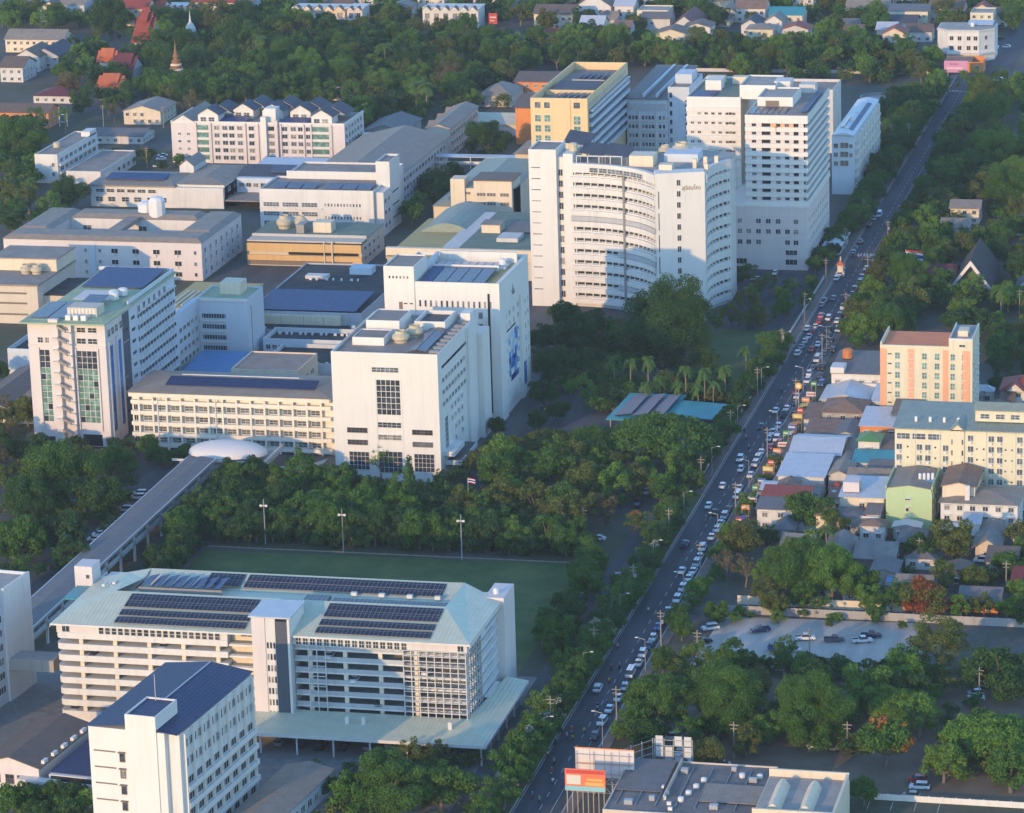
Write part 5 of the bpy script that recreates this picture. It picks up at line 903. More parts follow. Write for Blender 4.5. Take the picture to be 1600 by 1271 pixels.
# shop with billboards at the bottom edge
b = Bld('supply_store', 'flat roofed store with dark stained roof at bottom behind billboard', 'shop', 89, -292, 139, -261); W, D = b.W, b.D
b.block(6, BEIGE, R_PATCH, 0, 34, 0, D, 0, .4); b.mb('wing_walls', MB().box(34.2, 52, -6, 18, 0, 9), CREAM); b.mb('wing_parapet', MB().box(34.2, 52, -6, -5.4, 9, 10.8).box(51.4, 52, -5.4, 18, 9, 10.6).box(34.2, 52, 17.4, 18, 9, 10.8), CREAM); b.box('wing_roof', 34.4, 51.3, -5.4, 17.4, 9, 9.1, R_LGT)
b.box('wing_cornice', 34, 52.3, -6.3, -6, 7.2, 8.2, OCHRE)
for x in (36.6, 43.6):
    seg = 6; pr = [(x + 3.2 * i / seg, 9.1 + 1.8 * math.sin(math.pi * i / seg)) for i in range(seg + 1)]; mb_ = MB().add([(p_, -3, z) for p_, z in pr] + [(p_, 12, z) for p_, z in pr], [(i, i + 1, i + 2 + seg, i + 1 + seg) for i in range(seg)]); mb_.add([(p_, -3, z) for p_, z in pr], [tuple(range(seg, -1, -1))]); b.mb('barrel_light', mb_, CREAM)
for x, y in ((19, 20), (18, 16), (17, 12), (16, 8), (27, 24), (31, 24)): b.tank(x, y, 5.7, .7, 1.1, TANK, 'roof_ventilator')
b.acs([(11 + i * .8, 14 - i * 3) for i in range(5)], 5.7); b.solar(14, 30, -6, -.6, 4.2, T_BLUE, .6, name='awning'); b.solar(.5, 11, 12, 30, 5.9, T_GREY, .5, name='sheet_roof'); b.solar(20, 33, 8, 18, 5.9, T_TAUPE, .3, name='sheet_roof')
for i in range(7): b.box('pipe', 2 + i * 4.4, 2.2 + i * 4.4, 4, 28, 5.75, 5.95, STEEL)
for x, y in ((4, 4), (9, 7), (13, 24), (23, 4), (29, 21), (24, 27)): b.box('roof_unit', x, x + random.uniform(1, 2), y, y + random.uniform(.8, 1.6), 5.75, 6.8, METAL)
b.box('party_wall', 12, 12.3, 8, 30.4, 5.7, 6.9, BEIGE)
# boundary walls
def wall_run(label, x0, x1, y0, y1, h, m, name='boundary_wall'):
    b_ = Bld(name, label, 'wall', x0, y0, x1, y1, foot=False); L2 = max(x1 - x0, y1 - y0); n_ = max(1, int(L2 / 3)); along = (x1 - x0) > (y1 - y0)
    for i in range(n_):
        a0, a1 = L2 * i / n_, L2 * (i + 1) / n_ - .25
        if along: b_.box('panel', a0, a1, .05, .2, 0, h, m); b_.box('post', a1, a1 + .25, 0, .25, 0, h + .15, m)
        else: b_.box('panel', .05, .2, a0, a1, 0, h, m); b_.box('post', 0, .25, a1, a1 + .25, 0, h + .15, m)
wall_run('grey panel wall along the back of the gravel yard', 90, 182, -141.5, -141, 2.2, CONC); wall_run('sunlit yellowish wall below the tree clump by the yard', 92, 136, -134, -133.6, 2.4, CREAM)
wall_run('low white wall between hospital garden and footpath', 62.3, 62.6, -20, 225, 1.1, WHITE); wall_run('white fence wall along the lot beside store street', 142, 200, -262.4, -262, 1.4, WHITE)
wall_run('white wall along the far bank road', -60, 60, 630, 630.4, 1.6, WHITE2); wall_run('low concrete edge along top of the playing field', -62, 46, -106.6, -106.3, .22, BLOCKW)
# signboards and stall canopies along the kerb
SG = [('red', (.50, .05, .04)), ('yellow', (.68, .48, .06)), ('blue', (.05, .14, .42)), ('green', (.06, .30, .10)), ('white', (.66, .65, .62)), ('orange', (.68, .25, .06))]
SGM = {n_: plain(n_ + ' signboard', c_, .5, 0, .15) for n_, c_ in SG}
for i in range(16):
    n_ = SG[(i * 5) % 6][0]; y = -74 + i * 9.4; b = Bld('shop_sign', f"{n_} shop signboard on posts, {nth(i + 1)} up along the town kerb", 'sign', 81.3, y, 84.3, y + .4, foot=False); w_ = 1.8 + (i % 3) * .6; b.box('board', 0, w_, 0, .15, 3.2 + (i % 2) * .8, 4.6 + (i % 2) * .8, SGM[n_]); b.box('print_band', .2, w_ - .2, -.03, -.005, 3.7 + (i % 2) * .8, 4.1 + (i % 2) * .8, SGM['white' if n_ != 'white' else 'red']); b.box('post', .2, .3, .16, .26, 0, 4, METAL); b.box('post', w_ - .3, w_ - .2, .16, .26, 0, 4, METAL)
for i in range(13):
    n_ = SG[(i * 7 + 2) % 6][0]; y = -70 + i * 10.7; b = Bld('stall_canopy', f"{n_} sloping stall canopy, {nth(i + 1)} up along the town footpath", 'stall', 80.4, y, 83, y + 4, foot=False); b.mb('canopy', MB().add([(0, 0, 2.3), (2.8, 0, 2.9), (2.8, 4, 2.9), (0, 4, 2.3), (0, 0, 2.36), (2.8, 0, 2.96), (2.8, 4, 2.96), (0, 4, 2.36)], [(3, 2, 1, 0), (4, 5, 6, 7), (0, 1, 5, 4), (1, 2, 6, 5), (2, 3, 7, 6), (3, 0, 4, 7)]), SGM[n_]); b.box('counter', .8, 2.2, .4, 3.6, 0, .95, WOODC := MATS.get('stall timber') or plain('stall timber', (.30, .21, .13), .9))
    for px_, py_ in ((.15, .15), (2.6, .15), (.15, 3.8), (2.6, 3.8)): b.box('post', px_, px_ + .08, py_, py_ + .08, 0, 2.35 + px_ * .2, METAL)
# crowded small roofs of the town blocks
def fill_houses(tag_, n, xr, yr, wr, dr, zr, roofs, walls):
    got = []; tries = 0
    while len(got) < n and tries < 4000:
        tries += 1; w_, d, z = random.uniform(*wr), random.uniform(*dr), random.uniform(*zr); x, y = random.uniform(*xr), random.uniform(*yr)
        if any(x < q[1] + .6 and x + w_ > q[0] - .6 and y < q[3] + .6 and y + d > q[2] - .6 for q in FOOT) or x < 81: continue
        nm, rf = random.choice(roofs); b_ = house('x', x, x + w_, y, d, z, random.choice(walls), rf, random.choice(('gable', 'gable', 'lean', 'hip')), random.choice('xy'), random.uniform(.8, 2.0), over=.5); got.append((nm, PX(x, y)[1], b_))
    cnt = {}
    for nm, py_, b_ in sorted(got, key=lambda q: q[1]): cnt[nm] = cnt.get(nm, 0) + 1; b_.o['label'] = f"{nth(cnt[nm])} small {nm} roofed house from the top, {tag_}"; b_.o['group'] = tag_
RFS = [('rusty', T_RUST), ('silver', T_SILV), ('grey', T_GREY), ('fibre cement', T_FIBRE), ('taupe', T_TAUPE), ('brown', T_BRWN)]
fill_houses('town block beside the road', 46, (84, 150), (-76, 70), (3.6, 7.5), (4, 9), (3.0, 5.6), RFS, [WHITE2, CREAM, BEIGE, CONC, WHITE]); fill_houses('shady bungalow gardens', 14, (92, 172), (-128, -74), (6, 9), (7, 11), (3, 4), [('dark grey', T_GREY), ('fibre cement', T_FIBRE), ('brown', T_BRWN)], [BLOCKW, WHITE2, BEIGE])
# far town along the top edge
FAR = [
 ('long grey brown roofed house with orange gable at upper left', 8, 100, 62, 6.5, 16, CREAM, T_TAUPE, 'gable', 'x', 4), ('slate roofed shop house at left edge, nearest of three', 0, 36, 106, 7, 18, WHITE2, T_BRWN, 'gable', 'x', 4),
 ('slate roofed shop house at left edge, middle of three', 22, 62, 90, 7, 22, WHITE2, T_BRWN, 'gable', 'y', 4), ('slate roofed shop house at left edge, farthest of three', 48, 92, 88, 6, 26, GREYP, T_SLATE, 'gable', 'y', 4),
 ('low maroon roof beside temple lane', 52, 118, 150, 3.4, 18, WHITE2, T_MAROON, 'hip', 'x', 3), ('orange walled school hall with brown roof at left edge', -10, 78, 176, 7, 14, ORANGE, T_BRWN, 'gable', 'x', 3),
 ('white gable hall with brown roof behind pink dormitory', 193, 252, 174, 6, 22, CREAM, T_TAUPE, 'gable', 'y', 2.6), ('small dark roofed sheds below white gable hall', 138, 225, 212, 3.5, 16, WHITE2, T_GREY, 'gable', 'x', 2),
 ('white house with brown eaves at top left', 62, 92, 14, 7, 14, CREAM, T_BRWN, 'gable', 'y', 4), ('plain white house at top left beside brown eaves', 92, 132, 8, 8, 14, BLUEW, T_TAUPE, 'gable', 'x', 3),
 ('white shop row with red gabled roofs at top', 172, 230, 14, 9, 16, CREAM, T_RED, 'gable', 'x', 4), ('pale shop with blue shutter at top', 231, 254, 14, 8, 14, WHITE, T_RED, 'gable', 'x', 3), ('cream two storey shop at top, right of blue shutter', 300, 368, 4, 9, 16, YELL, T_RED, 'gable', 'x', 3),
 ('white house at top edge beside cream shop', 370, 396, 8, 8, 14, BLUEW, T_GREY, 'gable', 'x', 3),
 ('small brown roofed hut among trees behind dormitory', 504, 542, 146, 3.4, 12, WHITE2, T_TAUPE, 'gable', 'x', 2), ('small pale hut among trees right of brown hut', 592, 616, 160, 3.4, 12, WHITE, T_SILV, 'gable', 'y', 2),
 ('broad grey roofed hall right of pink dormitory', 568, 632, 206, 5, 30, CONC, T_GREY, 'gable', 'y', 3), ('low blue grey roof beside pink dormitory end', 546, 588, 222, 5, 14, BLUEW, T_SILV, 'lean', 'x', 1.2),
 ('brown dome roofed hall right of old dormitory palms', 748, 800, 150, 5, 24, BEIGE, T_TAUPE, 'hip', 'x', 4), ('orange walled hall with brown roof left of yellow block', 804, 870, 128, 7, 26, ORANGE, T_BRWN, 'gable', 'x', 2.5),
 ('beige house with brown twin gables at top', 834, 896, 22, 8, 18, CREAM, T_BRWN, 'gable', 'x', 3.5), ('big white gable ended house at top', 900, 955, 10, 8, 22, WHITE, T_BRWN, 'gable', 'y', 6), ('yellow flat roofed house at top', 995, 1044, 16, 8, 16, YELL, R_LGT, 'flat', 'x', 1),
 ('white house behind yellow flat roofed house', 960, 990, 10, 8, 14, WHITE, T_SILV, 'gable', 'x', 3), ('house with steep maroon roof at top', 1046, 1092, 44, 5, 30, WHITE2, T_MAROON, 'gable', 'y', 6), ('white bungalow with brown roof right of maroon roof', 1100, 1140, 30, 4, 14, CREAM, T_BRWN, 'hip', 'x', 3),
 ('cream bungalow with tan roof at top, right of white bungalow', 1116, 1152, 20, 5, 14, YELL, T_TAUPE, 'gable', 'y', 3), ('white two storey house with reddish roof at top', 1150, 1196, 14, 7, 16, WHITE, T_RUST, 'gable', 'x', 4), ('white terrace house with slate gable front at top', 1158, 1186, 40, 5, 18, WHITE, T_SLATE, 'gable', 'y', 3),
 ('cream terrace building with balconies right of slate gable', 1166, 1208, 46, 7, 14, YELL, T_TAUPE, 'hip', 'x', 2), ('cream house with teal roof at top', 1202, 1254, 24, 7, 16, CREAM, T_TEAL, 'gable', 'x', 3), ('white gable house below teal roof', 1196, 1222, 34, 6, 14, WHITE, T_TAUPE, 'gable', 'y', 3),
 ('grey roofed white shed near the cross road', 1302, 1340, 40, 4, 14, WHITE, T_GREY, 'gable', 'x', 2.4), ('tan roofed house at top right', 1322, 1388, 14, 6, 16, CREAM, T_TAUPE, 'gable', 'x', 4), ('long cream office with grey roof at top right', 1388, 1450, 18, 8, 14, YELL, T_GREY, 'lean', 'x', 1.5),
 ('dark roofed hall below cream office', 1382, 1432, 36, 5, 14, WHITE, T_SLATE, 'gable', 'x', 3), ('white house with brown gables right of cream office', 1452, 1506, 14, 7, 16, WHITE, T_BRWN, 'gable', 'x', 4), ('yellow shop house at top right', 1516, 1552, 20, 11, 16, YELL, R_LGT, 'flat', 'x', 2),
 ('white shop with brown roof right of yellow shop house', 1548, 1572, 24, 6, 14, WHITE, T_BRWN, 'gable', 'x', 3), ('brown gabled cottage beside white corner building', 1416, 1456, 50, 5, 12, WHITE2, T_BRWN, 'gable', 'x', 3)]
for lab, pl, pr, py, z, d, wl, rf, kd, ax, rs in FAR:
    x0, x1, y0 = at_px(pl, pr, py, z); house(lab, x0, x1, y0, d, z, wl, rf, kd, ax, rs)
def far_fill(n, px0, px1, py0, py1, zone):
    got = []; tries = 0
    while len(got) < n and tries < 3000:
        tries += 1; z = random.uniform(4, 9); x, y = G(random.uniform(px0, px1), random.uniform(py0, py1), z); w_, d = random.uniform(8, 16), random.uniform(9, 15)
        if any(x < q[1] + 2 and x + w_ > q[0] - 2 and y < q[3] + 2 and y + d > q[2] - 2 for q in FOOT) or (60 < x < 100) or 632 < y < 662: continue
        nm, rf = random.choice([('rusty', T_RUST), ('silver', T_SILV), ('grey', T_GREY), ('taupe', T_TAUPE), ('brown', T_BRWN), ('red', T_RED)]); b_ = house('x', x, x + w_, y, d, z, random.choice([WHITE, CREAM, YELL, WHITE2, PINKW]), rf, random.choice(('gable', 'gable', 'hip')), random.choice('xy'), random.uniform(2, 4)); got.append((nm, PX(x, y)[0], b_))
    cnt = {}
    for nm, p_, b_ in sorted(got, key=lambda q: q[1]): cnt[nm] = cnt.get(nm, 0) + 1; b_.o['label'] = f"{nth(cnt[nm])} {nm} roofed house from the left, {zone}"; b_.o['group'] = zone
far_fill(30, 820, 1600, -25, 55, 'crowded town at the top right'); far_fill(16, 0, 820, -25, 14, 'houses along the top left')
def shoprow(lab, pl, pr, py, z, d, n_, wall, roof):
    x0, x1, y0 = at_px(pl, pr, py, z); b_ = Bld('shop_row', lab, 'building', x0, y0, x1, y0 + d); W_ = b_.W
    b_.box('walls', 0, W_, 0, d, 0, z, wall); b_.box('roof', -.5, W_ + .5, 1.5, d + .5, z, z + .5, WHITE)
    for i in range(n_):
        u = W_ * i / n_; w_ = W_ / n_; b_.gable(u + .3, u + w_ - .3, -1.6, 3, z - .6, w_ * .42, roof, 'y', .2, wall, 'dormer_gable'); b_.wins('F', [u + w_ * .25], [1, z * .5], w_ * .5, z * .28, 'hood', p=0)
    return b_
shoprow('white shop row with five brown dormer gables at top', 660, 748, 14, 10.5, 14, 6, WHITE, T_BRWN); shoprow('cream shop row with dormer gables above the wood', 456, 540, 14, 9, 14, 5, CREAM, T_BRWN); shoprow('pinkish shop row end with brown gables beside cream row', 542, 566, 14, 10, 14, 2, PINKW, T_BRWN); shoprow('white shop row with red dormers above temple', 256, 298, 12, 8, 14, 4, WHITE, T_RED)
# rounded corner building by the junction
x0, y0 = G(1465, 44, 15); x1 = G(1552, 48, 15)[0]
b = Bld('corner_building', 'white rounded corner building beside the junction at top right', 'building', x0, y0 - 6, x1, y0 + 18); W = b.W
pl_ = [(0, 6), (W * .2, 0), (W * .75, 0), (W, 7), (W, 22), (0, 22)]; b.mb('walls', MB().prism(pl_, 0, 15), WHITE); b.mb('roof_deck', MB().prism([(.5 + x * .96, .5 + y * .96) for x, y in pl_], 15, 15.2), R_LGT); b.mb('canopy', MB().prism([(x * 1.06 - W * .03, y * 1.06 - 1.8) for x, y in pl_], 3.6, 4.2), WHITE); b.mb('cornice', MB().prism([(x * 1.02 - W * .01, y - .4) for x, y in pl_], 14.2, 14.9), WHITE2)
b.wins('F', [W * .24, W * .38, W * .54, W * .66], [5.6, 10.2], 1.7, 1.9, 'hood', gl=DARK)
b.part('window', win_mesh(1.6, 1.8, 'hood', CLEAN, DARK), (W * .84, 2.55, 10.2), math.atan2(7, W * .25)); b.part('window', win_mesh(1.6, 1.8, 'hood', CLEAN, DARK), (W * .84, 2.55, 5.6), math.atan2(7, W * .25)); b.tank(W * .6, 10, 15.2, 1, 2); b.solar(W * .5, W * .95, 12, 20, 15.6, T_SILV, 1, name='roof_shed')
x0, y0 = G(1476, 100, 4); x1 = G(1537, 100, 4)[0]; b = Bld('brick_wall_shop', 'orange walled roofless shop below corner building', 'shop', x0, y0, x1, y0 + 10); b.mb('walls', MB().box(0, b.W, 0, .4, 0, 5).box(0, b.W, 9.6, 10, 0, 6).box(0, .4, .4, 9.6, 0, 5).box(b.W - .4, b.W, .4, 9.6, 0, 5), ORANGE); b.solar(.4, b.W * .7, .4, 9.6, 5.0, T_RUST, .8, name='roof'); b.win('F', b.W * .8, 1.5, 1.6, 1.6)
# clarifier tanks by the road
for i, (px_, py_) in enumerate(((1376, 152), (1432, 150), (1384, 165), (1420, 166))):
    x, y = G(px_, py_, 3); m_ = MB().lathe([(9.4, 0), (9.4, 3.4), (8.9, 3.4), (8.9, 2.4), (0.6, 2.4), (.6, 3.0)], n=22); o_ = link('treatment_tank', m_.mesh('treatment_tank', [CONC]), loc=(x, y, 0)); tag(o_, ('far left', 'far right', 'near left', 'near right')[i] + ' of four round concrete water treatment tanks behind clinic wing', 'tank', 'round treatment tanks')
x, y = G(1404, 160, 2); b = Bld('pump_house', 'small concrete pump house between round treatment tanks', 'building', x - 3, y - 3, x + 3, y + 3); b.block(4.5, CONC, R_CON, par=.4); b.win('F', 2, 1.5, 1.6, 1.4)
# ================================================================ temple
def tiered(lab, pl, pr, py, z, d, wall, roof, rise, n_=2, cat='temple', name='temple_hall'):
    x0, x1, y0 = at_px(pl, pr, py, z); b_ = Bld(name, lab, cat, x0, y0, x1, y0 + d); W_ = b_.W; b_.box('walls', 1, W_ - 1, 1, d - 1, 0, z, wall)
    for k in range(n_):
        f_ = k / n_; b_.gable(W_ * .18 * k, W_ * (1 - .18 * k), 1.2 + d * .1 * k, d * (1 - .1 * k) - 1.2, z + rise * .45 * k, rise * (1 - .22 * k), roof, 'x', .8, wall, 'tier_roof')
    return b_
tiered('temple hall with bright orange tiered roof and white walls', 150, 186, 140, 5, 16, WHITE, T_ORNG, 5); tiered('steep red temple hall in the wood at upper left', 206, 232, 68, 6, 26, WHITE2, T_RED, 11, 3); tiered('red pointed pavilion left of orange temple hall', 152, 178, 98, 5, 10, WHITE2, T_ORNG, 5); tiered('dark tiered temple hall behind orange roof', 172, 206, 112, 5, 18, WHITE2, T_MAROON, 6)
x, y = G(277, 138, 0); BRK = plain('old brick', (.36, .16, .07), .9, 0, .5); pr = [(5.2, 0), (5.2, 2)]
for k in range(6): r_ = 4.8 - k * .72; pr += [(r_, 2 + k * 2.3), (r_ - .25, 3.4 + k * 2.3), (r_ + .3, 3.6 + k * 2.3), (r_ + .2, 4.2 + k * 2.3)]
pr += [(1.0, 16), (.4, 19), (.05, 23)]
b = Bld('brick_stupa', 'tall tiered brick stupa with pointed spire among temple trees', 'stupa', x, y, x + 1, y + 1); b.mb('tiers', MB().lathe(pr, n=12), BRK); b.mb('plinth', MB().box(-6.5, 6.5, -6.5, 6.5, 0, 1.2), BRK)
for k in range(4): b.mb('band', MB().lathe([(4.75 - k * .72 + .15, 4.2 + k * 2.3), (4.6 - k * .72, 4.9 + k * 2.3), (4.1 - k * .72, 4.95 + k * 2.3)], n=12), CREAM)
x, y = G(299, 72, 0); b = Bld('white_stupa', 'small white bell shaped stupa rising from the wood', 'stupa', x, y, x + 1, y + 1); b.mb('bell', MB().lathe([(3.6, 0), (3.6, 6), (3.0, 6.4), (2.7, 9), (1.4, 11.5), (.7, 12), (.3, 15), (.04, 18)], n=14), CLEAN); b.mb('plinth', MB().box(-4.6, 4.6, -4.6, 4.6, 0, 1.5), CLEAN)
# ================================================================ trees
def leaf_mat(name, a, b2, c3, trans=.25):
    """leaf colour varies leaf by leaf and tree by tree"""
    m = bpy.data.materials.new(name); m.use_nodes = True; t = m.node_tree; t.nodes.clear(); MATS[name] = m
    at = N(t, 'ShaderNodeAttribute'); at.attribute_name = 'tint'; oi = N(t, 'ShaderNodeObjectInfo')
    c = mixc(t, at.outputs['Fac'], a, b2); k = N(t, 'ShaderNodeMath', operation='MULTIPLY'); t.links.new(oi.outputs['Random'], k.inputs[0]); k.inputs[1].default_value = .6
    c = mixc(t, k.outputs[0], c, c3)
    d = N(t, 'ShaderNodeBsdfPrincipled'); t.links.new(c, d.inputs['Base Color']); d.inputs['Roughness'].default_value = .65; d.inputs['Specular IOR Level'].default_value = .25
    tr = N(t, 'ShaderNodeBsdfTranslucent'); t.links.new(mixc(t, .35, c, (.14, .17, .02)), tr.inputs[0])
    mx = N(t, 'ShaderNodeMixShader'); mx.inputs[0].default_value = trans; t.links.new(d.outputs[0], mx.inputs[1]); t.links.new(tr.outputs[0], mx.inputs[2])
    o = N(t, 'ShaderNodeOutputMaterial'); t.links.new(mx.outputs[0], o.inputs[0]); return m
LF = {'dark': leaf_mat('dark green leaves', (0.027, 0.0786, 0.0188), (0.063, 0.1404, 0.0293), (0.039, 0.0955, 0.0334)), 'mid': leaf_mat('green leaves', (0.045, 0.1236, 0.0188), (0.099, 0.2106, 0.0314), (0.072, 0.1432, 0.0272)),
      'light': leaf_mat('fresh green leaves', (0.0826, 0.1895, 0.023), (0.1576, 0.3019, 0.0418), (0.135, 0.2106, 0.0355)), 'olive': leaf_mat('olive leaves', (0.078, 0.1151, 0.0209), (0.15, 0.1895, 0.0376), (0.12, 0.1236, 0.0314)),
      'dry': leaf_mat('dry brownish leaves', (0.125, 0.0962, 0.044), (0.1938, 0.156, 0.0682), (0.1438, 0.13, 0.066)), 'palm': leaf_mat('palm leaves', (0.054, 0.1292, 0.0261), (0.117, 0.2106, 0.0418), (0.093, 0.1615, 0.0355), .15),
      'flame': leaf_mat('red flowers', (0.3, 0.045, 0.018), (0.42, 0.1, 0.035), (0.33, 0.1, 0.04)), 'orange': leaf_mat('orange flowers', (0.4, 0.12, 0.025), (0.5, 0.2, 0.05), (0.36, 0.15, 0.04)), 'blossom': leaf_mat('pale blossom', (0.4, 0.4, 0.33), (0.55, 0.54, 0.46), (0.48, 0.4536, 0.3325))}
BARK = plain('grey bark', (.20, .165, .13), .95, 0, .5); BARK2 = plain('palm bark', (.30, .25, .19), .95, 0, .4)
def np_mesh(name, verts, nper, mats, tint, mi=None):
    """quads from an (n,4,3) array"""
    n = len(verts); me = bpy.data.meshes.new(name); v = verts.reshape(-1, 3)
    me.vertices.add(len(v)); me.vertices.foreach_set('co', v.ravel()); me.loops.add(4 * n); me.loops.foreach_set('vertex_index', np.arange(4 * n))
    me.polygons.add(n); me.polygons.foreach_set('loop_start', np.arange(n) * 4); me.polygons.foreach_set('loop_total', np.full(n, 4))
    for m in mats: me.materials.append(m)
    if mi is not None: me.polygons.foreach_set('material_index', mi)
    a = me.attributes.new('tint', 'FLOAT', 'FACE'); a.data.foreach_set('value', tint); me.update(); me.validate(); return me
def leaves(rng, centres, radii, per, size, flat=.8, droop=0.0, up=.35):
    """leaf clumps: small bent-off quads spread over the outside of each clump"""
    out = []; tn = []
    for c, r in zip(centres, radii):
        n = max(6, int(per * r * r)); d = rng.normal(size=(n, 3)); d[:, 2] += up; d /= np.linalg.norm(d, axis=1)[:, None]
        p = c + d * (r * rng.uniform(.62, 1.08, n))[:, None] * np.array([1, 1, flat]); p[:, 2] -= droop * rng.random(n) * r
        nrm = d + rng.normal(size=(n, 3)) * .55; nrm /= np.linalg.norm(nrm, axis=1)[:, None]
        a = np.cross(nrm, rng.normal(size=(n, 3))); a /= np.linalg.norm(a, axis=1)[:, None]; b_ = np.cross(nrm, a)
        s = size * rng.uniform(.6, 1.35, n)[:, None]; e = rng.uniform(.5, .95, n)[:, None]
        out.append(np.stack([p - a * s - b_ * s * e * .6, p + a * s * .5 - b_ * s * e, p + a * s + b_ * s * e * .5, p - a * s * .4 + b_ * s * e], 1)); tn.append(np.clip(rng.normal(.5, .3, n) + rng.normal(0, .18), 0, 1))
    return np.concatenate(out), np.concatenate(tn)
def trunk_mesh(rng, h, r, tips, bark):
    m = MB(); base = Vector((0, 0, 0)); fork = Vector((rng.normal() * .2, rng.normal() * .2, h)); m.tube(base, fork, r * 1.3, r * .85, 7)
    for q in tips:
        q = Vector(q); mid = fork.lerp(q, .5) + Vector((0, 0, .12 * (q - fork).length)); m.tube(fork - Vector((0, 0, .2)), mid, r * .55, r * .34, 5); m.tube(mid, q, r * .34, r * .1, 5)
    return m.mesh('trunk', [bark])
TREES = {}
def make_kind(kind, seed):
    fine = seed >= 10; kq, ks, kn = (3.4, .5, 1.7) if fine else (1, 1, 1)
    """unit trees: crown radius about 1 m wide when scale 1; built at crown radius 5 m and scaled per tree"""
    rng = np.random.default_rng(seed); R_ = 5.0
    if kind in ('round', 'banyan', 'loose', 'bush'):
        n = {'round': 34, 'banyan': 70, 'loose': 26, 'bush': 20}[kind]; n = int(n * kn); fz = {'round': .85, 'banyan': .92, 'loose': 1.0, 'bush': .8}[kind]; zc = {'round': 5.2, 'banyan': 4.4, 'loose': 5.8, 'bush': 3.4}[kind]
        d = rng.normal(size=(n, 3)); d[:, 2] = d[:, 2] * .9 + .15; d /= np.linalg.norm(d, axis=1)[:, None]; rad = rng.uniform(.50, .86, n)[:, None]
        lump = 1 + .16 * np.sin(d[:, 0] * 3.1 + seed) + .14 * np.cos(d[:, 1] * 4.3 + seed * 2) + rng.normal(0, .07, n)
        c = d * R_ * rad * lump[:, None] * np.array([1, 1, fz]) + np.array([0, 0, zc]); r = rng.uniform(1.0, 1.75, n) * (.85 if kind == 'loose' else .95 if kind == 'banyan' else 1) * (.86 if fine else 1)
        q, tn = leaves(rng, c, r, {'round': 105, 'banyan': 150, 'loose': 62, 'bush': 95}[kind] * kq, {'round': .225, 'banyan': .16, 'loose': .24, 'bush': .225}[kind] * ks, .85, .35 if kind == 'banyan' else .1)
        tips = [tuple(c[i] * np.array([.8, .8, .95])) for i in range(min(7, n))]; tm_ = trunk_mesh(rng, zc * .42, .34 if kind != 'banyan' else .6, tips, BARK)
    elif kind == 'rain':                                   # wide flat umbrella
        n = 150; th = rng.uniform(0, 2 * np.pi, n); rr = np.sqrt(rng.random(n)) * 4.5; c = np.stack([rr * np.cos(th), rr * np.sin(th), 1.0 + 2.7 * np.sqrt(np.clip(1 - (rr / 5.0) ** 2, 0, 1)) + rng.normal(0, .16, n)], 1)
        q, tn = leaves(rng, c, rng.uniform(.6, .95, n), 210, .11, .75, .1, .5); tips = [tuple(c[i] * np.array([.9, .9, .95])) for i in range(9)]; tm_ = trunk_mesh(rng, 1.2, .2, tips, BARK)
    elif kind == 'column':
        n = 16; z = np.linspace(1.2, 11, n); rr = 1.5 * np.sqrt(np.clip(1 - (z - 3) / 9.5, .03, 1)); c = np.stack([rng.normal(0, .22, n), rng.normal(0, .22, n), z], 1); q, tn = leaves(rng, c, rr, 90, .24, 1.1, .5, 0); tm_ = trunk_mesh(rng, 3.5, .2, [(0, 0, 9)], BARK)
    elif kind == 'palm':
        qs = []; tn = []; H_ = 9.0
        for k in range(22):
            a = rng.uniform(0, 2 * np.pi); el = rng.uniform(-.35, 1.1); L = rng.uniform(2.6, 3.6); pts = []
            for s in range(7): t_ = s / 6; pts.append(np.array([math.cos(a) * L * t_ * math.cos(el * .8), math.sin(a) * L * t_ * math.cos(el * .8), H_ + L * (math.sin(el) * t_ - .75 * t_ * t_)]))
            sd = np.array([-math.sin(a), math.cos(a), 0])
            for s in range(6):
                for sg in (-1, 1):
                    for h_ in (0, .5):
                        p0 = pts[s] * (1 - h_) + pts[s + 1] * h_; w0 = (.62 * (1 - abs(s / 6 - .4)) + .15) * rng.uniform(.8, 1.15); p1 = p0 + (pts[s + 1] - pts[s]) * .35
                        dr = sd * sg * w0 + (pts[s + 1] - pts[s]) * .4 + np.array([0, 0, -.35 * w0]); qs.append([p0, p1, p1 + dr * .95, p0 + dr * 1.1]); tn.append(rng.random())
        q = np.array(qs); tn = np.array(tn); m = MB(); m.tube((0, 0, 0), (.25, .1, H_ * .55), .26, .2, 7); m.tube((.25, .1, H_ * .55), (0, 0, H_ + .2), .2, .17, 7); tm_ = m.mesh('trunk', [BARK2])
    else:                                                    # sparse: almost bare branches with thin leaves
        n = 40; d = rng.normal(size=(n, 3)); d[:, 2] = np.abs(d[:, 2]) * .9 - .1; d /= np.linalg.norm(d, axis=1)[:, None]; c = d * R_ * rng.uniform(.5, .95, n)[:, None] + np.array([0, 0, 6.2]); q, tn = leaves(rng, c, rng.uniform(.5, .9, n), 38, .22, .9); tm_ = trunk_mesh(rng, 3.6, .3, [tuple(x) for x in c[:16]], BARK)
    return q, tn, tm_
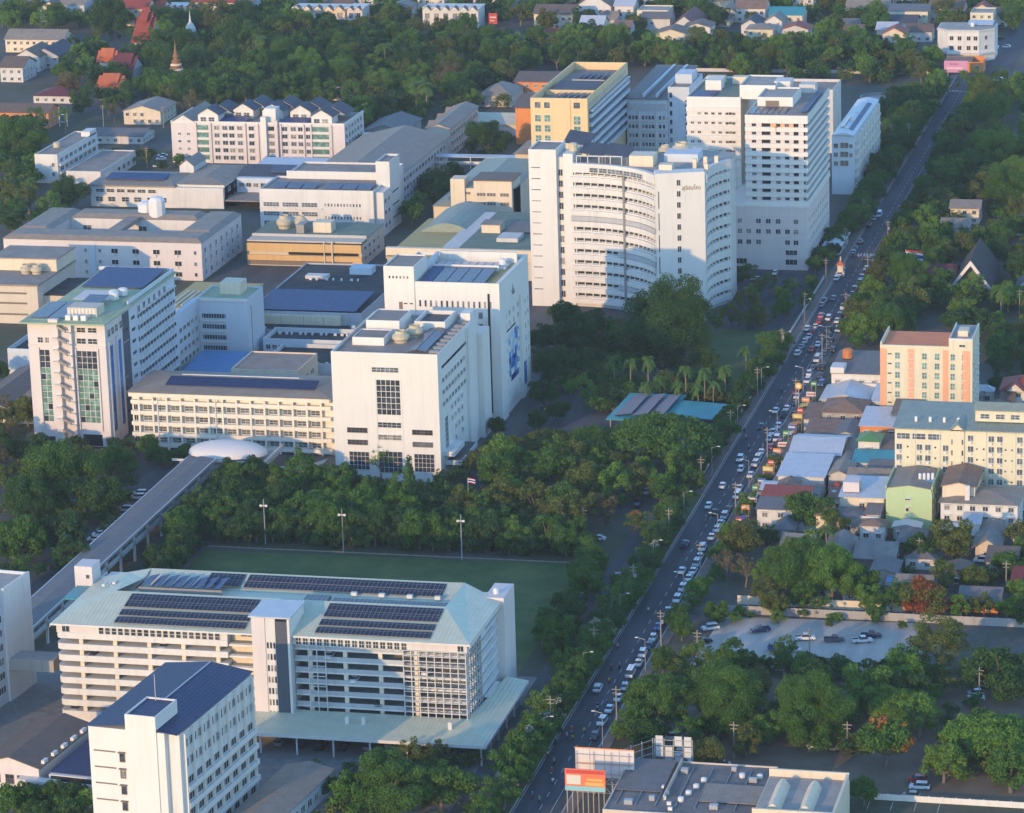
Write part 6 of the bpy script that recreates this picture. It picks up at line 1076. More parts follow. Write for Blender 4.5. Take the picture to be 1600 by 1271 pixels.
def tree_data(kind, pal, seed):
    key = (kind, pal, seed)
    if key not in TREES:
        gk = ('geo', kind, seed)
        if gk not in TREES: TREES[gk] = make_kind(kind, seed)
        q, tn, tm_ = TREES[gk]; mats = [LF[{'flame': 'olive', 'orange': 'mid', 'blossom': 'mid'}.get(pal, pal)]]; mi = None
        if pal in ('flame', 'orange', 'blossom'):
            mats.append(LF[pal]); rg = np.random.default_rng(seed + 5); cen = q.mean(1); fld = np.sin(cen[:, 0] * .9 + seed) + np.cos(cen[:, 1] * .8) + np.sin(cen[:, 2] * .7); mi = ((fld + rg.normal(0, .5, len(q)) > {'flame': -.6, 'orange': .75, 'blossom': .9}[pal]) & (rg.random(len(q)) < .8)).astype(np.int32)
        TREES[key] = (np_mesh('crown', q, 4, mats, tn, mi), tm_)
    return TREES[key]
KN = {'round': ('broadleaf_tree', 5.2), 'banyan': ('banyan_tree', 4.4), 'loose': ('open_crowned_tree', 5.8), 'bush': ('shrub', 3.4), 'rain': ('rain_tree', 2.4), 'column': ('column_tree', 6.0), 'palm': ('palm_tree', 9.0), 'bare': ('thin_leaved_tree', 6.2)}
ALLT = []
def tree(x, y, r, kind='round', pal='mid', label=None, zone=None, hs=1.0):
    sd = int(RNG.integers(0, 5)) + (10 if r > 7.2 and kind in ('round', 'loose', 'banyan') else 0); cm, tm_ = tree_data(kind, pal, sd); nm, zc = KN[kind]; s = r / 5.0
    if kind in ('round', 'loose'): nm = {'dark': 'dark_leaved_tree', 'mid': 'green_leaved_tree', 'light': 'light_leaved_tree', 'olive': 'olive_leaved_tree', 'dry': 'dry_leaved_tree', 'flame': 'flame_tree', 'orange': 'flowering_tree', 'blossom': 'blossom_tree'}[pal]  # tree names follow leaf colour alone
    e = bpy.data.objects.new(nm, None); COL.objects.link(e); e.location = (x, y, 0); e.scale = (s, s, s * hs); e.rotation_euler = (0, 0, float(RNG.uniform(0, 6.28))); e.empty_display_size = 1
    link('crown', cm, e); link('trunk', tm_, e); e['category'] = 'shrub' if kind == 'bush' else 'tree'; ALLT.append((e, x, y, r, kind, pal, label, zone)); return e
def T(px_, py_, rp, kind='round', pal='mid', label=None, zone=None, hs=1.0):
    """a tree whose crown the photograph shows centred at the pixel, rp pixels in radius"""
    zc = KN[kind][1]; x, y = G(px_, py_, 6)
    for _ in range(4): s = rp / ppm(x, y, 6) / (5.0 if kind not in ('palm', 'column') else (3.2 if kind == 'palm' else 1.7)); x, y = G(px_, py_, zc * s * hs)
    return tree(x, y, s * 5, kind, pal, label, zone, hs)
def inside(px_, py_, poly):
    c = False; n = len(poly); j = n - 1
    for i in range(n):
        if (poly[i][1] > py_) != (poly[j][1] > py_) and px_ < (poly[j][0] - poly[i][0]) * (py_ - poly[i][1]) / (poly[j][1] - poly[i][1]) + poly[i][0]: c = not c
        j = i
    return c
def blocked(x, y, r):
    if -88 - r * .6 < x < -76 + r * .6 and -208 < y < -46: return True
    if -64 < x < 46 + r * .5 and -200 < y < -104 + r * .45: return True
    if RX0 - r * .35 < x < RX1 + r * .5 and y < 640: return True
    for a, b_, c, d in FOOT:
        if a - r * .75 < x < b_ + r * .75 and c - r * .75 < y < d + r * .75: return True
    return False
def scatter(zone, poly, n, r0, r1, kinds, z=6.0, sep=.6, hs=(.85, 1.15)):
    """fill a plot with trees that stand clear of walls and roads"""
    w_ = [G(px_, py_, z) for px_, py_ in poly]; xs = [q[0] for q in w_]; ys = [q[1] for q in w_]; got = 0; tries = 0
    while got < n and tries < n * 60:
        tries += 1; x, y = float(RNG.uniform(min(xs), max(xs))), float(RNG.uniform(min(ys), max(ys)))
        if not inside(x, y, w_): continue
        r = float(RNG.uniform(r0, r1))
        if blocked(x, y, r) or any((x - t_[1]) ** 2 + (y - t_[2]) ** 2 < (sep * (r + t_[3])) ** 2 for t_ in ALLT): continue
        k, pl_ = kinds[int(RNG.integers(0, len(kinds)))]; tree(x, y, r, k, pl_, None, zone, float(RNG.uniform(*hs))); got += 1
# --- trees one can point at
for i, (px_, py_, rp) in enumerate(((850, 525, 26), (882, 492, 26), (850, 610, 24), (905, 565, 24), (872, 640, 20), (838, 655, 18), (930, 500, 22), (955, 540, 22), (775, 665, 16), (1110, 560, 20))): T(px_, py_, rp, 'round', 'dark', None, 'shaded grove left of banyan')
T(1037, 505, 69, 'banyan', 'dark', 'great round dark banyan in front of curved tower', hs=1.12)
T(905, 520, 38, 'round', 'dark', 'dark round tree left of the great banyan'); T(862, 570, 36, 'round', 'dark', 'dark tree beside tall white block mosaic side'); T(930, 560, 20, 'round', 'dark', 'small dark tree between banyan and palms')
T(908, 605, 24, 'loose', 'light', 'slim bright green tree before the palms'); T(940, 575, 14, 'bare', 'dry', 'brown leafless tree left of the palms')
T(1035, 685, 88, 'rain', 'mid', 'widest rain tree with umbrella crown by the road'); T(930, 688, 52, 'rain', 'mid', 'rain tree left of the widest umbrella crown'); T(858, 690, 46, 'rain', 'olive', 'rain tree right of white front block balcony'); T(795, 700, 44, 'rain', 'olive', 'rain tree nearest white front block corner')
T(1048, 735, 10, 'column', 'light', 'bright column tree below the widest rain tree')
for i, (px_, py_) in enumerate(((958, 560), (985, 565), (1012, 560), (1070, 575), (1100, 580), (1133, 575), (1060, 600), (1090, 605), (1008, 600), (1030, 590), (1115, 600))): T(px_, py_, 15 if i < 6 else 12, 'palm', 'palm', nth(i + 1) + ' feathery palm of the palm grove below the great banyan, counting the back row first', 'palms', 1.35)
for i, (px_, py_, rp, kd, pl_) in enumerate(((1163, 500, 15, 'loose', 'olive'), (1195, 500, 13, 'loose', 'olive'), (1195, 530, 14, 'loose', 'light'), (1220, 460, 14, 'round', 'light'), (1165, 545, 13, 'palm', 'palm'), (1225, 535, 15, 'loose', 'mid'), (1260, 465, 14, 'round', 'mid'), (1270, 440, 12, 'round', 'mid'), (1215, 560, 13, 'round', 'mid'), (1200, 580, 14, 'round', 'mid'), (1180, 600, 14, 'round', 'dark'), (1160, 625, 15, 'round', 'mid'), (1140, 650, 14, 'round', 'mid'))): T(px_, py_, rp, kd, pl_, None, 'garden edge along the footpath')
T(1238, 885, 48, 'round', 'mid', 'tall bright tree clump left half, above yard wall', hs=1.1); T(1262, 870, 40, 'loose', 'light', 'tall bright tree clump top, above yard wall', hs=1.2); T(1300, 890, 46, 'round', 'light', 'tall bright tree clump right half, above yard wall', hs=1.1); T(1225, 905, 34, 'loose', 'mid', 'bright tree left of the tall clump'); T(1340, 905, 32, 'round', 'mid', 'tree right of the tall clump'); T(1160, 840, 36, 'round', 'olive', 'olive tree at kerb below white shop'); T(1135, 880, 24, 'bare', 'dry', 'bare brownish tree with tall stems at kerb'); T(1165, 890, 24, 'bare', 'dry', 'second bare brownish tree right of the first at kerb')
T(1448, 932, 42, 'round', 'flame', 'red flowering flame tree by gravel yard wall', hs=.8); T(1470, 1000, 56, 'loose', 'olive', 'big yellowish tree at right end of gravel yard', hs=.9); T(1560, 1045, 46, 'round', 'dark', 'dark olive tree at right edge beside the lane')
T(1030, 1090, 52, 'round', 'mid', 'dense round tree at kerb above billboard', hs=1.05); T(1140, 1090, 66, 'banyan', 'mid', 'big drooping tree in the middle of the lot', hs=.95); T(1260, 1105, 62, 'banyan', 'mid', 'tall drooping tree right of big drooping tree', hs=1.05); T(1355, 1075, 42, 'round', 'light', 'fresh green tree behind orange flowering tree'); T(1410, 1105, 58, 'rain', 'light', 'wide fresh green umbrella tree right of the lot'); T(1385, 1155, 44, 'round', 'orange', 'tree with orange flowers in the lower right lot'); T(1545, 1150, 78, 'rain', 'light', 'wide bright umbrella tree in lower right corner'); T(1475, 1190, 34, 'round', 'light', 'bright tree left of corner umbrella tree'); T(1350, 1235, 26, 'round', 'mid', 'green tree right of store wing'); T(1580, 1200, 40, 'round', 'mid', 'tree below corner umbrella tree at right edge')
T(1285, 800, 30, 'round', 'mid', 'green tree before white yard wall'); T(1250, 795, 32, 'round', 'mid', 'green tree below red roofed shop'); T(1255, 860, 20, 'palm', 'palm', 'palm above the tall bright clump'); T(1290, 825, 16, 'palm', 'palm', 'palm beside white yard wall'); T(1435, 855, 26, 'round', 'dark', 'dark tree at foot of lime block'); T(1490, 840, 36, 'round', 'olive', 'reddish olive tree right of lime block'); T(1575, 880, 26, 'round', 'mid', 'green tree at right edge above brick bungalow'); T(1592, 830, 26, 'loose', 'olive', 'olive tree at right edge by white shop')
T(1090, 920, 20, 'round', 'light', 'bright small tree at kerb above gravel yard'); T(1060, 960, 22, 'round', 'mid', 'green tree at kerb left of gravel yard'); T(1120, 955, 20, 'round', 'mid', 'green tree at corner of gravel yard')
T(965, 1140, 16, 'round', 'light', 'bright tree beside billboard frame'); T(845, 1100, 26, 'loose', 'light', 'bright loose tree right of garage canopy'); T(875, 1040, 26, 'loose', 'mid', 'green tree right of garage end')
T(610, 1225, 62, 'round', 'mid', 'big dark tree at bottom below garage canopy', hs=.9); T(545, 1240, 40, 'round', 'mid', 'dark tree at bottom left of big dark tree'); T(690, 1225, 46, 'round', 'mid', 'dark tree at bottom right of big dark tree'); T(735, 1225, 22, 'loose', 'light', 'yellowish bright tree at bottom near forecourt'); T(645, 1180, 26, 'loose', 'olive', 'olive tree under canopy edge'); T(680, 1180, 24, 'loose', 'olive', 'second olive tree under canopy edge')
T(595, 720, 26, 'bare', 'light', 'thin tall tree before the white front block door'); T(435, 765, 30, 'loose', 'olive', 'bright olive tree below domed pavilion'); T(490, 770, 18, 'palm', 'palm', 'tall palm with pale trunk before long ward'); T(565, 770, 26, 'loose', 'mid', 'tree below white front block left corner'); T(640, 770, 24, 'loose', 'olive', 'tree below white front block middle')
for i in range(6): T(612 + (i > 0) * 40 + i * 9, 768 + (i % 2) * 3, 6, 'column', 'light', nth(i + 1) + ' slim column tree from the left below white front block', 'columns', hs=1.1)
T(640, 745, 11, 'column', 'dark', 'dark column tree at white front block door'); T(690, 760, 20, 'round', 'dark', 'dark tree at white front block corner')
T(835, 780, 34, 'loose', 'olive', 'yellowish tree cluster left of service road bend'); T(785, 775, 36, 'loose', 'olive', 'yellowish tree right of flag pole'); T(905, 790, 32, 'loose', 'olive', 'yellow brown tree beside service road'); T(945, 790, 26, 'loose', 'dry', 'brownish tree beside service road bend'); T(1000, 815, 26, 'loose', 'orange', 'reddish tree in the median at service road bend', hs=.8)
T(1540, 320 - 75, 40, 'rain', 'mid', 'big umbrella tree right of the road, upper right'); T(1560, 228, 34, 'round', 'light', 'bright rounded tree in upper right corner'); T(1485, 270, 28, 'round', 'mid', 'green tree at road edge upper right'); T(1580, 290, 40, 'round', 'mid', 'green tree at right edge below big umbrella tree'); T(1540, 290, 28, 'loose', 'olive', 'olive tree beside big umbrella tree')
T(1450, 375, 30, 'round', 'mid', 'green tree right of road, above church'); T(1420, 430, 38, 'round', 'mid', 'green tree left of the church'); T(1410, 455, 18, 'bush', 'flame', 'red flowering shrub left of church'); T(1515, 450, 26, 'loose', 'light', 'bright tree before the church gable'); T(1490, 460, 20, 'loose', 'mid', 'tree before the church side wing'); T(1565, 450, 18, 'palm', 'palm', 'palm right of the church'); T(1355, 490, 26, 'round', 'olive', 'olive tree at kerb left of church grove'); T(1385, 500, 36, 'round', 'mid', 'green tree behind salmon block roof'); T(1560, 365, 24, 'round', 'mid', 'green tree behind the church'); T(1573, 368, 14, 'round', 'flame', 'red leaved tree at upper right by maroon roof'); T(1530, 500, 26, 'round', 'dark', 'dark tree below the church'); T(1585, 350, 22, 'round', 'mid', 'tree behind red leaved tree')
T(760, 218, 36, 'round', 'dark', 'bluish green tree beside old dormitory wall'); T(1150, 430, 20, 'round', 'dark', 'dark tree at foot of big ward tower'); T(1170, 425, 16, 'loose', 'mid', 'tree before big ward tower podium')
T(173, 20, 32, 'round', 'dark', 'tall dark tree above temple at upper left', hs=1.2); T(278, 250, 12, 'bush', 'light', 'small bright tree at pink dormitory corner'); T(205, 250, 12, 'bush', 'light', 'small bright tree in back lane'); T(110, 130, 22, 'round', 'dry', 'brown tree beside maroon roof'); T(300, 165, 26, 'bare', 'dry', 'brown bare tree behind pink dormitory'); T(178, 172, 14, 'bare', 'dry', 'dry brown tree left of white gable hall'); T(100, 170, 14, 'palm', 'palm', 'palm behind steel frame')
T(48, 280, 12, 'palm', 'palm', 'palm left of white hostel'); T(108, 300, 30, 'round', 'dark', 'dark tree right of the white hostel foot'); T(25, 215, 40, 'round', 'mid', 'big tree at left edge below orange hall')
for i, (px_, py_, rp) in enumerate(((95, 740, 62), (40, 780, 46), (160, 775, 38), (30, 840, 40), (100, 830, 36), (60, 700, 30), (185, 720, 28), (110, 870, 34), (20, 900, 30))): T(px_, py_, rp, 'round', 'dark' if i % 3 else 'mid', None, 'dark grove left of the elevated walkway')
T(650, 130, 18, 'palm', 'palm', 'palm beside old dormitory, left of pair'); T(665, 132, 18, 'palm', 'palm', 'palm beside old dormitory, right of pair'); T(700, 120, 26, 'loose', 'dry', 'pinkish brown tree behind old dormitory'); T(408, 60, 16, 'palm', 'palm', 'tall palm in the wood at top'); T(600, 70, 16, 'palm', 'palm', 'palm in the middle of the wood'); T(870, 85, 22, 'loose', 'mid', 'bright tree at yellow block corner')
def mass(name, label, polys, n, r0, r1, pals, keep=640, z=4.0, cell=4.0):
    """the closed canopy between the trees one can tell apart: many small crowns joined into one body of leaves"""
    Q = []; Tn = []; Mi = []; got = 0; tries = 0; pts = []; pw = [[G(a, b_, z) for a, b_ in p_] for p_ in polys]; mats = [LF[k] for k in pals]
    while got < n and tries < n * 30:
        tries += 1; w_ = pw[int(RNG.integers(0, len(pw)))]; xs = [q[0] for q in w_]; ys = [q[1] for q in w_]; x, y = float(RNG.uniform(min(xs), max(xs))), float(RNG.uniform(min(ys), max(ys)))
        r = float(RNG.uniform(r0, r1))
        if not inside(x, y, w_) or blocked(x, y, r * .9) or any((x - p_[0]) ** 2 + (y - p_[1]) ** 2 < (.8 * r) ** 2 for p_ in pts): continue
        pts.append((x, y)); gk = ('geo', 'round', got % 5)
        if gk not in TREES: TREES[gk] = make_kind('round', got % 5)
        q, tn, _ = TREES[gk]; ix = RNG.choice(len(q), min(keep, len(q)), replace=False); q = q[ix]; c = q.mean(1, keepdims=True); s = r / 5.0; a = RNG.uniform(0, 6.28); R2 = np.array([[math.cos(a), -math.sin(a), 0], [math.sin(a), math.cos(a), 0], [0, 0, 1]])
        q = (c + (q - c) * 2.0) * np.array([1, 1, .85]); q = q @ R2.T * s + np.array([x, y, 0]); Q.append(q); Tn.append(np.clip(tn[ix] + RNG.normal(0, .15), 0, 1)); Mi.append(np.full(len(ix), int(RNG.integers(0, len(pals))))); got += 1
    return tag(link(name, np_mesh(name, np.concatenate(Q), 4, mats, np.concatenate(Tn), np.concatenate(Mi).astype(np.int32))), label, 'wood', None, 'stuff')
# --- groves and rows
DK = [('round', 'dark'), ('round', 'dark'), ('round', 'mid'), ('loose', 'dark'), ('round', 'dark'), ('loose', 'mid'), ('loose', 'olive'), ('round', 'mid'), ('loose', 'light')]; MX = [('loose', 'light'), ('round', 'mid'), ('round', 'dark'), ('loose', 'mid'), ('round', 'olive'), ('loose', 'olive'), ('round', 'light')]
scatter('wood behind the pink dormitory', [(235, 60), (300, 22), (450, 40), (660, 50), (830, 60), (830, 105), (790, 150), (640, 165), (560, 200), (545, 150), (300, 150), (270, 165), (235, 150)], 180, 5.0, 8.5, DK)
scatter('tree belt along the cross road', [(830, 50), (1000, 45), (1180, 62), (1300, 45), (1460, 75), (1470, 118), (1300, 112), (1000, 90), (840, 90)], 80, 4.5, 7.5, MX)
scatter('trees between clinic wing and road', [(1385, 150), (1480, 120), (1475, 170), (1410, 290), (1350, 340), (1330, 330), (1375, 250)], 34, 4, 6.5, DK)
scatter('grove on the upper right', [(1510, 140), (1620, 120), (1620, 330), (1540, 330), (1470, 330), (1440, 340), (1470, 240)], 34, 5, 8, MX)
scatter('trees around the church', [(1340, 430), (1380, 380), (1470, 340), (1610, 400), (1610, 560), (1545, 560), (1540, 510), (1380, 505), (1320, 540)], 34, 4, 6.5, MX)
scatter('park below the white blocks', [(690, 740), (760, 690), (1080, 720), (1030, 770), (950, 800), (800, 830), (730, 800)], 34, 4, 6.5, MX)
scatter('tree belt above the playing field', [(260, 760), (330, 730), (500, 750), (740, 790), (900, 830), (880, 868), (600, 858), (380, 850), (250, 840)], 80, 3.8, 6.2, [('round', 'dark'), ('round', 'dark'), ('loose', 'mid'), ('round', 'mid')], 4)
scatter('clipped tree row edging the playing field', [(225, 880), (300, 838), (600, 850), (880, 868), (880, 880), (600, 866), (380, 862), (250, 900)], 30, 3.2, 4.4, [('bush', 'dark'), ('round', 'dark')], 3)
scatter('strip between field and service road', [(840, 980), (870, 900), (910, 840), (945, 850), (910, 930), (870, 1010)], 14, 3.5, 5.0, [('round', 'mid'), ('round', 'dark')], 4)
for i in range(23): tree(-60 + i * 4.75 + float(RNG.uniform(-.8, .8)), -100.5 + float(RNG.uniform(-1, 1)), float(RNG.uniform(3.0, 4.0)), 'bush', 'dark' if i % 3 else 'mid', None, 'clipped round shrubs edging the playing field', 1.05)
def row(zone, x0, x1, y0, y1, n, r0, r1, kinds, hs=(.85, 1.1)):
    for i in range(n):
        y = y0 + (y1 - y0) * (i + float(RNG.uniform(.2, .8))) / n; k, pl_ = kinds[int(RNG.integers(0, len(kinds)))]; tree(float(RNG.uniform(x0, x1)), y, float(RNG.uniform(r0, r1)), k, pl_, None, zone, float(RNG.uniform(*hs)))
row('median between service road and main road', 62.2, 64.2, -300, -60, 46, 3.4, 5.0, [('round', 'mid'), ('round', 'dark'), ('loose', 'blossom'), ('round', 'mid'), ('loose', 'mid')]); row('left roadside row below clinic wing', 61.0, 62.8, -50, 130, 18, 3.2, 4.6, [('round', 'mid'), ('round', 'dark')])
row('left roadside row before big tower', 58, 61.5, 230, 360, 12, 3, 4.5, [('round', 'dark'), ('round', 'mid')]); row('right roadside row by the town', 80.5, 83.0, -215, 0, 11, 2.4, 3.6, [('round', 'mid'), ('loose', 'mid'), ('round', 'light')]); row('right roadside row by the church', 80.5, 83, 140, 330, 14, 3.0, 4.6, [('round', 'mid'), ('round', 'olive')])
row('right roadside row, far end', 80, 84, 330, 600, 20, 3.6, 5.5, [('round', 'dark'), ('round', 'mid')]); row('left roadside row, far end', 60, 64, 370, 600, 18, 3.6, 5.2, [('round', 'dark'), ('round', 'mid')])
scatter('lower right lot', [(1010, 1020), (1100, 1025), (1420, 1030), (1500, 1040), (1440, 1130), (1330, 1190), (1000, 1180), (980, 1120)], 18, 4, 5.5, MX, 4)
scatter('hedge below the gravel yard', [(1100, 1028), (1420, 1032), (1420, 1046), (1090, 1042)], 22, 1.8, 2.8, [('bush', 'dark'), ('bush', 'mid')], 2, .6)
scatter('gardens among the bungalows', [(1190, 830), (1320, 815), (1600, 850), (1610, 960), (1300, 950), (1190, 940)], 22, 2.8, 4.8, MX, 4)
scatter('wood at the left edge', [(-10, 560), (40, 580), (50, 680), (20, 720), (-10, 720)], 8, 4, 6, [('round', 'olive'), ('loose', 'dry'), ('round', 'dark')]); scatter('trees round the white hostel', [(0, 190), (60, 190), (60, 290), (140, 300), (130, 330), (0, 360)], 14, 4, 6.5, DK)
scatter('garden of the temple', [(100, 60), (160, 40), (250, 60), (250, 160), (130, 165), (90, 130)], 34, 4, 6, DK); scatter('gaps between the top houses', [(0, 0), (1600, 0), (1600, 40), (0, 40)], 70, 4, 7, MX); scatter('yard between taupe roofs and beige block', [(620, 270), (720, 262), (700, 300), (640, 340), (625, 320)], 12, 3.5, 5.5, DK); scatter('garden of the old dormitory', [(640, 180), (660, 240), (560, 235), (640, 165)], 8, 3.5, 5.5, DK)
scatter('trees by the residence', [(0, 1205), (60, 1210), (140, 1230), (140, 1271), (0, 1271)], 9, 3.5, 5, DK); scatter('garden below the big tower', [(1120, 430), (1240, 430), (1240, 470), (1110, 500)], 10, 2.8, 4.2, MX); scatter('shrubs round the palms', [(940, 600), (1130, 600), (1150, 625), (1000, 640), (930, 640)], 16, 2, 3.2, [('bush', 'dark'), ('bush', 'mid')], 2, .6); scatter('shrubs under the median trees', [(860, 1150), (1010, 850), (1030, 850), (900, 1150)], 20, 1.2, 1.9, [('bush', 'mid'), ('bush', 'dark')], 1, .6)
scatter('lane behind the laboratory', [(175, 240), (262, 240), (262, 262), (190, 262)], 6, 2, 3.2, DK, 3); scatter('yard left of white front block', [(225, 690), (290, 690), (290, 712), (240, 712)], 5, 2.6, 3.6, [('round', 'mid')], 4); scatter('edge of the gravel yard', [(1120, 948), (1420, 958), (1420, 974), (1120, 964)], 10, 1.4, 2.2, [('bush', 'mid'), ('bush', 'light')], 1.5, .7)
scatter('back garden right of salmon block', [(1540, 530), (1620, 500), (1620, 570), (1550, 590)], 8, 3, 5, DK)
mass('far_wood', 'closed dark canopy of the wood behind the pink dormitory', [[(235, 60), (300, 18), (450, 36), (660, 46), (830, 55), (840, 105), (790, 160), (640, 185), (560, 215), (545, 150), (300, 150), (270, 165), (235, 140)], [(0, 190), (55, 190), (50, 290), (0, 330)], [(0, 0), (1600, 0), (1600, 30), (0, 30)]], 420, 4.0, 6.0, ['dark', 'mid', 'olive', 'dark'])
mass('roadside_wood', 'closed canopy along the cross road and upper main road', [[(830, 45), (1000, 45), (1180, 62), (1300, 45), (1465, 75), (1470, 125), (1300, 118), (1000, 95), (840, 95)], [(1385, 150), (1480, 120), (1475, 170), (1410, 290), (1350, 345), (1330, 330), (1375, 250)], [(1510, 135), (1620, 120), (1620, 560), (1545, 560), (1540, 510), (1380, 505), (1310, 560), (1440, 340), (1470, 240)]], 330, 3.2, 5.0, ['dark', 'mid', 'dark', 'olive'])
mass('park_undergrowth', 'dense undergrowth beneath the park and field trees', [[(690, 745), (760, 690), (1080, 715), (1040, 770), (950, 800), (900, 868), (600, 858), (380, 852), (215, 890), (260, 760), (330, 735), (500, 750)], [(0, 700), (200, 690), (230, 740), (130, 880), (0, 930)], [(935, 590), (1135, 590), (1150, 625), (1000, 640), (930, 640)], [(840, 540), (980, 480), (1100, 520), (940, 600), (850, 610)]], 300, 2.2, 3.8, ['dark', 'mid', 'olive'], 560, 2.0)
mass('lot_undergrowth', 'dense undergrowth in the lower right lot and town gardens', [[(1010, 1030), (1100, 1030), (1420, 1035), (1520, 1040), (1440, 1130), (1330, 1190), (1180, 1130), (1000, 1170), (980, 1120)], [(1085, 830), (1320, 815), (1600, 850), (1610, 960), (1300, 950), (1090, 960)], [(1500, 1040), (1620, 1030), (1620, 1220), (1450, 1210)], [(480, 1200), (750, 1180), (740, 1290), (480, 1290)]], 170, 2.0, 3.4, ['dark', 'mid', 'olive'], 560, 2.0)
# labels: named trees keep theirs; the others are told apart by grove, look and order from the left
LOOK = {'dark': 'dark green', 'mid': 'green', 'light': 'bright green', 'olive': 'olive green', 'dry': 'brownish', 'palm': 'feathery', 'flame': 'red flowering', 'orange': 'orange flowering', 'blossom': 'pale blossoming'}
CR = {'round': 'round tree', 'banyan': 'banyan', 'loose': 'open crowned tree', 'bush': 'shrub', 'rain': 'umbrella tree', 'column': 'column tree', 'palm': 'palm', 'bare': 'thin tree'}
zones = {}
for q in ALLT:
    if q[6]: q[0]['label'] = q[6]
    else: zones.setdefault((q[7], q[4], q[5]), []).append(q)
for (zn, kd, pl_), qs in zones.items():
    vert = 'row' in zn or 'median' in zn
    qs.sort(key=lambda q: PX(q[1], q[2], 5)[1] if vert else PX(q[1], q[2], 5)[0])
    for i, q in enumerate(qs): q[0]['label'] = f"{nth(i + 1)} {LOOK[pl_]} {CR[kd]} from the {'top' if vert else 'left'}, {zn}"; q[0]['group'] = zn
# ================================================================ vehicles
PAINTS = {n: plain(n + ' car paint', c, .25, m, .05) for n, c, m in (('white', (.72, .72, .71), 0), ('silver', (.42, .44, .46), .3), ('black', (.018, .019, .022), 0), ('grey', (.14, .145, .155), .2), ('red', (.42, .035, .03), 0), ('blue', (.04, .12, .36), 0), ('navy', (.02, .04, .11), 0), ('pink', (.55, .20, .28), 0), ('beige', (.48, .42, .32), 0), ('teal', (.06, .26, .26), 0), ('yellow', (.60, .42, .05), 0))}
RUB = plain('tyre rubber', (.02, .02, .02), .9); LAMP = plain('lamp lens', (.6, .58, .5), .2); TAIL = plain('tail lamp lens', (.35, .02, .02), .3)
def loft(profile, secs):
    """body from side profiles: secs is a list of (half width factor, z scale) stations over the width"""
    m = MB(); n = len(profile); v = []
    for wf, k in secs: v += [(x * (1 - .04 * (k)), wf, z - .05 * k) for x, z in profile]
    f = []
    for j in range(len(secs) - 1):
        for i in range(n): f.append((j * n + i, (j + 1) * n + i, (j + 1) * n + (i + 1) % n, j * n + (i + 1) % n))
    f += [tuple(range(n)), tuple((len(secs) - 1) * n + n - 1 - i for i in range(n))]
    m.add(v, f); return m
def car_parts(kind):
    if kind in MESH: return MESH[kind]
    if kind == 'sedan': L, body, top, hw = 4.4, [(-2.2, .35), (-2.25, .6), (-2.1, .86), (-1.25, .95), (1.0, 1.0), (2.0, .92), (2.2, .7), (2.15, .35)], [(-1.35, .93), (-.55, 1.42), (.75, 1.44), (1.6, .96)], .86
    elif kind == 'hatch': L, body, top, hw = 3.9, [(-1.95, .35), (-2.0, .62), (-1.85, .9), (-1.1, 1.0), (1.7, 1.05), (1.95, .8), (1.95, .35)], [(-1.25, .98), (-.5, 1.5), (1.15, 1.5), (1.8, 1.03)], .85
    elif kind == 'suv': L, body, top, hw = 4.7, [(-2.3, .45), (-2.35, .8), (-2.2, 1.05), (-1.3, 1.12), (2.2, 1.15), (2.35, .9), (2.3, .45)], [(-1.4, 1.1), (-.7, 1.76), (1.7, 1.78), (2.2, 1.13)], .92
    elif kind == 'van': L, body, top, hw = 5.2, [(-2.6, .45), (-2.65, .9), (-2.4, 1.2), (2.55, 1.2), (2.6, .45)], [(-2.35, 1.18), (-1.6, 2.15), (2.4, 2.2), (2.52, 1.18)], .95
    else: L, body, top, hw = 5.2, [(-2.6, .45), (-2.65, .8), (-2.4, 1.02), (-1.4, 1.1), (.75, 1.1), (.78, 1.05), (2.6, 1.05), (2.6, .45)], [(-1.5, 1.08), (-.8, 1.72), (.45, 1.74), (.8, 1.08)], .9
    bm_ = loft(body, [(-hw, 1), (-hw + .12, 0), (hw - .12, 0), (hw, 1)]).mesh('body', [PAINTS['white']])
    x0, x1 = top[1][0], top[2][0]; zt = top[1][1]
    g_ = loft(top, [(-hw + .06, 1), (-hw + .16, 0), (hw - .16, 0), (hw - .06, 1)]).mesh('windows', [GL])
    r_ = MB().add([(x0 - .05, -hw + .16, zt - .03), (x1 + .05, -hw + .16, zt), (x1 + .05, hw - .16, zt), (x0 - .05, hw - .16, zt - .03), (x0 + .05, -hw + .2, zt + .06), (x1, -hw + .2, zt + .08), (x1, hw - .2, zt + .08), (x0 + .05, hw - .2, zt + .06)], [(3, 2, 1, 0), (4, 5, 6, 7), (0, 1, 5, 4), (1, 2, 6, 5), (2, 3, 7, 6), (3, 0, 4, 7)])
    if kind == 'pickup': r_.box(.85, 2.55, -hw + .1, -hw + .2, 1.05, 1.2).box(.85, 2.55, hw - .2, hw - .1, 1.05, 1.2)
    if kind == 'van': r_.box(-1.2, 2.2, -hw + .02, -hw + .1, 1.2, 1.45).box(-1.2, 2.2, hw - .1, hw - .02, 1.2, 1.45)
    rf = r_.mesh('roof', [PAINTS['white']])
    w_ = MB().tube((0, -.12, 0), (0, .12, 0), .33, .33, 10).mesh('wheel', [RUB]); h_ = MB().box(-.06, .06, -.2, .2, -.08, .08).mesh('headlight', [LAMP]); tl = MB().box(-.06, .06, -.18, .18, -.1, .1).mesh('tail_light', [TAIL]); bed = MB().box(.95, 2.5, -hw + .25, hw - .25, 1.06, 1.08).mesh('load_bed', [DARK])
    MESH[kind] = (bm_, g_, rf, w_, h_, tl, bed, L, hw); return MESH[kind]
PM = {}
def painted(me, col):
    k = (me.name, col)
    if k not in PM: m2 = me.copy(); m2.materials.clear(); m2.materials.append(PAINTS[col]); PM[k] = m2
    return PM[k]
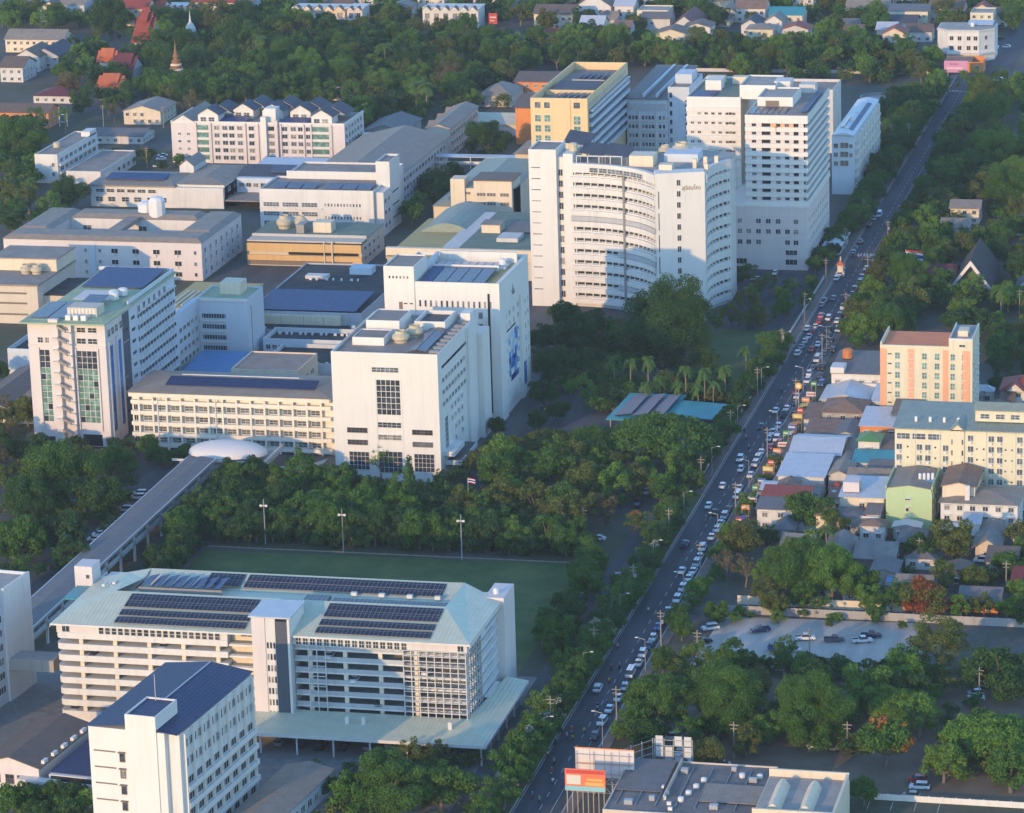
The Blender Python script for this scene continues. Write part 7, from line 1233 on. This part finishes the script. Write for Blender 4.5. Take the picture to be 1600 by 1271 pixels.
CARS = []; RIM = MB().tube((0, -.005, 0), (0, .005, 0), .2, .2, 8).mesh('rim', [METAL])
def car(x, y, rz, col='white', kind='sedan', z=0.0, where='', lab=None):
    bm_, g_, rf, w_, h_, tl, bed, L, hw = car_parts(kind); nm = {'sedan': 'sedan', 'hatch': 'hatchback', 'suv': 'sport_utility_car', 'van': 'van', 'pickup': 'pickup_truck'}[kind]
    e = bpy.data.objects.new(nm, None); COL.objects.link(e); e.location = (x, y, z); e.rotation_euler = (0, 0, rz); e['category'] = {'van': 'van', 'pickup': 'pickup'}.get(kind, 'car')
    link('body', painted(bm_, col), e); link('windows', g_, e); link('roof', painted(rf, col), e)
    wb = L * .31
    for sx in (-1, 1):
        for sy in (-1, 1): link('rim', RIM, link('wheel', w_, e, (sx * wb, sy * (hw - .1), .33)), (0, sy * .121, 0))
    for sy in (-1, 1): link('headlight', h_, e, (-L / 2 - .02, sy * (hw - .28), .68)); link('tail_light', tl, e, (L / 2 - .02, sy * (hw - .25), .72))
    if kind == 'pickup': link('load_bed', bed, e)
    CARS.append((e, x, y, col, nm.replace('_', ' '), where, lab)); return e
UP, DN, LR = -math.pi / 2, math.pi / 2, 0.0                # heading up the road, down the road, across
def C(px_, py_, col='white', kind='sedan', rz=DN, where='', lab=None): x, y = G(px_, py_, .6); return car(x, y, rz + random.uniform(-.05, .05), col, kind, 0, where, lab)
def zl(ox, oy, lst, rz, where, kinds=('sedan', 'hatch', 'suv', 'sedan')):
    for i, q in enumerate(lst):
        kd = q[3] if len(q) > 3 else kinds[(i * 7 + int(q[0])) % len(kinds)]; C(ox + q[0] / 3.97, oy + q[1] / 3.97, q[2], kd, rz, where)
w_, k_, s_, d_, r_, n_, bl = 'white', 'black', 'silver', 'grey', 'red', 'navy', 'blue'
zl(800, 640, [(1510, 338, w_), (1480, 405, w_), (1410, 487, w_), (1238, 790, w_), (1182, 860, w_), (1165, 912, w_), (1060, 1110, w_), (1025, 1178, w_), (968, 1248, s_)], DN, 'queue at the right kerb')
zl(800, 951, [(950, 72, n_), (908, 112, bl), (875, 182, w_), (848, 232, n_), (810, 282, w_), (785, 338, w_), (735, 405, w_, 'van'), (700, 487, s_), (660, 552, w_), (605, 622, w_), (560, 702, w_), (512, 792, k_)], DN, 'queue at the right kerb')
zl(800, 640, [(1545, 107, k_), (1415, 307, w_), (1305, 472, w_), (1220, 598, w_), (1255, 637, k_)], DN, 'traffic on the open road'); C(934, 1076, w_, 'suv', UP, 'traffic on the open road')
zl(1200, 320, [(465, 632, w_), (375, 706, w_), (310, 866, w_), (375, 772, k_), (405, 582, d_)], DN, 'traffic beside the hospital drive')
zl(1200, 320, [(330, 690, 'pink'), (318, 724, r_), (295, 756, w_), (275, 786, r_), (255, 816, w_), (230, 846, w_), (205, 882, s_), (185, 922, w_)], UP, 'queue at the left kerb')
zl(1200, 320, [(830, 210, w_), (800, 266, k_), (725, 356, w_), (685, 402, w_), (660, 440, k_), (630, 477, s_), (610, 520, d_), (525, 652, w_), (475, 722, n_), (435, 777, w_), (390, 842, k_), (370, 882, k_), (305, 960, w_, 'van'), (280, 1012, d_), (255, 1047, w_), (245, 1092, w_), (215, 1132, d_), (180, 1187, w_), (170, 1232, k_)], DN, 'long queue by the town shops')
zl(1200, 320, [(330, 1010, k_), (325, 1060, n_), (345, 920, d_), (400, 900, k_), (330, 1110, bl), (690, 65, w_, 'van'), (45, 422, w_), (590, 632, 'pink')], DN, 'second line of parked cars by shops')
zl(1200, 640, [(65, 102, w_), (55, 182, w_), (72, 212, r_), (15, 232, r_), (165, 32, k_)], DN, 'parked before the silver roofed workshop')
zl(1200, 0, [(1280, 602, w_, 'van'), (1165, 767, w_), (1245, 727, d_), (1110, 867, 'pink'), (1000, 1187, w_)], DN, 'traffic on the far road'); zl(1200, 320, [(930, 17, bl), (915, 57, w_), (890, 92, d_)], DN, 'traffic on the far road')
zl(1200, 0, [(705, 1007, w_), (630, 1132, w_), (612, 1157, w_), (597, 1242, w_)], DN, 'parked beside the clinic wing'); zl(1200, 0, [(1430, 497, w_), (1500, 492, w_), (1440, 170, d_), (1480, 290, w_), (1440, 240, k_)], LR, 'junction at top right')
zl(800, 640, [(535, 798, w_)], LR, 'service road'); zl(800, 640, [(655, 1032, k_), (595, 1132, bl), (560, 1172, bl), (450, 1122, w_), (835, 507, w_), (925, 447, w_), (780, 590, k_)], UP, 'service road'); zl(800, 951, [(440, 132, w_), (375, 226, n_)], UP, 'service road'); zl(800, 951, [(235, 206, w_)], LR, 'service road')
zl(800, 951, [(1230, 120, w_), (1540, 132, n_, 'pickup'), (1190, 202, k_)], .5, 'gravel yard'); zl(1200, 951, [(230, 182, w_, 'pickup'), (410, 192, d_, 'pickup'), (585, 197, w_, 'pickup'), (640, 167, n_, 'pickup'), (150, 257, w_), (55, 245, bl)], math.pi + .25, 'gravel yard')
zl(800, 951, [(1050, 737, s_), (995, 797, w_), (1240, 802, k_), (1150, 947, w_)], .3, 'lot behind the store'); zl(800, 951, [(1040, 892, w_), (1235, 912, w_), (1110, 917, 'teal')], DN, 'lot behind the store'); zl(1200, 951, [(300, 852, w_), (440, 862, d_), (400, 572, k_)], .4, 'lot under the trees'); zl(1200, 951, [(1320, 472, s_), (1290, 522, s_), (1290, 552, w_), (1460, 425, w_)], .2, 'bays at right edge lane'); zl(1200, 951, [(930, 1062, r_), (890, 1157, 'beige'), (940, 1105, w_)], LR, 'store side street')
zl(1200, 640, [(1330, 935, w_), (570, 937, d_)], LR, 'bungalow gardens')
zl(0, 640, [(870, 522, w_), (855, 545, w_), (730, 662, w_), (705, 690, w_), (680, 712, w_), (620, 772, w_), (590, 802, w_), (475, 917, w_), (440, 947, s_), (405, 967, w_), (780, 620, w_), (650, 742, s_), (520, 880, d_)], .1, 'bays beside the elevated walkway')
zl(800, 951, [(1300, 965, w_)], .2, 'lot behind the store'); zl(800, 320, [(1520, 460, w_), (1545, 510, s_)], LR, 'hospital drive')
zl(0, 0, [(1000, 985, w_), (980, 1030, w_), (1010, 965, s_), (740, 1030, w_), (400, 432, d_)], .3, 'lanes behind the laboratory')
for i in range(16): car(-52 + (i * 5.9) % 93, -241.6, DN + random.uniform(-.06, .06), random.choice([w_, w_, s_, d_, k_, 'red']), 'sedan', Z[(i * 5) % 7] - .2, 'inside the garage decks')
for i in range(9): car(2 + i * 5.4, -250.5 + random.uniform(-1, 1), UP + random.uniform(-.2, .2), random.choice([w_, s_, w_, k_]), random.choice(['sedan', 'suv', 'hatch']), 0, 'under the garage canopy')
def kerb_fill(x, y0, y1, p, where, rz):
    y = y0
    while y < y1:
        y += random.uniform(5.4, 7.5)
        if random.random() < p and not any(abs(c[1] - x) < 2.2 and abs(c[2] - y) < 5.2 for c in CARS): car(x + random.uniform(-.2, .2), y, rz + random.uniform(-.04, .04), random.choice([w_, w_, w_, s_, s_, d_, k_, n_, r_]), random.choice(['sedan', 'hatch', 'suv', 'pickup', 'sedan']), 0, where)
kerb_fill(75.9, -228, 250, .8, 'tight line at the right kerb', DN); kerb_fill(67.4, 60, 330, .35, 'slow lane by the left kerb', UP); kerb_fill(72.9, -200, 300, .06, 'moving down the middle lane', DN); kerb_fill(69.4, -200, 300, .06, 'moving up the road', UP); kerb_fill(58.5, 240, 360, .5, 'bays before the big ward tower', UP)
# motorbikes with riders
def figure(pose):
    """one continuous body grown over a jointed skeleton"""
    if ('fig', pose) in MESH: return MESH[('fig', pose)]
    if pose == 'ride': J = [(0, 0, .80, .17), (.0, 0, 1.08, .16), (-.03, 0, 1.33, .17), (-.04, 0, 1.47, .065), (-.06, 0, 1.62, .115), (.0, .10, .78, .10), (-.36, .15, .72, .08), (-.30, .16, .30, .055), (-.42, .17, .26, .05), (.0, -.10, .78, .10), (-.36, -.15, .72, .08), (-.30, -.16, .30, .055), (-.42, -.17, .26, .05), (-.03, .22, 1.36, .065), (-.20, .27, 1.12, .05), (-.46, .25, 1.04, .042), (-.03, -.22, 1.36, .065), (-.20, -.27, 1.12, .05), (-.46, -.25, 1.04, .042)]
    else: J = [(0, 0, .92, .15), (0, 0, 1.18, .14), (0, 0, 1.40, .15), (0, 0, 1.52, .06), (-.02, 0, 1.66, .11), (0, .1, .88, .1), (-.1, .11, .5, .075), (.06, .11, .08, .055), (-.08, .11, .04, .05), (0, -.1, .88, .1), (.12, -.11, .5, .075), (.22, -.11, .1, .055), (.1, -.11, .04, .05), (0, .21, 1.42, .06), (.05, .25, 1.14, .048), (-.06, .25, .9, .04), (0, -.21, 1.42, .06), (-.04, -.25, 1.14, .048), (-.14, -.25, .92, .04)]
    E_ = [(0, 1), (1, 2), (2, 3), (3, 4), (0, 5), (5, 6), (6, 7), (7, 8), (0, 9), (9, 10), (10, 11), (11, 12), (2, 13), (13, 14), (14, 15), (2, 16), (16, 17), (17, 18)]
    me = bpy.data.meshes.new('person'); me.from_pydata([j[:3] for j in J], E_, []); o = bpy.data.objects.new('person', me); COL.objects.link(o); md = o.modifiers.new('skin', 'SKIN'); 
    for i, j in enumerate(J): me.skin_vertices[0].data[i].radius = (j[3], j[3])
    me.skin_vertices[0].data[0].use_root = True; bpy.context.view_layer.update(); r = bpy.data.meshes.new_from_object(o.evaluated_get(bpy.context.evaluated_depsgraph_get())); bpy.data.objects.remove(o)
    r.materials.clear(); MESH[('fig', pose)] = r; return r
SKIN = plain('skin', (.35, .22, .15), .6); HELM = plain('helmet', (.6, .6, .6), .2); CLOTH = {n: plain(n + ' clothing', c, .9) for n, c in (('white', (.65, .64, .62)), ('red', (.40, .05, .05)), ('blue', (.06, .12, .32)), ('black', (.03, .03, .035)), ('yellow', (.55, .42, .06)), ('green', (.06, .22, .10)), ('pink', (.55, .28, .32)), ('grey', (.25, .25, .26)))}
TROU = plain('dark trousers', (.035, .04, .06), .9); FG = {}
def person(name, x, y, z, rz, pose, col, label, helmet):
    k = (pose, col)
    if k not in FG:
        m = figure(pose).copy(); [m.materials.append(q) for q in (CLOTH[col], TROU, SKIN)]
        for p_ in m.polygons: c = p_.center; p_.material_index = 2 if c.z > 1.47 else (1 if c.z < (.86 if pose == 'ride' else .95) and abs(c.y) < .22 else (2 if c.x < -.36 and c.z > .9 else 0)); p_.use_smooth = True
        FG[k] = m
    o = tag(link(name, FG[k], None, (x, y, z), rz), label, 'person', 'people on the road')
    if 'hair' not in MESH: MESH['hair'] = MB().lathe([(.0, .14), (.10, .11), (.145, .02), (.14, -.06), (.12, -.07)][::-1], n=10).mesh('helmet', [HELM]); MESH['hair2'] = MB().lathe([(.0, .13), (.09, .10), (.13, .02), (.125, -.05), (.10, -.06)][::-1], n=10).mesh('hair', [plain('dark hair', (.015, .012, .01), .6)])
    link('helmet' if helmet else 'hair', MESH['hair' if helmet else 'hair2'], o, (-.05 if pose == 'ride' else -.01, 0, 1.64 if pose == 'ride' else 1.68)); return o
def bike_mesh():
    if 'bike' in MESH: return MESH['bike']
    b_ = MB().box(-.25, .75, -.13, .13, .45, .66).add([(-.55, -.14, .55), (-.25, -.16, .35), (-.2, -.16, .95), (-.42, -.12, 1.0), (-.55, .14, .55), (-.25, .16, .35), (-.2, .16, .95), (-.42, .12, 1.0)], [(0, 3, 2, 1), (4, 5, 6, 7), (0, 4, 7, 3), (1, 2, 6, 5), (3, 7, 6, 2), (0, 1, 5, 4)]).mesh('body', [PAINTS['red']])
    MESH['bike'] = (b_, MB().box(-.15, .7, -.14, .14, .67, .79).mesh('seat', [RUB]), MB().tube((0, -.05, 0), (0, .05, 0), .29, .29, 12).mesh('wheel', [RUB]), MB().tube((-.42, -.32, 1.02), (-.42, .32, 1.02), .02).tube((-.42, 0, 1.02), (-.62, 0, .3), .035).mesh('handlebar', [STEEL]), MB().lathe([(0, 0), (.08, .02), (.08, .1)], n=8).mesh('headlight', [LAMP])); return MESH['bike']
BK = [(853, 1180), (860, 1160), (886, 1152), (893, 1142), (913, 1143), (866, 1192), (832, 1245), (843, 1252), (864, 1222), (934, 1105), (965, 1012), (955, 1045), (952, 1065), (968, 1042), (948, 1100), (1103, 812), (1013, 955), (1221, 612), (1166, 685), (1150, 672), (1348, 380), (1363, 410), (1332, 400), (1290, 470), (1405, 325), (1320, 420), (1170, 700), (862, 1207), (895, 1155), (1192, 700)]
cols_ = list(CLOTH)
for i, (px_, py_) in enumerate(BK):
    x, y = G(px_, py_, .5); x = min(max(x, 66.8), 76.5); up = x < 71.5; rz = UP if up else DN; bc = ['red', 'black', 'blue', 'white', 'grey', 'navy'][i % 6]; pc = cols_[(i * 3) % len(cols_)]; bo, se, wh, hb, hl = bike_mesh()
    e = bpy.data.objects.new('motorcycle', None); COL.objects.link(e); e.location = (x, y, 0); e.rotation_euler = (0, 0, rz); link('body', painted(bo, bc), e); link('seat', se, e); link('wheel', wh, e, (-.62, 0, .29)); link('wheel', wh, e, (.62, 0, .29)); link('handlebar', hb, e); link('headlight', hl, e, (-.5, 0, .92))
    near = min(((abs(y - c[2]) + abs(x - c[1]), c) for c in CARS), key=lambda q: q[0])[1]; od = nth(1 + sum(1 for a in BK if a[1] > py_))
    tag(e, f"{bc} motorcycle on the main road, {od} up from the bottom edge", 'motorcycle', 'motorcycles on the main road'); person('person', x, y, 0, rz, 'ride', pc, f"rider in {pc} top on {bc} motorcycle, {od} up from the bottom edge", i % 4 != 0)
for i, (px_, py_) in enumerate(((1007, 1185), (846, 640), (852, 645), (843, 660), (1342, 405), (1215, 700), (822, 1180))): x, y = G(px_, py_, 0); person('person', x, y, 0, i * 1.1, 'walk', cols_[(i * 5 + 2) % len(cols_)], f"walker in {cols_[(i * 5 + 2) % len(cols_)]} top, " + ('behind the billboards', 'left of pavilion path', 'right of pavilion path', 'lowest on the pavilion path', 'on footpath below tower', 'before the workshop', 'near the forecourt corner')[i], False)
groups = {}
for c in CARS: groups.setdefault(c[5], []).append(c)
for wh, cs in groups.items():
    cnt = {}
    for c in sorted(cs, key=lambda c: -PX(c[1], c[2])[1]):
        k = (c[3], c[4]); cnt[k] = cnt.get(k, 0) + 1; tot = sum(1 for q in cs if (q[3], q[4]) == k)
        c[0]['label'] = f"{c[3]} {c[4]}, {wh}" if tot == 1 else f"{nth(cnt[k])} {c[3]} {c[4]} from the bottom, {wh}"; c[0]['group'] = 'cars ' + wh
# ================================================================ poles, lamps, signs
POLE = plain('concrete pole', (.33, .30, .26), .9, 0, .3); WOODP = plain('pale wood', (.36, .29, .19), .9)
def pole_mesh(h):
    k = ('pole', h)
    if k not in MESH: MESH[k] = (MB().tube((0, 0, 0), (0, 0, h), .2, .13, 8).mesh('post', [POLE]), MB().box(-1.1, 1.1, -.07, .07, h - .9, h - .72).mesh('crossarm', [WOODP]), MB().box(-.8, .8, -.07, .07, h - 1.8, h - 1.65).mesh('crossarm', [WOODP]), MB().lathe([(.28, 0), (.32, .1), (.32, .9), (.1, 1.0)], n=8).mesh('transformer', [METAL]))
    return MESH[k]
def pole(x, y, label, h=10, rz=0, tr=False):
    a, c1, c2, t_ = pole_mesh(h); e = bpy.data.objects.new('utility_pole', None); COL.objects.link(e); e.location = (x, y, 0); e.rotation_euler = (0, 0, rz); tag(e, label, 'pole', 'utility poles'); link('post', a, e); link('crossarm', c1, e); link('crossarm', c2, e)
    if tr: link('transformer', t_, e, (.45, 0, h - 3.6))
for i in range(12):
    y = -235 + i * 50.0; pole(64.6, y, f"{nth(i + 1)} utility pole from the bottom along the left kerb", 10, tr=i % 5 == 2)
for i in range(10):
    y = -226 + i * 56.0; pole(78.6, y, f"{nth(i + 1)} utility pole from the bottom along the right kerb", 10, tr=i % 4 == 1)
for lab, px_, py_, h in (('utility pole beside the gravel yard edge', 1090, 1038, 9), ('utility pole at lower hedge of gravel yard', 1265, 1035, 9), ('utility pole in lower right lot near store', 1147, 1185, 9), ('pale cross shaped pole before orange flowering tree', 1324, 1172, 7), ('pole at lane by right edge bays', 1530, 1098, 9), ('pole among bungalow gardens', 1436, 885, 8), ('pole at right edge among gardens', 1572, 922, 8), ('pole at right of salmon block', 1593, 492, 9), ('twin pole yard left one beside the clinic wing', 1392, 232, 11), ('twin pole yard right one beside the clinic wing', 1420, 232, 11), ('pole behind white gable hall', 162, 198, 10), ('pole right of white gable hall', 256, 200, 10), ('pole in back lane by laboratory', 230, 262, 9), ('pole by the service road bend', 912, 842, 9)): x, y = G(px_, py_, 0); pole(x, y, lab, h)
def lamp(x, y, label, side=1, h=8.5):
    k = ('lamp', h)
    if k not in MESH: MESH[k] = (MB().tube((0, 0, 0), (0, 0, h), .11, .07, 7).mesh('post', [METAL]), MB().tube((0, 0, h - .1), (1.9, 0, h + .35), .05, .045, 6).mesh('arm', [METAL]), MB().box(1.7, 2.5, -.16, .16, h + .28, h + .46).mesh('lamp_head', [CLEAN]))
    e = bpy.data.objects.new('street_lamp', None); COL.objects.link(e); e.location = (x, y, 0); e.rotation_euler = (0, 0, 0 if side > 0 else math.pi); tag(e, label, 'street lamp', 'street lamps'); [link(n2, m2, e) for n2, m2 in zip(('post', 'arm', 'lamp_head'), MESH[k])]
for i in range(10): lamp(65.1, -245 + i * 45, f"{nth(i + 1)} street lamp from the bottom along the left kerb", 1)
for i in range(8): lamp(78.1, -240 + i * 52, f"{nth(i + 1)} street lamp from the bottom along the right kerb", -1)
for i, (px_, py_) in enumerate(((415, 850), (537, 865), (722, 875))):
    x, y = G(px_, py_, 0); e = bpy.data.objects.new('floodlight_mast', None); COL.objects.link(e); e.location = (x, y, 0); tag(e, ('left', 'middle', 'right')[i] + ' floodlight mast at edge of playing field', 'mast', 'floodlight masts'); link('post', MB().tube((0, 0, 0), (0, 0, 13), .2, .12, 8).mesh('post', [WOODP if i == 1 else METAL]), e); link('lamp_bar', MB().box(-1, 1, -.1, .1, 11, 11.3).box(-1.1, -.5, -.35, -.1, 10.9, 11.5).box(.5, 1.1, -.35, -.1, 10.9, 11.5).mesh('lamp_bar', [CLEAN]), e)
def flag(label, px_, py_, h, w2):
    x, y = G(px_, py_, 0); e = bpy.data.objects.new('flag_pole', None); COL.objects.link(e); e.location = (x, y, 0); tag(e, label, 'flag', 'flags'); link('pole', MB().tube((0, 0, 0), (0, 0, h), .12, .06, 8).mesh('pole', [CLEAN]), e); ms = [plain('flag ' + n2, c, .8) for n2, c in (('red', (.45, .03, .04)), ('white', (.72, .72, .72)), ('blue', (.03, .04, .22)))]
    m = MB(); hh = w2 * .66; nx = 6
    for j, (a, c, mi) in enumerate(((0, 1, 0), (1, 2, 1), (2, 4, 2), (4, 5, 1), (5, 6, 0))):
        for k in range(nx):
            x0, x1 = w2 * k / nx, w2 * (k + 1) / nx; f_ = lambda q: .18 * math.sin(q * 2.2) * (q / w2 + .2); sg = lambda q: -.12 * q
            m.add([(x0, f_(x0), h - hh * c / 6 + sg(x0)), (x1, f_(x1), h - hh * c / 6 + sg(x1)), (x1, f_(x1), h - hh * a / 6 + sg(x1)), (x0, f_(x0), h - hh * a / 6 + sg(x0)), (x0, f_(x0) + .02, h - hh * c / 6 + sg(x0)), (x1, f_(x1) + .02, h - hh * c / 6 + sg(x1)), (x1, f_(x1) + .02, h - hh * a / 6 + sg(x1)), (x0, f_(x0) + .02, h - hh * a / 6 + sg(x0))], [(0, 1, 2, 3), (7, 6, 5, 4)], mi)
    link('flag', m.mesh('flag', ms), e)
flag('striped flag on white pole before the church grove', 1415, 455, 15, 6.0); flag('striped flag on pole below white front block', 733, 810, 12, 2.2)
# billboards above the store
x, y = 87, -262
b = Bld('billboard', 'tall blank billboard back on steel frame above store', 'billboard', 77.8, -271, 91.3, -266, foot=False); b.o.location.z = -4.6
for i in range(4): b.box('steel_post', .4 + i * 4, .7 + i * 4, 2.4, 2.7, 4.6, 15.5, METAL)
for i in range(4):
    for j in range(2): b.box('panel', .2 + i * 3.4, 3.5 + i * 3.4, 2.1, 2.3, 8.6 + j * 3.5, 12.0 + j * 3.5, PINKW)
b.mb('frame', MB().box(0, 13.8, 1.95, 2.08, 15.5, 15.75).box(0, 13.8, 1.95, 2.08, 12.0, 12.1), ORANGE)
br = MB()
for i in range(4): br.tube((.5 + i * 4, 2.7, 8), (2.6 + i * 3.4, 5.5, 4.8), .09); br.tube((.5 + i * 4, 2.7, 14), (.5 + i * 4, 5.2, 4), .09); br.tube((.5 + i * 4, 1.6, 5), (min(.5 + i * 4 + 4, 13), 1.6, 9), .08); br.tube((.5 + i * 4, 1.6, 9), (min(.5 + i * 4 + 4, 13), 1.6, 5), .08); br.tube((.5 + i * 4, 1.6, 4), (.5 + i * 4, 1.6, 15), .08)
for j in range(5): br.tube((.3, 1.7, 5 + j * 2.3), (13.2, 1.7, 5 + j * 2.3), .07)
b.mb('bracing', br, METAL)
b = Bld('billboard', 'orange and teal advertising billboard at kerb below blank one', 'billboard', 78.2, -281, 88, -278, foot=False)
AD = [plain('advert ' + n2, c, .5, 0, .1) for n2, c in (('orange', (.75, .17, .08)), ('teal', (.22, .50, .52)), ('yellow', (.75, .42, .10)), ('pale', (.62, .60, .50)), ('red', (.55, .05, .04)))]
b.box('panel', 0, 9.2, 0, .3, 5.4, 10.6, AD[0]); b.box('print_band', .05, 9.15, -.06, -.01, 5.5, 6.6, AD[1]); b.box('print_block', .4, 3.6, -.06, -.01, 7.0, 9.2, AD[3]); b.box('print_block', 4.6, 8.8, -.06, -.01, 6.9, 7.6, AD[2]); b.box('print_block', 5, 8.6, -.06, -.01, 8.0, 8.5, AD[2]); b.box('print_block', .3, 9, -.06, -.01, 9.6, 10.4, AD[4])
for i in range(8): b.box('timber_post', .3 + i * 1.2, .5 + i * 1.2, .1, .3, 0, 5.4, WOODP)
b = Bld('sign_frame', 'empty steel hoarding frame with translucent sheets behind store', 'hoarding', 94, -258, 103, -255, foot=False); fr = MB()
for i in range(5): fr.box(i * 2.2, .15 + i * 2.2, 0, .15, 0, 10)
for j in range(7): fr.box(0, 9, 0, .15, 1.5 + j * 1.35, 1.62 + j * 1.35)
b.mb('frame', fr, METAL); [b.box('sheet', .3 + i * 2.2, 2.0 + i * 2.2, .2, .25, 3 + j * 2.6, 5.4 + j * 2.6, T_TEAL if (i, j) == (1, 2) else SCREEN) for i in range(4) for j in range(3) if (i + j) % 3]
fr = MB()
for i in range(4): fr.box(-6.4 + i * 2, -6.2 + i * 2, -8 + i * 2.6, -7.8 + i * 2.6, 0, 10)
for j in range(6): fr.tube((-6.3, -7.9, 1.6 + j * 1.6), (-.3, -.1, 1.6 + j * 1.6), .07)
b.mb('side_frame', fr, METAL)
x0, y0 = G(1475, 112, 5); x1 = G(1512, 112, 5)[0]; b = Bld('billboard', 'pink banner billboard on two posts near the junction', 'billboard', x0, y0, x1, y0 + 1, foot=False); b.box('panel', 0, b.W, 0, .3, 4.6, 10, plain('pink banner', (.62, .28, .42), .6)); b.box('print_band', b.W * .1, b.W * .8, -.08, -.02, 6.2, 7.0, plain('pale pink print', (.75, .55, .60), .6)); b.box('print_band', b.W * .25, b.W * .6, -.08, -.02, 8.2, 8.8, plain('plum print', (.45, .12, .28), .6)); [b.box('post', q * b.W, q * b.W + .3, .3, .6, 0, 9, METAL) for q in (.15, .85)]
x0, y0 = G(764, 38, 2); b = Bld('banner_sign', 'tall red banner sign beside white shop row', 'sign', x0, y0, x0 + 4.4, y0 + .5, foot=False); b.box('panel', 0, 4.4, 0, .3, 2, 7.6, plain('red banner', (.55, .05, .05), .6)); b.box('print_band', .6, 3.8, -.06, -.01, 5.2, 5.9, AD[3]); b.box('print_band', .6, 3.0, -.06, -.01, 3.6, 4.0, AD[3]); b.box('post', 2, 2.3, .3, .5, 0, 6, METAL)
b = Bld('pylon_sign', 'round orange yellow sign on pole by the town shops', 'sign', 79.8, 47.5, 81, 48, foot=False); b.box('post', .5, .7, .1, .3, 0, 8, METAL); m = MB().lathe([(1.0, -.15), (1.1, -.08), (1.1, .08), (1.0, .15)], n=18); o_ = b.part('disc', m.mesh('disc', [plain('yellow sign', (.75, .38, .04), .4)]), (.6, 0, 9.2)); o_.rotation_euler = (math.pi / 2, 0, 0); m = MB().lathe([(.6, -.18), (.65, .18)], n=14); o_ = b.part('ring', m.mesh('ring', [plain('pale sign', (.8, .7, .45), .4)]), (.6, 0, 9.2)); o_.rotation_euler = (math.pi / 2, 0, 0)
b = Bld('shrine_kiosk', 'small cream spirit shrine with orange tiers at footpath corner', 'shrine', *G(1306, 432, 0), 66, 230, foot=False); b.box('plinth', 0, 3, 0, 3, 0, 1.4, PINKW); b.box('body', .5, 2.5, .5, 2.5, 1.4, 4, CREAM); b.hip(.2, 2.8, .2, 2.8, 4, 1.6, T_ORNG, .3); b.tank(1.5, 1.5, 5.4, .3, 1.6, CREAM, 'finial')
b = Bld('guard_house', 'small glass roofed clinic annex at foot of big tower', 'kiosk', 57.0, 262, 63.0, 292); b.box('walls', 0, 6, 0, 22, 0, 3.6, BLUEW); b.hip(0, 6, 0, 22, 3.6, 1.2, T_SILV, .8); b.wins('R', [2, 6, 10, 14, 18], [1], 2.4, 1.8); b.wins('F', [.8, 3.4], [1], 1.8, 1.8)
b = Bld('steel_frame', 'empty steel billboard frame behind the white hostel', 'frame', *G(93, 198, 0), -240, 420, foot=False); b.mb('frame', MB().box(0, .3, 0, .3, 0, 9).box(3.6, 3.9, 0, .3, 0, 9).box(0, 3.9, 0, .2, 2, 2.2).box(0, 3.9, 0, .2, 5.4, 5.6).box(0, 3.9, 0, .2, 8.6, 8.8), CLEAN)
# power lines slung between the kerb poles
def wires(label, x, ys, hs):
    b_ = Bld('power_line', label, 'cable', x, ys[0], x + 1, ys[-1], foot=False)
    for dx, h in hs:
        m = MB()
        for a, c in zip(ys[:-1], ys[1:]):
            for k in range(6):
                t0, t1 = k / 6, (k + 1) / 6; z = lambda t: h - 1.0 * (1 - (2 * t - 1) ** 2); m.tube((dx, a - ys[0] + (c - a) * t0, z(t0)), (dx, a - ys[0] + (c - a) * t1, z(t1)), .03, .03, 3)
        b_.mb('cable', m, DARK)
wires('overhead cables along the left kerb poles', 64.6, [-235 + i * 50 for i in range(12)], [(-1, 9.3), (0, 9.3), (1, 9.3)]); wires('overhead cables along the right kerb poles', 78.6, [-226 + i * 56 for i in range(10)], [(-1, 9.3), (0, 9.3), (1, 9.3), (.6, 8.4)])
# ================================================================ the evening air
m = bpy.data.materials.new('evening haze'); m.use_nodes = True; t = m.node_tree; t.nodes.clear(); MATS['haze'] = m
v = N(t, 'ShaderNodeVolumePrincipled'); v.inputs['Color'].default_value = (.80, .88, 1.0, 1); v.inputs['Density'].default_value = .00004; v.inputs['Anisotropy'].default_value = .0
o = N(t, 'ShaderNodeOutputMaterial'); t.links.new(v.outputs[0], o.inputs['Volume'])
h = link('haze', MB().box(-3060, 3060, -1560, 4060, -1.0, 312).mesh('haze', [m])); tag(h, kind='stuff')
